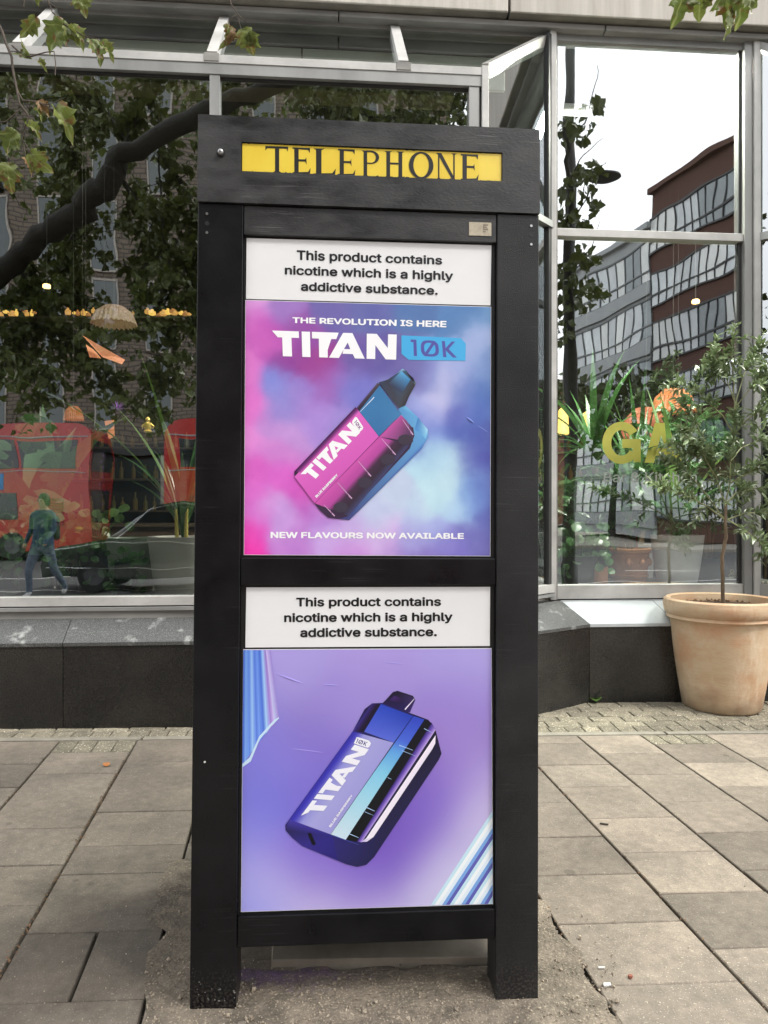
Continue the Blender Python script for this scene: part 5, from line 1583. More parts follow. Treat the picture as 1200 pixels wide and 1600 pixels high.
# leaves outside the photo's frame are kept: the tree is whole. The largest stay single parts, the rest one mass
rt.shuffle(leaves)
leaves.sort(key=lambda l: (l[0].y, -l[2]))
for p, e, s in leaves[:300]:
    inst('leaf', olv_me, olive, p, e, s)
if len(leaves) > 300:
    scatter_leaves('foliage', olv_base, leaves[300:], olive_m, olive)

# ---- plane tree: trunk and limbs behind the camera's left, crown overhead, twigs hanging into view
tree = empty('plane_tree', 'plane tree whose drooping twigs with yellowing lobed leaves hang in from the top edge', 'tree')
tr = random.Random(77)
def mw(x, y, D, wp=WL):
    p = mir(x, y, D, wp); return from_fac(*p)
limb = [mw(-330, 1000, 12.5), mw(-300, 800, 12.4), mw(-250, 640, 12.0), mw(-120, 520, 11.6), mw(0, 425, 11.0), mw(60, 372, 10.8), mw(130, 325, 10.6), mw(165, 290, 10.5), mw(185, 250, 10.4), mw(250, 210, 10.2), mw(340, 165, 10), mw(450, 120, 9.8), mw(600, 60, 9.6), mw(800, -20, 9.4)]
trunkp = [Vector((limb[0].x, limb[0].y, -.2)), Vector((limb[0].x, limb[0].y, .8))] + [limb[1], limb[2]]
MB().tube(trunkp, [.42, .34, .30, .27], 14).build('trunk', bark, tree, smooth=True)
def wob(P, k, a):
    out = []
    for p, q in zip(P[:-1], P[1:]):
        for i in range(k):
            out.append(p.lerp(q, i / k) + Vector((tr.gauss(0, a), tr.gauss(0, a), tr.gauss(0, a))))
    return out + [P[-1]]
LQ = wob(limb[2:], 4, .035)
MB().tube(LQ, [.205 - .11 * i / (len(LQ) - 1) for i in range(len(LQ))], 12).build('limb', bark, tree, smooth=True)
limb2 = [mw(-250, 640, 12.0), mw(-200, 400, 12.5), mw(-150, 200, 13), mw(-60, 0, 13.5), mw(60, -200, 14)]
Lb = wob(limb2, 3, .03)
MB().tube(Lb, [.22 - .12 * i / (len(Lb) - 1) for i in range(len(Lb))], 12).build('limb', bark, tree, smooth=True)
sub = []
specs = [((0, 300), (-40, 180), (30, 90), .05), ((165, 290), (100, 400), (130, 500), .028), ((100, 345), (125, 300), (105, 150), .04), ((185, 250), (230, 380), (215, 520), .03), ((130, 325), (60, 480), (20, 560), .035),
         ((250, 210), (300, 330), (290, 470), .03), ((60, 372), (20, 470), (60, 620), .03), ((340, 165), (400, 240), (520, 330), .03), ((450, 120), (520, 170), (680, 190), .03),
         ((185, 250), (240, 130), (290, 40), .035), ((0, 425), (-60, 560), (-50, 700), .035), ((25, 410), (110, 520), (180, 600), .022), ((300, 190), (420, 90), (560, 130), .02),
         ((600, 60), (640, 130), (720, 160), .02), ((210, 230), (150, 150), (60, 110), .03), ((250, 210), (270, 500), (240, 640), .015), ((180, 260), (300, 440), (330, 600), .02), ((340, 165), (350, 300), (420, 420), .02)]
crown = []
for a, b, c, r in specs:
    D0 = 11.4
    P = [mw(a[0], a[1], D0), mw(b[0], b[1], D0 + tr.uniform(-.8, .8)), mw(c[0], c[1], D0 + tr.uniform(-1.2, 1.2))]
    Q = wob(P, 5, .03)
    MB().tube(Q, [r - (r - .006) * i / (len(Q) - 1) for i in range(len(Q))], 6).build('branch', bark, tree, smooth=True)
    for q in Q[2:]:
        for k in range(6):
            d = rdir(tr, -.2); L = tr.uniform(.25, .8)
            e = q + d * L + Vector((0, 0, -.15 * L))
            sub.append((q, e))
            for j in range(15):
                p = q.lerp(e, tr.random()) + rdir(tr) * .07
                crown.append((p, aim(rdir(tr, -.6), tr.uniform(-2, 2)), tr.uniform(.07, .14)))
m = MB()
for a, b in sub: m.tube([a, a.lerp(b, .5) + rdir(tr) * .04, b], [.008, .006, .003], 4, False)
m.build('twigs', bark, tree, kind='stuff')
# denser clumps up high
for i in range(4200):
    x, y = tr.uniform(-150, 760), tr.uniform(-120, 300)
    if (math.sin(x * .017 + 1.3) + math.sin(y * .03 + x * .008) + tr.uniform(-.9, .9)) < -.1: continue
    p = mw(x, y, tr.uniform(11.3, 14.5)); crown.append((p, aim(rdir(tr, -.5), tr.uniform(-2, 2)), tr.uniform(.08, .16)))
for i in range(420):
    x, y = tr.uniform(-50, 340), tr.uniform(480, 665)
    if math.sin(x * .035 + 2) + math.sin(y * .045 + x * .02) < .5: continue
    p = mw(x, y, tr.uniform(9.5, 12)); crown.append((p, aim(rdir(tr, -.5), tr.uniform(-2, 2)), tr.uniform(.09, .15)))
plv_base, _me = leafmesh('leaf', [(0, 0), (.30, 0), (.40, .18), (.60, .42), (.36, .50), (.26, .72), (0, 1.0)], plane_dk, .15, .3)
scatter_leaves('crown', plv_base, crown, plane_dk, tree)

# the crown also spreads along the pavement to the left of the frame
side_l = []
for i in range(2600):
    c = from_fac(tr.uniform(-10, -5.2), tr.uniform(-.5, 3.2), tr.uniform(2.8, 8.5))
    if math.sin(c.x * 2.3) + math.sin(c.z * 2.9 + c.y) < -.5: continue
    side_l.append((c, aim(rdir(tr, -.5), tr.uniform(-2, 2)), tr.uniform(.10, .18)))
scatter_leaves('crown', plv_base, side_l, plane_dk, tree)
sb = wob([Vector(limb[1]), from_fac(-7.5, 1.0, 3.5), from_fac(-7.0, 2.2, 6.5), from_fac(-6.5, 2.6, 8.2)], 3, .05)
MB().tube(sb, [.12 - .09 * i / (len(sb) - 1) for i in range(len(sb))], 8).build('limb', bark, tree, smooth=True)
# hanging twigs that the photograph shows directly: polyline pixels at distance D, leaves as sub-parts
def spray(stems, leafs, D):
    for st_, r in stems:
        r *= 1.3; P = [at(x, y, D + dz) for x, y, dz in st_]
        tw = MB().tube(wob(P, 2, .0012), [r * (1 - .5 * i / (2 * len(P) - 2)) for i in range(2 * len(P) - 1)], 6).build('hanging_twig', twig_m, tree, smooth=True)
    for (x, y), (tx, ty), sz, me_, roll, dz, tilt in leafs:
        a = at(x, y, D + dz); b = at(tx, ty, D + dz)
        d = (b - a)
        L = d.length * sz * .86
        v = d.normalized() + Vector((0, tilt, 0))
        # face the leaf roughly to the street
        q = Matrix()
        yv = v.normalized(); zv = Vector((math.sin(roll), -math.cos(roll), .15)); zv = (zv - yv * zv.dot(yv)).normalized(); xv = yv.cross(zv)
        R_ = Matrix((xv, yv, zv)).transposed()
        o = inst('leaf', me_, tw, a, R_.to_euler(), L * (1 + tilt * tilt) ** .5)
spray([([(-60, -60, 0), (-20, 0, 0), (2, 48, 0), (18, 88, 0), (22, 120, 0), (30, 160, 0), (46, 183, 0)], .0042),
       ([(18, 72, 0), (40, 90, 0), (60, 85, 0), (84, 80, 0), (86, 118, 0)], .0022),
       ([(46, 183, 0), (34, 215, 0), (40, 245, 0)], .002),
       ([(24, 130, 0), (35, 156, 0), (60, 160, 0), (84, 172, 0)], .0022), ([(35, 158, 0), (55, 158, 0), (76, 165, 0), (101, 153, 0)], .0016), ([(-20, 195, 0), (10, 190, 0), (30, 172, 0)], .002),
       ([(34, 215, 0), (45, 235, 0), (52, 246, 0)], .0014), ([(22, 240, 0), (14, 256, 0)], .0013)],
      [((56, 28), (22, 62), 1.0, pl_me4, .9, .02, .2), ((44, 88), (18, 56), 1.0, pl_me4, -.6, .0, .3), ((60, 94), (74, 109), 1.1, pl_me4, .4, 0, 0),
       ((88, 165), (118, 219), 1.02, pl_me4, .5, 0, .1), ((54, 170), (66, 182), 1.3, pl_me4, 1.2, 0, .2), ((60, 158), (72, 172), 1.4, pl_me3, .3, 0, .3),
       ((42, 193), (68, 213), 1.05, pl_me4, .8, 0, .1), ((46, 240), (78, 268), 1.05, pl_me, -.5, 0, .35), ((38, 246), (52, 266), 1.2, pl_me3, 1.1, 0, .3),
       ((12, 256), (12, 306), 1.0, pl_me, .1, -.05, .15), ((24, 206), (-2, 238), 1.1, pl_me2, .3, -.05, .2)], 2.3)
spray([([(60, -50, 0), (75, 0, 0), (82, 18, 0), (99, 37, 0)], .0028), ([(99, 37, 0), (130, 56, 0), (152, 61, 0), (165, 72, 0)], .0018), ([(75, 3, 0), (88, 12, 0), (99, 14, 0)], .0012)],
      [((103, 38), (78, 62), 1.75, pl_me2, .2, 0, .1), ((104, 40), (120, 62), 1.4, pl_me, .7, 0, .2), ((110, 42), (138, 72), 1.0, pl_me4, 1.0, 0, .2), ((142, 62), (164, 98), 1.0, pl_me2, .9, 0, .2), ((158, 66), (182, 92), 1.0, pl_me4, .6, 0, .2)], 2.6)
spray([([(350, -40, 0), (360, 5, 0), (372, 24, 0), (384, 34, 0)], .0022), ([(368, 22, 0), (358, 34, 0), (356, 46, 0)], .0013), ([(372, 28, 0), (378, 50, 0)], .0013)],
      [((358, 40), (356, 72), 1.1, pl_me3, .9, 0, .2), ((354, 40), (350, 84), .9, pl_me4, 1.1, 0, .2), ((380, 46), (398, 88), .9, pl_me, -.2, 0, .4), ((388, 52), (410, 80), .8, pl_me2, -.7, 0, .4)], 2.9)
spray([([(120, -60, 0), (128, -8, 0)], .002), ([(40, -40, 0), (38, 0, 0), (37, 12, 0)], .002)],
      [((122, -10), (130, 15), 1.4, pl_me, .3, 0, .3), ((60, -12), (56, 4), 1.3, pl_me2, 0, 0, .2)], 2.6)
spray([([(1090, -60, 0), (1080, -10, 0), (1072, 0, 0)], .003), ([(1140, -60, 0), (1135, -20, 0), (1140, 4, 0), (1146, 20, 0)], .003)],
      [((1068, -22), (1062, 42), 1.0, pl_me2, .25, 0, .15), ((1092, -20), (1102, 34), .95, pl_me, -.3, .02, .35), ((1100, -22), (1116, 30), .8, pl_me3, .5, .03, .3), ((1132, -16), (1150, 40), 1.05, pl_me2, -.2, -.02, .2),
       ((1136, 8), (1148, 74), .85, pl_me, .9, -.02, .1), ((1160, -26), (1172, 40), 1.0, pl_me2, .1, .02, .3), ((1160, -18), (1194, 20), .9, pl_me, .2, 0, .2), ((1128, -20), (1130, 20), .9, pl_me3, .6, .02, .3)], 3.0)

# ---- little weed at the foot of the plinth, a fallen leaf, grit on the paving
wp_ = ground_hit(929, 1096)
weed = empty('weed', 'small bright green weed sprouting at the foot of the granite plinth', 'weed', loc=wp_)
_, wme = leafmesh('leaf', ROUND, pale_m, .15, .4)
for i, (a, e, s) in enumerate(((0, 1.2, .034), (1.2, .35, .035), (2.3, .2, .030), (3.4, .3, .034), (4.6, .25, .036), (5.5, .5, .026))):
    inst('leaf', wme, weed, (0, 0, .018), aim((math.cos(a) * math.cos(e), math.sin(a) * math.cos(e), math.sin(e)), 0), s * 2.0)
MB().tube([(0, 0, -.01), (0, 0, .022)], .0016, 6).build('stem', pale_m, weed)
lp = ground_hit(167, 1199)
o = inst('fallen_leaf', leafmesh('fallen_leaf', ROUND, M('orange_leaf', (.55, .22, .06), (.40, .14, .04), scale=20, rough=.6), .15, -.3)[1], None, (lp.x, lp.y, gz(lp.x, lp.y) + .006), (0.05, 0, .5), .034,
         label='small orange fallen leaf lying on a paving slab left of the kiosk', category='fallen leaf')
grit = M('pebble_grit', (.46, .39, .30), (.15, .12, .09), scale=28, rough=.9, rnd=0)
gr = random.Random(9)
m = MB()
def stone(x, y, s, dz=0.0):
    R_ = Euler((gr.uniform(0, 3), gr.uniform(0, 3), gr.uniform(0, 3))).to_matrix()
    c = Vector((x, y, gz(x, y) + dz + s * .3))
    m.add([c + R_ @ Vector((a * s * gr.uniform(.6, 1.1), b * s * gr.uniform(.6, 1.1), d * s * .7)) for a, b, d in ((1, 0, 0), (-1, 0, 0), (0, 1, 0), (0, -1, 0), (0, 0, 1), (0, 0, -1))],
          [(0, 2, 4), (2, 1, 4), (1, 3, 4), (3, 0, 4), (2, 0, 5), (1, 2, 5), (3, 1, 5), (0, 3, 5)])
for i in range(1500):                      # gravelly apron in front of and beside the kiosk
    p = ground_hit(gr.uniform(225, 965), gr.uniform(1500, 1680) if gr.random() < .8 else gr.uniform(1420, 1600))
    if 380 < 600 + p.x / p.y * FPX < 770 and p.y > 2.12 and gr.random() < .7: continue
    stone(p.x, p.y, gr.uniform(.0015, .0055) if gr.random() < .95 else gr.uniform(.0055, .011), .004)
for i in range(420):
    side = gr.random() < .5
    p = ground_hit(gr.uniform(0, 300) if side else gr.uniform(845, 1200), 1150 + 450 * gr.random() ** 1.3)
    stone(p.x, p.y, gr.uniform(.001, .0035))
m.build('loose_grit', grit, None, kind='stuff')
m = MB()
for i in range(520):                      # leaf scraps and soil caught in the joints on the left
    t = gr.choice([-.578, -.578, -.578, -.885, .64, .944])
    a, b = row_line(t); p = a.lerp(b, gr.uniform(.15, 1.0)); p = p + Vector((gr.gauss(0, .006), 0, 0))
    s_ = gr.uniform(.002, .006)
    c = Vector((p.x, p.y, gz(p.x, p.y) + .002))
    an = gr.uniform(0, 3)
    m.add([c + Vector((math.cos(an) * s_, math.sin(an) * s_, gr.uniform(0, .003))), c + Vector((-math.sin(an) * s_ * .5, math.cos(an) * s_ * .5, .002)), c - Vector((math.cos(an) * s_, math.sin(an) * s_, 0)), c - Vector((-math.sin(an) * s_ * .5, math.cos(an) * s_ * .5, .0))], [(0, 1, 2, 3)])
m.build('joint_debris', M('leaf_scraps', (.20, .11, .05), (.09, .05, .03), scale=30, rough=.9), None, kind='stuff')
def litter(px, py, pts, h, mat, name, label, cat, rz=0):
    p = ground_hit(px, py)
    o = MB().prism(pts, 0, h).build(name, mat, None, label=label, category=cat)
    o.location = (p.x, p.y, gz(p.x, p.y) + .003); o.rotation_euler = (0, 0, rz)
paperm = M('white_litter', (.75, .75, .72), (.6, .6, .58), rough=.7)
litter(948, 1541, [(-.012, -.005), (.010, -.007), (.013, .004), (-.006, .007)], .004, paperm, 'paper_scrap', 'larger white scrap lying at the slab corner right of the kiosk foot', 'litter', .2)
litter(940, 1514, [(-.010, -.002), (.009, -.003), (.010, .002), (-.009, .003)], .003, paperm, 'paper_scrap', 'narrow white scrap just behind the larger one, right of the kiosk foot', 'litter', .1)
litter(944, 1289, [(-.018, -.004), (.016, -.003), (.018, .004), (-.016, .004)], .004, M('dark_stub', (.05, .04, .03), rough=.8), 'twig_stub', 'short dark twig lying on a slab right of the kiosk', 'twig', -.35)
litter(985, 1529, [(.007 * math.cos(k), .006 * math.sin(k)) for k in range(6)], .007, M('brick_pebble', (.30, .11, .07), rough=.9), 'brick_pebble', 'small reddish pebble on the slab right of the kiosk', 'pebble', 0)
# ================================================================== INSIDE THE RESTAURANT (seen through the glass)
def inp(x, y, D): return at(x, y, D)
ip = random.Random(41)
def pot(name, label, cx, ytop, ybot, wt, wb, D, mat, rim=.0, lab_cat='plant pot', rings=()):
    c = at(cx, ybot, D); h = (ybot - ytop) / FPX * D
    rt_, rb_ = wt / 2 / FPX * D, wb / 2 / FPX * D
    e = empty(name, label, lab_cat, loc=c)
    pr = [(rb_ * .95, 0), (rb_, .01)] + [(rb_ + (rt_ - rb_) * t ** .8, h * t) for t in (.15, .3, .5, .7, .85)]
    if rim: pr += [(rt_ * .96, h * .86), (rt_ * (1 + rim), h * .88), (rt_ * (1 + rim), h * .98), (rt_, h)]
    else: pr += [(rt_, h)]
    pr += [(rt_ * .92, h), (rt_ * .90, h * .92)]
    MB().lathe(pr, 40).build('pot_wall', mat, e, smooth=True)
    MB().lathe([(rt_ * .9, h * .88), (rt_ * .9, h * .91), (.01, h * .93)], 24).build('soil', soil, e)
    for t in rings:
        r = rb_ + (rt_ - rb_) * t ** .8
        MB().lathe([(r, h * t - .012), (r + .012, h * t - .004), (r + .012, h * t + .008), (r, h * t + .014)], 40).build('moulded_band', mat, e, smooth=True)
    return e, c, h, rt_
def blades(e, n, L, wd, mat, base, spread=.5, droop=.6, name='leaf', seed=1):
    """long arching strap leaves"""
    r = random.Random(seed)
    for i in range(n):
        a = 6.283 * i / n + r.uniform(-.3, .3)
        ll = L * r.uniform(.65, 1.1); lean = spread * r.uniform(.3, 1.2)
        d = Vector((math.cos(a), math.sin(a), 0)); side = Vector((-d.y, d.x, 0))
        vs, fs = [], []; k = 8
        for j in range(k + 1):
            t = j / k
            c = Vector(base) + d * (ll * lean * t ** 1.4) + Vector((0, 0, ll * (t - droop * lean * t * t * .9)))
            w_ = wd * (math.sin(math.pi * min(1, t * .85 + .12)) ** .7) * (1 - t ** 4)
            vs += [c - side * w_ / 2 + Vector((0, 0, w_ * .2)), c, c + side * w_ / 2 + Vector((0, 0, w_ * .2))]
        for j in range(k):
            for q in (0, 1): fs.append((j * 3 + q, j * 3 + q + 1, j * 3 + q + 4, j * 3 + q + 3))
        MB().add(vs, fs).build(name, mat, e, smooth=True)
def stalked(e, places, mat, outline, L, base, name='leaf', seed=2, stalk=deep_m):
    """round or lobed leaves on thin stalks; places are offsets from base"""
    r = random.Random(seed)
    _, me_ = leafmesh(name, outline, mat, .08, .2)
    for p in places:
        p = Vector(p); b = Vector(base)
        sm_ = MB().tube([b, b.lerp(p, .5) + Vector((0, 0, .03)), p], [.002, .0018, .0014], 5)
        sm_.build('stalk', stalk, e)
        d = Vector((r.uniform(-.7, .7), -r.uniform(.1, .6), -r.uniform(.3, 1.0))).normalized()
        zv = Vector((r.uniform(-.35, .35), -1, .45)); zv = (zv - d * zv.dot(d)).normalized(); xv = d.cross(zv)
        inst(name, me_, e, p - d * L * .4, Matrix((xv, d, zv)).transposed().to_euler(), L * r.uniform(.7, 1.15))
greypot = M('grey_fibre_pot', (.62, .57, .55), (.52, .48, .46), scale=4, rough=.7, bump=.001)
palepot = M('pale_lilac_pot', (.75, .70, .71), (.66, .61, .62), scale=3, rough=.55)
sagepot = M('sage_green_pot', (.34, .38, .32), (.28, .31, .26), scale=3, rough=.4)
terra2 = M('orange_terracotta', (.55, .23, .11), (.42, .17, .08), scale=8, rough=.75, bump=.002)
darkpot = M('dark_green_pot', (.02, .035, .03), (.015, .025, .022), scale=8, rough=.3)
# left bay
e, c, h, r = pot('potted_dracaena', 'strap-leaved plant in the grey tapered pot behind the left window, beside the kiosk', 287, 838, 929, 108, 84, 5.0, greypot, lab_cat='potted plant')
blades(e, 16, 1.0, .05, deep_m, (0, 0, h * .9), .55, .7, seed=4)
blades(e, 7, 1.9, .035, pale_m, (0, 0, h * .9), .75, .55, seed=9)
for k in (-1, 1):
    MB().tube([(k * .03, -.05, h * .9), (k * .035, -.06, h * .9 + .22)], [.014, .010], 8).build('bud', M('yellow_bud', (.55, .45, .12), rough=.5), e)
e, c, h, r = pot('sage_pot', 'empty-looking sage green pot behind the left window, left of the grey pot', 207, 840, 929, 78, 62, 5.15, sagepot)
e, c, h, r = pot('trailing_pilea', 'round-leaved plant trailing from a small dark pot in front of the sage pot', 196, 878, 929, 34, 28, 4.86, darkpot, lab_cat='potted plant')
stalked(e, [(ip.uniform(-.14, .13), ip.uniform(-.06, .05), ip.uniform(.02, .30)) for _ in range(40)], deep_m, ROUND, .052, (0, 0, h * .9))
e, c, h, r = pot('round_leaved_plant', 'light green round-leaved plant in the middle of the left window', 150, 860, 929, 60, 50, 5.2, darkpot, lab_cat='potted plant')
stalked(e, [(ip.uniform(-.2, .22), ip.uniform(-.1, .1), ip.uniform(.16, .62)) for _ in range(46)], pale_m, ROUND, .068, (0, 0, h * .9), seed=5, stalk=pale_m)
e, c, h, r = pot('bushy_pilea', 'dense round-leaved plant near the left edge of the left window', 58, 865, 929, 60, 46, 5.0, darkpot, lab_cat='potted plant')
stalked(e, [(ip.uniform(-.13, .16), ip.uniform(-.1, .1), ip.uniform(.05, .5)) for _ in range(46)], deep_m, ROUND, .06, (0, 0, h * .9), seed=6)
e, c, h, r = pot('monstera_plant', 'large split-leaved plant behind the left window, low at the left edge', -20, 850, 929, 90, 70, 5.5, sagepot, lab_cat='potted plant')
stalked(e, [(.30, -.1, .45), (.42, 0, .62), (.10, -.2, 1.0), (-.1, 0, .9), (.36, -.05, 1.15), (.02, .1, .55), (.50, .05, .9)], deep_m, MONST, .36, (0, 0, h * .9), seed=8)
e, c, h, r = pot('banana_plant', 'tall plant with broad paddle leaves reaching across the left window', 60, 860, 929, 70, 56, 6.0, greypot, lab_cat='potted plant')
blades(e, 7, 1.75, .26, deep_m, (0, 0, h * .9), .55, .8, seed=14)
# hanging lamps
lampm = M('pleated_copper_shade', (.36, .25, .19), (.26, .18, .13), scale=10, rough=.45, emit=(1.0, .55, .35), estr=.06)
orangem = M('orange_paper_shade', (.42, .14, .045), (.32, .10, .035), scale=6, rough=.6, emit=(1.0, .28, .08), estr=.14)
warm = M('warm_bulb', (1, .7, .35), (1, .7, .35), rough=.5, emit=(1.0, .62, .22), estr=4.0)
cord_m = M('lamp_cord', (.04, .04, .035), rough=.6)
def pleated(name, label, cx, cy, wpx, hpx, D, mat, flip=False, group=None, n=28):
    c = at(cx, cy, D); R_ = wpx / 2 / FPX * D; H_ = hpx / FPX * D
    e = empty(name, label, 'pendant lamp', group, loc=c)
    vs, fs = [], []
    for j, (rr, z) in enumerate(((.42, .5), (.80, .12), (1.0, -.5))):
        for k in range(2 * n):
            a = math.pi * k / n
            q = R_ * rr * (1 + (.05 if k % 2 else -.03)); zz = H_ * (z if not flip else -z) - (H_ * .12 if (k % 2 and j == 2) else 0)
            vs.append((q * math.cos(a), q * math.sin(a), zz))
    for j in range(2):
        for k in range(2 * n): fs.append((j * 2 * n + k, j * 2 * n + (k + 1) % (2 * n), (j + 1) * 2 * n + (k + 1) % (2 * n), (j + 1) * 2 * n + k))
    MB().add(vs, fs).build('lamp_shade', mat, e)
    MB().lathe([(.01, -.03), (.03, -.01), (.03, .02), (.01, .04)], 12).build('bulb', warm, e, smooth=True)
    MB().tube([(0, 0, H_ * .5), (0, 0, 4.75 - c.z)], .0028, 6).build('cord', cord_m, e)
    return e
pleated('pendant_lamp', 'pale copper pleated lampshade hanging behind the left window above the bus reflection', 178, 492, 68, 26, 7.0, lampm)
pleated('pendant_lamp', 'orange paper lampshade hanging low behind the right window beside the potted tree', 1052, 625, 66, 34, 8.0, orangem)
pleated('pendant_lamp', 'broad reddish lampshade left of the orange one behind the right window', 1010, 660, 78, 44, 8.6, M('red_clay_shade', (.40, .14, .08), (.32, .1, .06), rough=.7, emit=(1, .25, .1), estr=.16))
pleated('pendant_lamp', 'small orange lampshade tilted low behind the left window near the bus reflection', 115, 645, 30, 20, 7.6, orangem)
# folded paper kite ornaments
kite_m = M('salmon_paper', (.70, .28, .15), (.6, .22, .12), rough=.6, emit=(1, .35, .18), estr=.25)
def kite(name, label, pts, D, mat):
    c = at(*pts[0], D); e = empty(name, label, 'paper ornament', loc=c)
    P = [at(x, y, D + dz) - c for (x, y), dz in zip(pts, (0, .08, 0, -.08, 0))]
    m = MB(); n = len(P)
    m.add(P + [p + Vector((0, .006, 0)) for p in P], [tuple(range(n)), tuple(range(2 * n - 1, n - 1, -1))] + [(i, n + i, n + (i + 1) % n, (i + 1) % n) for i in range(n)])
    m.build('folded_paper', mat, e)
    MB().tube([P[0], (P[0].x, P[0].y, 4.7 - c.z)], .0015, 4).build('thread', cord_m, e)
kite('paper_ornament', 'long salmon paper bird hanging behind the left window below the pale lampshade', [(129, 524), (160, 546), (195, 562), (190, 569), (160, 558)], 6.4, kite_m)
kite('paper_ornament', 'short salmon paper piece hanging under the long paper bird behind the left window', [(134, 538), (146, 546), (158, 560), (140, 558)], 6.5, kite_m)
kite('paper_ornament', 'orange paper piece hanging behind the left window between the two buses mirrored there', [(163, 658), (178, 656), (179, 682), (170, 686)], 6.8, orangem)
# shelf of warm lights along the back wall, bar shelves
def _jar():
    w_, h_ = ip.uniform(.018, .05), ip.uniform(.03, .085)
    return w_, h_
sh = empty('light_shelf', 'row of warm glowing lights along a shelf across the back of the left room', 'shelf lights', loc=at(60, 488, 9.5))
for i in range(56):
    x = -90 + i * 7
    if 62 < x < 100 or 205 < x < 232: continue
    p = at(x, 488 + ip.uniform(-3, 3), 9.5) - at(60, 488, 9.5)
    w_, h_ = _jar(); p.x += ip.uniform(-.03, .03)
    MB().lathe([(w_ * .8, -.03), (w_, -.02), (w_, -.03 + h_ * .6), (w_ * .4, -.03 + h_ * .8), (w_ * .4, -.03 + h_)], 10, (p.x, p.y, p.z)).build('glowing_jar', M('amber_glow_%d' % (i % 3), (.8, .4, .1), (.3, .12, .04), scale=25, rough=.4, emit=(1, (.40, .5, .6)[i % 3], .14), estr=(.22, .5, .85)[i % 3]), sh, smooth=True)
p0, p1 = at(-100, 494, 9.45) - at(60, 488, 9.5), at(285, 494, 9.45) - at(60, 488, 9.5)
MB().box((p0.x, p0.y, p0.z - .02), (p1.x, p1.y + .25, p1.z), .003).build('shelf_board', int_floor, sh)
for (x, y, D, lb) in ((73, 450, 8.0, 'small round ceiling spotlight glowing behind the upper left window'), (1087, 474, 8.0, 'small round ceiling spotlight glowing behind the lower right window')):
    e = empty('spotlight', lb, 'ceiling light', loc=at(x, y, D))
    MB().lathe([(.035, 0), (.04, .004), (.04, .03), (.03, .04)], 16).build('lamp_disc', warm, e)
    MB().tube([(0, 0, .04), (0, 0, 4.75 - at(x, y, D).z)], .006, 5).build('stem', cord_m, e)
# figurine lamp, purple tufts
e = empty('gilded_figurine', 'small glowing gilded figure hanging behind the left window beside the kiosk', 'ornament', loc=at(231, 662, 5.9))
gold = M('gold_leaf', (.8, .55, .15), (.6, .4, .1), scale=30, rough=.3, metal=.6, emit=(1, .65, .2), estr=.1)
MB().lathe([(.004, .055), (.016, .045), (.02, .03), (.012, .015), (.028, .0), (.03, -.03), (.022, -.05), (.034, -.06), (.03, -.066)], 12).build('figure', gold, e, smooth=True)
for k in (-1, 1): MB().tube([(k * .02, 0, .0), (k * .045, 0, -.02), (k * .04, 0, -.04)], [.009, .008, .006], 6).build('arm', gold, e, smooth=True)
MB().tube([(0, 0, .05), (0, 0, 2.0)], .001, 4).build('thread', cord_m, e)
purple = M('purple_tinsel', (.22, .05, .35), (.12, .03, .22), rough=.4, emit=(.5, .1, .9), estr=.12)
e = empty('tinsel_tuft', 'purple spiky tinsel flower hanging behind the left window', 'ornament', loc=at(183, 641, 6.2))
_, tfm = leafmesh('spike', [(0, 0), (.06, .5), (0, 1)], purple, .1, .1)
for k in range(15):
    a = -.5 + k * .19
    inst('spike', tfm, e, (0, 0, 0), aim((math.cos(a), ip.uniform(-.2, .2), math.sin(a))), .09)
e = empty('tinsel_garland', 'purple tinsel garland dangling behind the left window between the mirrored buses', 'ornament', loc=at(160, 705, 6.2))
for k in range(26):
    p = at(160 + 3 * math.sin(k), 705 + k * 3.2, 6.2) - at(160, 705, 6.2)
    inst('spike', tfm, e, p, aim(rdir(ip)), .035)
# right window pots
e, c, h, r = pot('terracotta_pot', 'ornate orange terracotta pot on the ledge behind the tall right window', 983, 856, 911, 62, 50, 5.75, terra2, rim=.06, rings=(.22,))
gl_m = terra2
for a in (-1.2, -.5, .3):
    MB().lathe([(.004, -.035), (.022, -.02), (.026, .0), (.018, .02), (.004, .035)], 12).build('moulded_mask', terra2, e, smooth=True).location = (r * .93 * math.cos(a - .7), r * .93 * math.sin(a - .7), h * .62)
blades(e, 12, .85, .045, deep_m, (0, 0, h + .35), .7, .9, seed=31)
MB().tube([(0, 0, h * .9), (.01, 0, h + .36)], [.025, .02], 10).build('stem', wood_ol, e, smooth=True)
e['category'] = 'potted plant'; e['label'] = 'palm in an ornate orange terracotta pot on the ledge behind the tall right window'
e, c, h, r = pot('pale_planter', 'tall pale lilac-grey pot with broad leaves behind the tall right window', 1058, 836, 911, 80, 58, 5.7, palepot, lab_cat='potted plant')
blades(e, 9, .85, .10, deep_m, (0, 0, h * .9), .6, .9, seed=33)
blades(e, 6, 1.6, .05, pale_m, (0, 0, h * .9), .55, .6, seed=36)
e, c, h, r = pot('pilea_plant', 'round-leaved plant trailing over the ledge at the left end of the tall right window', 905, 868, 912, 56, 44, 5.55, darkpot, lab_cat='potted plant')
stalked(e, [(ip.uniform(-.2, .22), ip.uniform(-.12, .05), ip.uniform(.0, .46)) for _ in range(70)], deep_m, ROUND, .066, (0, 0, h * .9), seed=35)
e, c, h, r = pot('small_root_pot', 'small rough reddish pot at the window ledge between the round-leaved plant and the terracotta pot', 938, 886, 911, 24, 22, 5.5, terra2)
e, c, h, r = pot('fan_palm', 'tall fan palm with drooping strap leaves behind the tall right window', 925, 850, 911, 50, 40, 6.1, darkpot, lab_cat='potted plant')
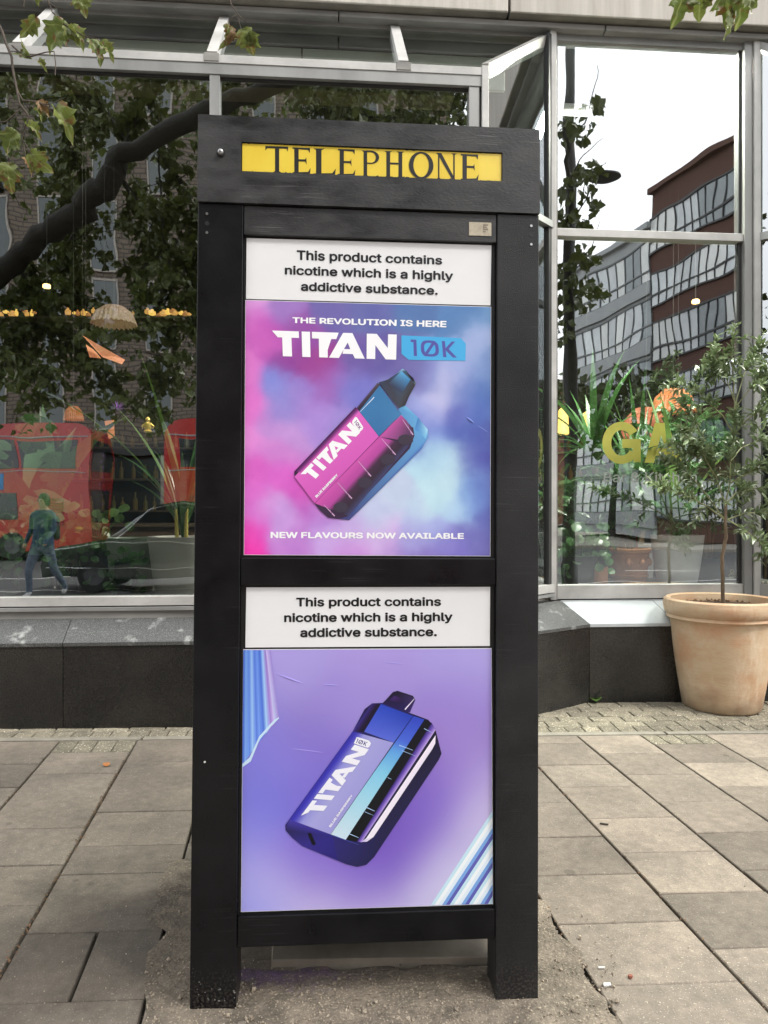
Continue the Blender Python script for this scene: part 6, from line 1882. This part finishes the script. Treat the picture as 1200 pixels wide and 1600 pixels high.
MB().tube([(0, 0, h * .9), (.06, 0, .6), (.02, .02, .95)], [.05, .04, .035], 10).build('trunk', wood_ol, e, smooth=True)
blades(e, 22, .75, .05, deep_m, (.02, .02, .92), .9, 1.0, seed=50)
blades(e, 12, 1.25, .06, deep_m, (.02, .02, .92), .6, .8, seed=52)
e, c, h, r = pot('arching_palm', 'arching palm with a slim stem reaching up the middle of the tall right window', 1000, 850, 911, 44, 36, 6.6, greypot, lab_cat='potted plant')
MB().tube([(0, 0, h * .9), (.03, 0, .5), (.0, .02, .7)], [.03, .022, .02], 8).build('trunk', wood_ol, e, smooth=True)
blades(e, 12, 1.5, .05, deep_m, (.0, .02, .65), .5, .7, seed=61)
def bush(name, label, cx, cy, rx, ry, D, n, mat, potx, poty, out=ELL, sc=(.09, .16), seed=1):
    r = random.Random(seed)
    base = at(potx, poty, D); e = empty(name, label, 'potted plant', loc=base)
    b_, _m = leafmesh('leaf', out, mat, .15, .35)
    C_ = at(cx, cy, D) - base; RX, RY = rx / FPX * D, ry / FPX * D
    pl_ = []; hubs = [C_ + Vector((r.uniform(-.8, .8) * RX, r.uniform(-.25, .25), r.uniform(-.8, .8) * RY)) for _ in range(16)]
    st_ = MB()
    for h_ in hubs:
        st_.tube([Vector((0, 0, 0)), Vector((h_.x * .3, 0, h_.z * .6)), h_], [.008, .006, .004], 5)
        for k in range(n // 16):
            p = h_ + Vector((r.gauss(0, .3) * RX, r.gauss(0, .10), r.gauss(0, .25) * RY))
            pl_.append((p, aim(Vector((r.gauss(0, 1), r.gauss(0, .7) - .3, r.gauss(0, .8) - .25)), r.uniform(-2, 2)), r.uniform(*sc)))
    st_.build('stem', wood_ol, e, smooth=True)
    scatter_leaves('foliage', b_, pl_, mat, e)
    MB().lathe([(.09, -.02), (.10, 0), (.125, .17), (.115, .17), (.11, .14)], 24).build('pot_wall', darkpot, e, smooth=True)
bush('leafy_bush', 'dark leafy bush filling the lower middle of the tall right window behind the lettering', 985, 765, 70, 55, 6.0, 420, deep_m, 975, 905, seed=71)
bush('leafy_bush', 'broad-leaved bush behind the potted tree in the tall right window', 1090, 740, 60, 85, 6.0, 420, deep_m, 1108, 905, sc=(.12, .22), seed=72)
bush('leafy_bush', 'small leafy bush beside the column low in the tall right window', 885, 800, 34, 60, 5.9, 240, deep_m, 884, 905, seed=73)
bush('leafy_bush', 'dark leafy bush low at the left edge of the left window', 15, 850, 60, 55, 5.4, 320, deep_m, 5, 925, out=ROUND, sc=(.05, .09), seed=74)
bush('leafy_bush', 'mixed leafy bush between the round-leaved plants in the left window', 118, 862, 48, 45, 5.3, 300, deep_m, 112, 925, out=ROUND, sc=(.05, .08), seed=75)
# amber wall lights and red neon
e = empty('wall_lantern', 'tall amber lantern glowing behind the tall right window beside the column', 'lantern', loc=at(880, 660, 9))
MB().lathe([(.05, -.15), (.07, -.14), (.06, .14), (.03, .17)], 14).build('lantern_glass', M('amber_lantern', (.9, .6, .2), rough=.4, emit=(1, .6, .15), estr=1.1), e, smooth=True)
MB().tube([(0, 0, .17), (0, 0, 4.75 - at(880, 660, 9).z)], .006, 5).build('cord', cord_m, e)
e = empty('wall_lantern', 'small amber lantern low behind the tall right window, right of the tall lantern', 'lantern', loc=at(917, 658, 9.5))
MB().lathe([(.03, -.12), (.05, -.1), (.05, .1), (.02, .12)], 14).build('lantern_glass', M('amber_lantern', (1, .6, .2)), e, smooth=True)
MB().tube([(0, 0, .12), (0, 0, 4.75 - at(917, 658, 9.5).z)], .006, 5).build('cord', cord_m, e)
neon = M('red_neon', (.8, .05, .04), (.8, .05, .04), emit=(1, .05, .04), estr=2.2)
e = empty('neon_strip', 'slanting red neon strip behind the tall right window above the lettering', 'neon light', loc=at(1060, 680, 7.5))
MB().tube([(0, 0, 0), at(1082, 689, 7.5) - at(1060, 680, 7.5), at(1108, 702, 7.6) - at(1060, 680, 7.5)], .012, 8).build('neon_tube', neon, e, smooth=True)
MB().tube([(0, 0, 0), (0, 0, 2.6)], .0015, 5).build('hanger', cord_m, e)
e = empty('red_candle', 'thin red glowing candle on the ledge just behind the terracotta pot', 'candle', loc=at(995, 872, 6.0))
MB().tube([(0, 0, -.2), (0, 0, .05)], .014, 10).build('candle', neon, e, smooth=True)
MB().tube([(0, 0, .05), (0, .0, .20)], [.010, .006], 8).build('taper', M('red_wax', (.5, .03, .02)), e, smooth=True)
# room furniture: bar counter, back shelves, round table, chairs' silhouettes
bar_m = M('bar_front', (.10, .06, .04), (.06, .04, .03), scale=4, rough=.4)
e = empty('bar_counter', 'long dark timber bar counter standing deep inside the restaurant', 'bar counter', loc=from_fac(-1, 10, .1), rz=YAW)
MB().box((-4, 0, 0), (3.5, .6, 1.05), .01).build('counter_front', bar_m, e)
MB().box((-4.05, -.08, 1.052), (3.55, .7, 1.10), .008).build('counter_top', int_floor, e)
for k in range(3):
    e2 = empty('bottle_shelf', ('lowest', 'middle', 'top')[k] + ' shelf of bottles on the restaurant back wall', 'shelf', loc=from_fac(-1, 12.1, 1.35 + k * .5), rz=YAW)
    MB().box((-4, 0, 0), (6, .35, .03), .003).build('shelf_board', int_floor, e2)
    mb_ = MB()
    for i in range(56):
        x = -3.9 + i * .17 + ip.uniform(-.03, .03); hh_ = ip.uniform(.22, .32); rr_ = ip.uniform(.03, .045)
        mb_.lathe([(rr_, .031), (rr_, hh_ * .6), (rr_ * .35, hh_ * .75), (rr_ * .35, hh_)], 8, (x, .15, 0))
    mb_.build('bottles', M('bottle_glass', (.12, .14, .06), (.2, .1, .03), scale=2, rough=.15), e2, kind='stuff')
# pots stand on the ledge between glass and room; low wall under it
bb('ledge_wall', int_dark, -7.0, .9, 5.45, 5.54, .1, ZL - .062, 0)

# ---- lettering on the tall window: GA / Bar & Kitchen
yl = M('yellow_vinyl', (.46, .45, .08), (.36, .35, .06), scale=6, rough=.5, trans=.0)
wd = Vector((CY, SY, 0))
lm = MB()
def on_glass(x, y, dz=.0):
    s_, z_ = fpx(x, y, WR + .004); return (s_, WR + .0025 - dz, z_)
Gp = []
n = 30
def circ(cx, cy, rx, ry, a): return (cx + rx * math.cos(a), cy + ry * math.sin(a))
for i in range(n):
    a0, a1 = math.radians(-35 - 290 * i / n), math.radians(-35 - 290 * (i + 1) / n)
    q = [circ(971, 692, 16, 20, a0), circ(971, 692, 30, 33, a0), circ(971, 692, 30, 33, a1), circ(971, 692, 16, 20, a1)]
    lm.add([on_glass(*p) for p in q], [(0, 1, 2, 3)])
for q in ([(972, 686), (1001, 686), (1001, 722), (990, 722), (988, 700), (972, 700)], [(1023, 661), (1043, 661), (1066, 723), (1047, 723), (1033, 680), (1026, 723 - 20), (1022, 723), (1007, 723)], [(1023, 700), (1043, 700), (1045, 712), (1020, 712)]):
    lm.add([on_glass(*p, .0003 * (k_ + 1)) for k_, p in [(0, p) for p in q]], [tuple(range(len(q)))])
lm.build('window_lettering', yl, bld)
tm = MB()
vs, fs = text_polys('Bar & Kitchen', 0.006)
c0_, c1_ = cap_height(); x0_, x1_ = vs[:, 0].min(), vs[:, 0].max()
tm.add([on_glass(943 + (a - x0_) / (x1_ - x0_) * 146, 753 - (b - c0_) / (c1_ - c0_) * 15, .00002 * l) for a, b, l in vs], fs)
tm.build('window_lettering', M('etched_vinyl', (.34, .36, .33), (.30, .32, .29), rough=.6), bld)
tm = MB()
vs, fs = text_polys('&', 0.008)
x0_, x1_ = vs[:, 0].min(), vs[:, 0].max()
tm.add([on_glass(1138 + (a - x0_) / (x1_ - x0_) * 13, 902 - (b - c0_) / (c1_ - c0_) * 12, .00002 * l) for a, b, l in vs], fs)
tm.build('window_lettering', M('etched_vinyl', (.3, .3, .3)), bld)

# ================================================================== THE STREET BEHIND THE CAMERA (seen mirrored in the glass)
def brick_mat(name, c1, c2, mortar, sc=1.0):
    m = bpy.data.materials.new(name); m.use_nodes = True
    N, L = m.node_tree.nodes, m.node_tree.links
    b = N['Principled BSDF']; b.inputs['Roughness'].default_value = .9
    co = N.new('ShaderNodeTexCoord'); mp = N.new('ShaderNodeMapping'); mp.inputs['Rotation'].default_value = (math.radians(90), 0, 0)
    L.new(co.outputs['Object'], mp.inputs['Vector'])
    br = N.new('ShaderNodeTexBrick'); br.inputs['Scale'].default_value = sc
    br.inputs['Brick Width'].default_value = .45; br.inputs['Row Height'].default_value = .16; br.inputs['Mortar Size'].default_value = .025
    br.inputs['Color1'].default_value = (*c1, 1); br.inputs['Color2'].default_value = (*c2, 1); br.inputs['Mortar'].default_value = (*mortar, 1)
    L.new(mp.outputs[0], br.inputs['Vector']); L.new(br.outputs['Color'], b.inputs['Base Color'])
    return m
brown_brick = brick_mat('brown_brick', (.155, .125, .095), (.13, .105, .08), (.06, .05, .042))
red_brick = M('red_brick', (.105, .048, .034), (.080, .036, .026), scale=3, rough=.85)
win_dark = M('dark_window', (.02, .03, .03), (.03, .045, .045), scale=1, rough=.12, spec=.9)
win_sky = M('sky_pale_window', (.62, .66, .67), (.46, .50, .52), scale=.8, rough=.15, spec=1.0, rnd=.25)  # pale base colour stands in for bright sky mirrored in the panes
frame_w = M('pale_spandrel', (.36, .38, .38), (.30, .32, .33), scale=1, rough=.6)
frame_d = M('dark_window_frame', (.03, .03, .03), rough=.5)
stone_m = M('pale_stone', (.34, .31, .27), (.27, .25, .22), scale=1, rough=.8)
# brown brick office opposite
wB = 2 * WL - 30
bo = empty('brick_office', 'long brown brick building with tall narrow windows across the road, mirrored in the left window', 'building', rz=YAW)
sl, sr_ = mir(-420, 500, 30, WL).x, mir(700, 500, 30, WL).x
MB().box((sl, wB - 8, ZR), (sr_, wB, 23), 0).build('wall', brown_brick, bo)
wmesh = MB().box((-.38, .0, 0), (.38, .03, 2.7)).mesh('window', win_dark)
wframe = MB().box((-.44, .0, -.06), (-.38, .06, 2.76)).box((.38, 0, -.06), (.44, .06, 2.76)).box((-.44, 0, 2.7), (.44, .06, 2.78)).box((-.44, 0, -.08), (.44, .08, 0)).mesh('frame', stone_m)
k = 0
s_ = sl + .8
while s_ < sr_ - .6:
    for f_ in range(6):
        w1 = inst('window', wmesh, bo, (s_, wB + .005, 4.6 + f_ * 3.1))
        inst('frame', wframe, w1, (0, 0, 0))
    s_ += 2.05
MB().box((sl, wB + .0, 3.6), (sr_, wB + .25, 4.05), .01).build('fascia_band', frame_d, bo)
s_ = sl + .5
while s_ < sr_ - 2.4:
    MB().box((s_, wB + .01, .1), (s_ + 2.3, wB + .06, 3.5), .01).build('shop_window', win_dark, bo)
    MB().box((s_ + 2.32, wB, -.05), (s_ + 2.88, wB + .18, 3.6), .01).build('pilaster', stone_m, bo)
    s_ += 2.9
# street wall going away to the right: red brick block then a pale glazed block, then older brick houses
def virt_w(x, D, wp=WR):
    p = mir(x, 800, D, wp); return Vector((p.x, p.y))
A_, B_, C2 = virt_w(1290, 33.5), virt_w(1021, 46), virt_w(893, 57)
def street_block(name, label, p, q, ztop_, wallm, n_bay, floors, z0, fh, winw, winh, wm, parapet=None, muntins=2, spand=None):
    """block whose face runs p->q (facade coords, windows on the side facing the street), every window a part"""
    p, q = Vector(p), Vector(q); L = (q - p).length; ang = math.atan2((q - p).y, (q - p).x)
    e = empty(name, label, 'building', loc=from_fac(p.x, p.y, 0), rz=YAW + ang)
    MB().box((0, -12, ZR), (L, 0, ztop_), 0).build('wall', wallm, e)
    me_ = MB().box((-winw / 2, 0, 0), (winw / 2, .05, winh)).mesh('window', wm)
    fr = MB()
    for i in range(muntins + 1):
        x = -winw / 2 + winw * i / muntins
        fr.box((x - .03, .02, 0), (x + .03, .10, winh))
    for z in (0, winh * .3, winh): fr.box((-winw / 2, .02, z - .05), (winw / 2, .12, z + .05))
    fme = fr.mesh('frame', frame_d if wallm is not frame_w else M('grey_window_frame', (.13, .14, .14), rough=.5))
    alt = [MB().box((-winw / 2, 0, 0), (winw / 2, .05, winh)).mesh('window', M(n_, c_, c2_, scale=.9, rough=.15, spec=1.0, rnd=.2)) for n_, c_, c2_ in (('blinds_window', (.74, .76, .74), (.62, .64, .62)), ('shaded_window', (.20, .24, .25), (.12, .15, .16)))]
    wr_ = random.Random(len(name))
    for f_ in range(floors):
        for i in range(n_bay):
            q_ = wr_.random(); w1 = inst('window', me_ if (q_ < .5 or wm is win_dark) else alt[0] if q_ < .8 else alt[1], e, (L * (i + .5) / n_bay, .003, z0 + f_ * fh))
            inst('frame', fme, w1)
        if spand: MB().box((0, 0, z0 + f_ * fh - spand), (L, .16, z0 + f_ * fh - .02), 0).build('spandrel', frame_w if wm is win_sky and wallm is frame_w else wallm, e)
    MB().box((-.1, -.2, ztop_), (L + .1, .3, ztop_ + .35), .02).build('parapet', parapet or wallm, e)
    return e
street_block('red_brick_block', 'dark red brick block with grouped white windows, mirrored in the right window', B_, A_, 20.6, red_brick, 6, 6, .9, 3.25, 2.15, 2.15, win_sky, muntins=3)
street_block('glazed_block', 'pale glazed office block in bands of windows, mirrored in the right window', C2, B_ - (B_ - A_).normalized() * -.05, 18.9, frame_w, 10, 5, 1.2, 3.6, 1.15, 2.5, win_sky, muntins=1, spand=.85)
D2_ = virt_w(868, 80); E2_ = virt_w(700, 84)
street_block('distant_terrace', 'older red brick terrace with stone bands far down the street, mirrored beside the column', E2_, D2_ + Vector((3, 0)), 15.5, M('old_red_brick', (.22, .10, .07), (.17, .08, .06), rough=.9), 6, 4, 1.5, 3.4, 1.2, 2.0, win_dark, parapet=stone_m, spand=.5)
# street lamp with a disc head
lpv = mir(891, 800, 13.2, WR); lz = .0
lampst = empty('street_lamp', 'dark street lamp post with a disc-shaped head, mirrored in the tall right window', 'street lamp', loc=from_fac(lpv.x, lpv.y, gz(0, -3)), rz=YAW)
dkm = M('dark_cast_iron', (.02, .022, .02), (.015, .015, .015), scale=6, rough=.5)
MB().lathe([(.16, 0), (.16, .5), (.11, .6), (.10, 5.0), (.085, 9.0), (.085, 10.5)], 20).build('post', dkm, lampst, smooth=True)
MB().lathe([(.088, 7.55), (.089, 8.0)], 16).build('band', M('tan_band', (.35, .22, .14), rough=.7), lampst)
hz = EYE + (800 - 276) / FPX * 13.2 - gz(0, -3)
hx = (944 - 891) / FPX * 13.2
MB().tube([(0, 0, hz + .1), (hx * .5, 0, hz + .12), (hx, 0, hz + .05)], .03, 8).build('arm', dkm, lampst, smooth=True)
MB().lathe([(.02, .10), (.16, .085), (.29, .02), (.30, -.02), (.22, -.06), (.10, -.085), (.01, -.09)], 28, (hx, 0, hz)).build('lamp_head', dkm, lampst, smooth=True)
# leafy shoots by the lamp, from the street tree's lowest branch
m = MB()
shoots = []
for (x, y, r_) in ((905, 195, 26), (890, 205, 20), (905, 292, 28), (885, 300, 16), (925, 270, 22), (900, 345, 22), (930, 325, 12), (880, 340, 16), (905, 425, 34), (885, 440, 24), (930, 460, 18), (890, 480, 26), (912, 400, 24), (880, 520, 20), (938, 162, 8)):
    for k in range(int(r_ * 1.1)):
        a, q = tr.uniform(0, 6.28), r_ * math.sqrt(tr.random())
        p = from_fac(*mir(x + q * math.cos(a), y + q * math.sin(a), 11.5 + tr.uniform(-.4, .4), WR))
        shoots.append((p, aim(rdir(tr, -.5), tr.uniform(-2, 2)), tr.uniform(.10, .17)))
sp_ = from_fac(*mir(891, 1000, 11.5, WR)); 
st2 = empty('young_street_tree', 'slim street tree with sparse dark leaves beside the lamp post, mirrored in the right window', 'tree')
scatter_leaves('crown', plv_base, shoots, plane_dk, st2)
TQ = wob([Vector((sp_.x, sp_.y, -.1))] + [from_fac(*mir(x, y, 11.5, WR)) for x, y in ((893, 700), (894, 500), (890, 380), (892, 330), (886, 250), (884, 190))], 3, .02)
MB().tube(TQ, [.085 - .06 * i / (len(TQ) - 1) for i in range(len(TQ))], 10).build('trunk', bark, st2, smooth=True)
for pts in (((886, 215), (915, 190), (940, 120), (938, 100)), ((888, 290), (905, 250), (925, 228), (942, 214)), ((892, 345), (915, 310), (940, 260)), ((893, 430), (925, 400), (937, 345))):
    Q = [from_fac(*mir(x, y, 11.5, WR)) for x, y in pts]
    MB().tube(wob(Q, 2, .01), [.014 - .011 * i / (2 * len(Q) - 2) for i in range(2 * len(Q) - 1)], 5).build('branch', bark, st2)
# distant street trees under the glazed block
for (x, y, D, R_, lb) in ((960, 640, 44, 3.4, 'round green street tree in front of the glazed block, mirrored in the right window'), (905, 640, 60, 4.0, 'distant street tree beyond the glazed block, mirrored in the right window')):
    c = from_fac(*mir(x, y, D, WR)); e = empty('street_tree', lb, 'tree')
    pl_ = []
    for k in range(900):
        v = rdir(tr) * R_ * tr.uniform(.5, 1.0); v.z *= .8
        if math.sin(v.x * 2.1) + math.sin(v.z * 2.7 + v.y) < -.7: continue
        pl_.append((c + v, aim(rdir(tr), tr.uniform(-2, 2)), tr.uniform(.35, .6)))
    scatter_leaves('crown', plv_base, pl_, plane_dk, e)
    MB().tube([(c.x, c.y, ZR), (c.x, c.y, c.z)], [.22, .12], 8).build('trunk', bark, e)

# ---- vehicles
bus_red = M('bus_red_paint', (.42, .016, .012), (.36, .013, .010), scale=2, rough=.2, coat=.5)
veh_glass = M('vehicle_glass', (.015, .02, .02), (.02, .025, .025), rough=.06, spec=.8)
tyre_m = M('tyre_rubber', (.02, .02, .02), rough=.8)
hub_m = M('wheel_hub', (.10, .10, .105), rough=.4, metal=.6)
def wheel(e, x, y, r, wd_):
    o = MB().lathe([(r * .55, -wd_ / 2), (r * .95, -wd_ / 2), (r, -wd_ * .3), (r, wd_ * .3), (r * .95, wd_ / 2), (r * .55, wd_ / 2)], 28).build('wheel', tyre_m, e, smooth=True)
    o.location = (x, y, r); o.rotation_euler = (math.radians(90), 0, 0)
    MB().lathe([(.02, wd_ / 2 - .02), (r * .3, wd_ / 2 - .01), (r * .56, wd_ / 2 + .01), (r * .56, -wd_ / 2 - .01), (.02, -wd_ / 2)], 20).build('rim', hub_m, o, smooth=True)
def round_rect(L, H_, r, n=6, z0=0.0, top_only=True):
    pts = [(0, z0), (L, z0)]
    for cx, cz, a0 in ((L - r, H_ - r, 0), (r, H_ - r, 90)):
        for i in range(n + 1):
            a = math.radians(a0 + 90 * i / n); pts.append((cx + r * math.cos(a), cz + r * math.sin(a)))
    return pts
def bus(label, end_px, D, direction):
    """double-decker; the end at end_px (photo pixel in the mirror image) faces along the road"""
    p = mir(end_px, 800, D, WL)
    e = empty('double_decker_bus', label, 'bus', 'red buses on the road', loc=from_fac(p.x, p.y, ZR + .01), rz=YAW)
    L, Wd, Hb = 10.5, 2.5, 4.38
    m = MB()
    prof = round_rect(L, Hb, .42, z0=.32)
    sg = -1 if direction < 0 else 1
    # sg: body extends from the measured end in this direction
    X = lambda x: x * sg
    n = len(prof)
    vs = [(X(x), 0, z) for x, z in prof] + [(X(x), -Wd, z) for x, z in prof]
    m.add(vs, [tuple(range(n)), tuple(range(2 * n - 1, n - 1, -1))] + [(i, (i + 1) % n, n + (i + 1) % n, n + i) for i in range(n)])
    m.build('body', bus_red, e)
    def side(name, x0, x1, z0, z1, mat, pr=.012):
        a, b = sorted((X(x0), X(x1)))
        return MB().box((a, -.01, z0), (b, pr, z1), .01).build(name, mat, e)
    for x0, x1 in ((.45, 2.2), (2.28, 4.2), (4.28, 6.2), (6.28, 8.2), (8.28, 10.0)):
        side('upper_window', x0, x1, 2.95, 3.85, veh_glass)
    for x0, x1 in ((2.28, 4.2), (4.28, 6.2), (6.28, 8.2)):
        side('lower_window', x0, x1, 1.35, 2.15, veh_glass)
    side('trim_line', .1, 10.3, 3.93, 3.97, M('bus_white_line', (.30, .30, .30), rough=.4), .02)
    side('trim_line', .1, 10.3, 2.84, 2.87, M('bus_white_line', (.7, .7, .7)), .02)
    side('engine_louvre', .8, 1.5, 1.1, 2.0, M('bus_red_dark', (.25, .012, .01), rough=.5), .02)
    for k in range(8): side('louvre_slat', .85, 1.45, 1.15 + k * .1, 1.19 + k * .1, bus_red, .035)
    side('advert_panel', 2.6, 6.4, 2.25, 2.8, M('blue_advert', (.03, .16, .42), (.04, .2, .5), rough=.3), .016)
    side('route_lamp', .3, .5, 1.0, 1.08, M('amber_lens', (.7, .25, .03), rough=.3), .03)
    MB().box((min(X(-.012), X(.1)), -Wd + .2, 2.9), (max(X(-.012), X(.1)), -.2, 3.85), .02).build('end_window', veh_glass, e)
    MB().box((min(X(-.012), X(.1)), -Wd + .25, 1.3), (max(X(-.012), X(.1)), -.25, 2.3), .02).build('end_window', veh_glass, e)
    for x in (2.4, 8.6):
        for y in (-.12, -Wd + .12): wheel(e, X(x), y, .48, .28)
    return e
# mirrored sense: in the glass image, left-right is as for a viewer looking through
bus('red double-decker with a blue advert, further left of two mirrored in the left window', 141, 24.0, -1)
bus('red double-decker partly hidden by the kiosk, right of two mirrored in the left window', 256, 23.0, 1)
# black cab
cab_p = mir(62, 800, 14.2, WL)
cab = empty('black_taxi', 'black taxi passing on the near side of the road, mirrored low in the left window', 'taxi', loc=from_fac(cab_p.x, cab_p.y, ZR + .01), rz=YAW)
cabm = M('black_car_paint', (.012, .02, .018), (.01, .016, .015), rough=.12, coat=1.0)
prof = [(0.05, .32), (.0, .55), (.08, .80), (.35, .92), (1.25, 1.03), (1.75, 1.45), (2.15, 1.66), (2.7, 1.74), (3.4, 1.72), (3.95, 1.58), (4.3, 1.2), (4.5, .95), (4.56, .6), (4.5, .32), (3.95, .3), (3.85, .55), (3.6, .68), (3.35, .55), (3.25, .3), (1.35, .3), (1.25, .55), (1.0, .68), (.75, .55), (.65, .3)]
n = len(prof); m = MB()
ins = lambda x, z: (.18 if z > 1.1 else 0)
vs = [(x, -ins(x, z) * .9, z) for x, z in prof] + [(x, -1.8 + ins(x, z) * .9, z) for x, z in prof]
m.add(vs, [tuple(range(n)), tuple(range(2 * n - 1, n - 1, -1))] + [(i, (i + 1) % n, n + (i + 1) % n, n + i) for i in range(n)])
o = m.build('body', cabm, cab)
def cwin(pts, y=-.10):
    MB().add([(x, y + (1.1 - z) * .11 + .045, z) for x, z in pts] + [(x, y + (1.1 - z) * .11, z) for x, z in pts], [tuple(range(len(pts))), tuple(range(2 * len(pts) - 1, len(pts) - 1, -1))] + [(i, (i + 1) % len(pts), len(pts) + (i + 1) % len(pts), len(pts) + i) for i in range(len(pts))]).build('side_window', veh_glass, cab)
cwin([(1.5, 1.06), (1.9, 1.45), (2.2, 1.6), (2.45, 1.62), (2.45, 1.06)], -.03)
cwin([(2.55, 1.06), (2.55, 1.63), (3.3, 1.62), (3.3, 1.06)], -.03)
cwin([(3.4, 1.06), (3.4, 1.61), (3.85, 1.5), (4.1, 1.06)], -.03)
chrome = M('bright_trim', (.7, .72, .7), rough=.15, metal=.9)
MB().tube([(1.45, -.02, 1.06), (2.0, -.10, 1.58), (2.7, -.12, 1.70), (3.6, -.12, 1.66), (4.15, -.02, 1.10)], .018, 6).build('window_trim', chrome, cab, smooth=True)
MB().tube([(.2, .01, .86), (1.4, .01, .99), (4.4, .01, .98)], .012, 6).build('waist_trim', chrome, cab, smooth=True)
MB().tube([(.1, .012, .5), (4.5, .012, .5)], .012, 6).build('sill_trim', chrome, cab, smooth=True)
for x in (1.0, 3.6):
    for y in (-.08, -1.72): wheel(cab, x, y, .33, .2)
MB().box((-.01, -.5, .62), (.12, -.15, .8), .03).build('headlight', chrome, cab)
MB().box((-.01, -1.65, .62), (.12, -1.3, .8), .03).build('headlight', chrome, cab)
# parked pale cars down the street, mirrored in the right window
def car(label, px, D, col, rz):
    p = mir(px, 800, D, WR)
    e = empty('parked_car', label, 'car', None, loc=from_fac(p.x, p.y, ZR + .01), rz=YAW + rz)
    prof = [(0, .3), (.0, .6), (.15, .8), (1.0, .92), (1.6, 1.35), (2.8, 1.42), (3.6, 1.05), (4.2, .9), (4.25, .3)]
    n = len(prof)
    vs = [(x, -ins(x, z), z) for x, z in prof] + [(x, -1.75 + ins(x, z), z) for x, z in prof]
    MB().add(vs, [tuple(range(n)), tuple(range(2 * n - 1, n - 1, -1))] + [(i, (i + 1) % n, n + (i + 1) % n, n + i) for i in range(n)]).build('body', col, e)
    MB().box((1.35, -.14, .95), (3.1, -.02, 1.3), .03).build('side_window', veh_glass, e)
    for x in (.8, 3.4):
        for y in (-.06, -1.69): wheel(e, x, y, .32, .2)
    MB().box((-.02, -.45, .6), (.1, -.1, .75), .02).build('headlight', chrome, e); MB().box((4.2, -.4, .6), (4.28, -.1, .75), .02).build('tail_light', neon, e)
silver = M('silver_car_paint', (.10, .105, .11), (.09, .095, .10), rough=.6)

# ---- pedestrian mirrored in the left window: one skinned figure
pp = mir(66, 800, 12.6, WL)
per = empty('person', 'person in blue jacket and pale jeans walking past, mirrored in the left window', 'person', loc=from_fac(pp.x, pp.y, gz(0, -2.8) - .02), rz=YAW + math.radians(200))
def skin_body(name, joints, edges, mats_by, parent, root=0):
    me = bpy.data.meshes.new(name)
    me.from_pydata([j[:3] for j in joints], edges, [])
    o = bpy.data.objects.new(name, me); COL.objects.link(o)
    bpy.context.view_layer.objects.active = o
    md = o.modifiers.new('skin', 'SKIN'); md.use_smooth_shade = True
    sv = me.skin_vertices[0].data
    for i, j in enumerate(joints):
        r = j[3]; sv[i].radius = r if isinstance(r, tuple) else (r, r); sv[i].use_root = (i == root)
    sd = o.modifiers.new('sub', 'SUBSURF'); sd.levels = 2; sd.render_levels = 2
    dg = bpy.context.evaluated_depsgraph_get()
    me2 = bpy.data.meshes.new_from_object(o.evaluated_get(dg))
    bpy.data.objects.remove(o)
    for m_ in mats_by[0]: me2.materials.append(m_)
    for p in me2.polygons: p.material_index = mats_by[1](p.center); p.use_smooth = True
    o2 = bpy.data.objects.new(name, me2); COL.objects.link(o2); o2.parent = parent
    return o2
skin_c = M('skin_tone', (.42, .25, .17), (.38, .22, .15), rough=.5)
jacket = M('blue_jacket', (.02, .04, .11), (.015, .03, .09), rough=.8)
jeans = M('pale_jeans', (.12, .15, .21), (.07, .09, .13), scale=12, rough=.85)
hair = M('dark_hair', (.03, .02, .015), rough=.6)
shoe = M('white_trainers', (.55, .55, .55), rough=.6)
J_ = [(0, 0, .95, (.16, .12)), (0, .01, 1.15, (.145, .105)), (0, .01, 1.35, (.18, .12)), (0, .01, 1.47, (.10, .08)), (0, .0, 1.53, .052), (0, -.01, 1.63, (.075, .09)), (0, -.01, 1.72, (.06, .075)),
      (.10, 0, .88, .095), (.11, -.20, .50, .062), (.11, -.16, .10, .045), (.11, -.30, .05, .038),
      (-.10, 0, .88, .095), (-.11, .10, .50, .062), (-.11, .38, .16, .045), (-.11, .32, .06, .038),
      (.20, .01, 1.42, .055), (.26, .08, 1.16, .045), (.27, -.05, .95, .034), (.27, -.09, .87, .03),
      (-.20, .01, 1.42, .055), (-.26, -.06, 1.16, .045), (-.25, -.24, 1.0, .034), (-.25, -.30, .94, .03)]
E_ = [(0, 1), (1, 2), (2, 3), (3, 4), (4, 5), (5, 6), (0, 7), (7, 8), (8, 9), (9, 10), (0, 11), (11, 12), (12, 13), (13, 14), (3, 15), (15, 16), (16, 17), (17, 18), (3, 19), (19, 20), (20, 21), (21, 22)]
def pm_(c):
    if c.z > 1.5 : return 0
    if abs(c.x) > .2 and c.z < .96: return 0
    if c.z > .90: return 1
    if c.z < .13: return 3
    return 2
skin_body('body', J_, E_, ([skin_c, jacket, jeans, shoe], pm_), per)
MB().lathe([(.01, .145), (.06, .13), (.088, .08), (.092, .02), (.08, -.05), (.05, -.07)], 16, (0, .02, 1.64)).build('hair', hair, per, smooth=True)
MB().box((-.16, .12, 1.0), (.16, .26, 1.40), .05).build('backpack', M('dark_backpack', (.02, .02, .025), rough=.8), per)
for k in (-1, 1):
    MB().lathe([(.001, .012), (.010, .006), (.010, -.006), (.001, -.012)], 8, (k * .03, -.098, 1.66)).build('eye', hair, per)
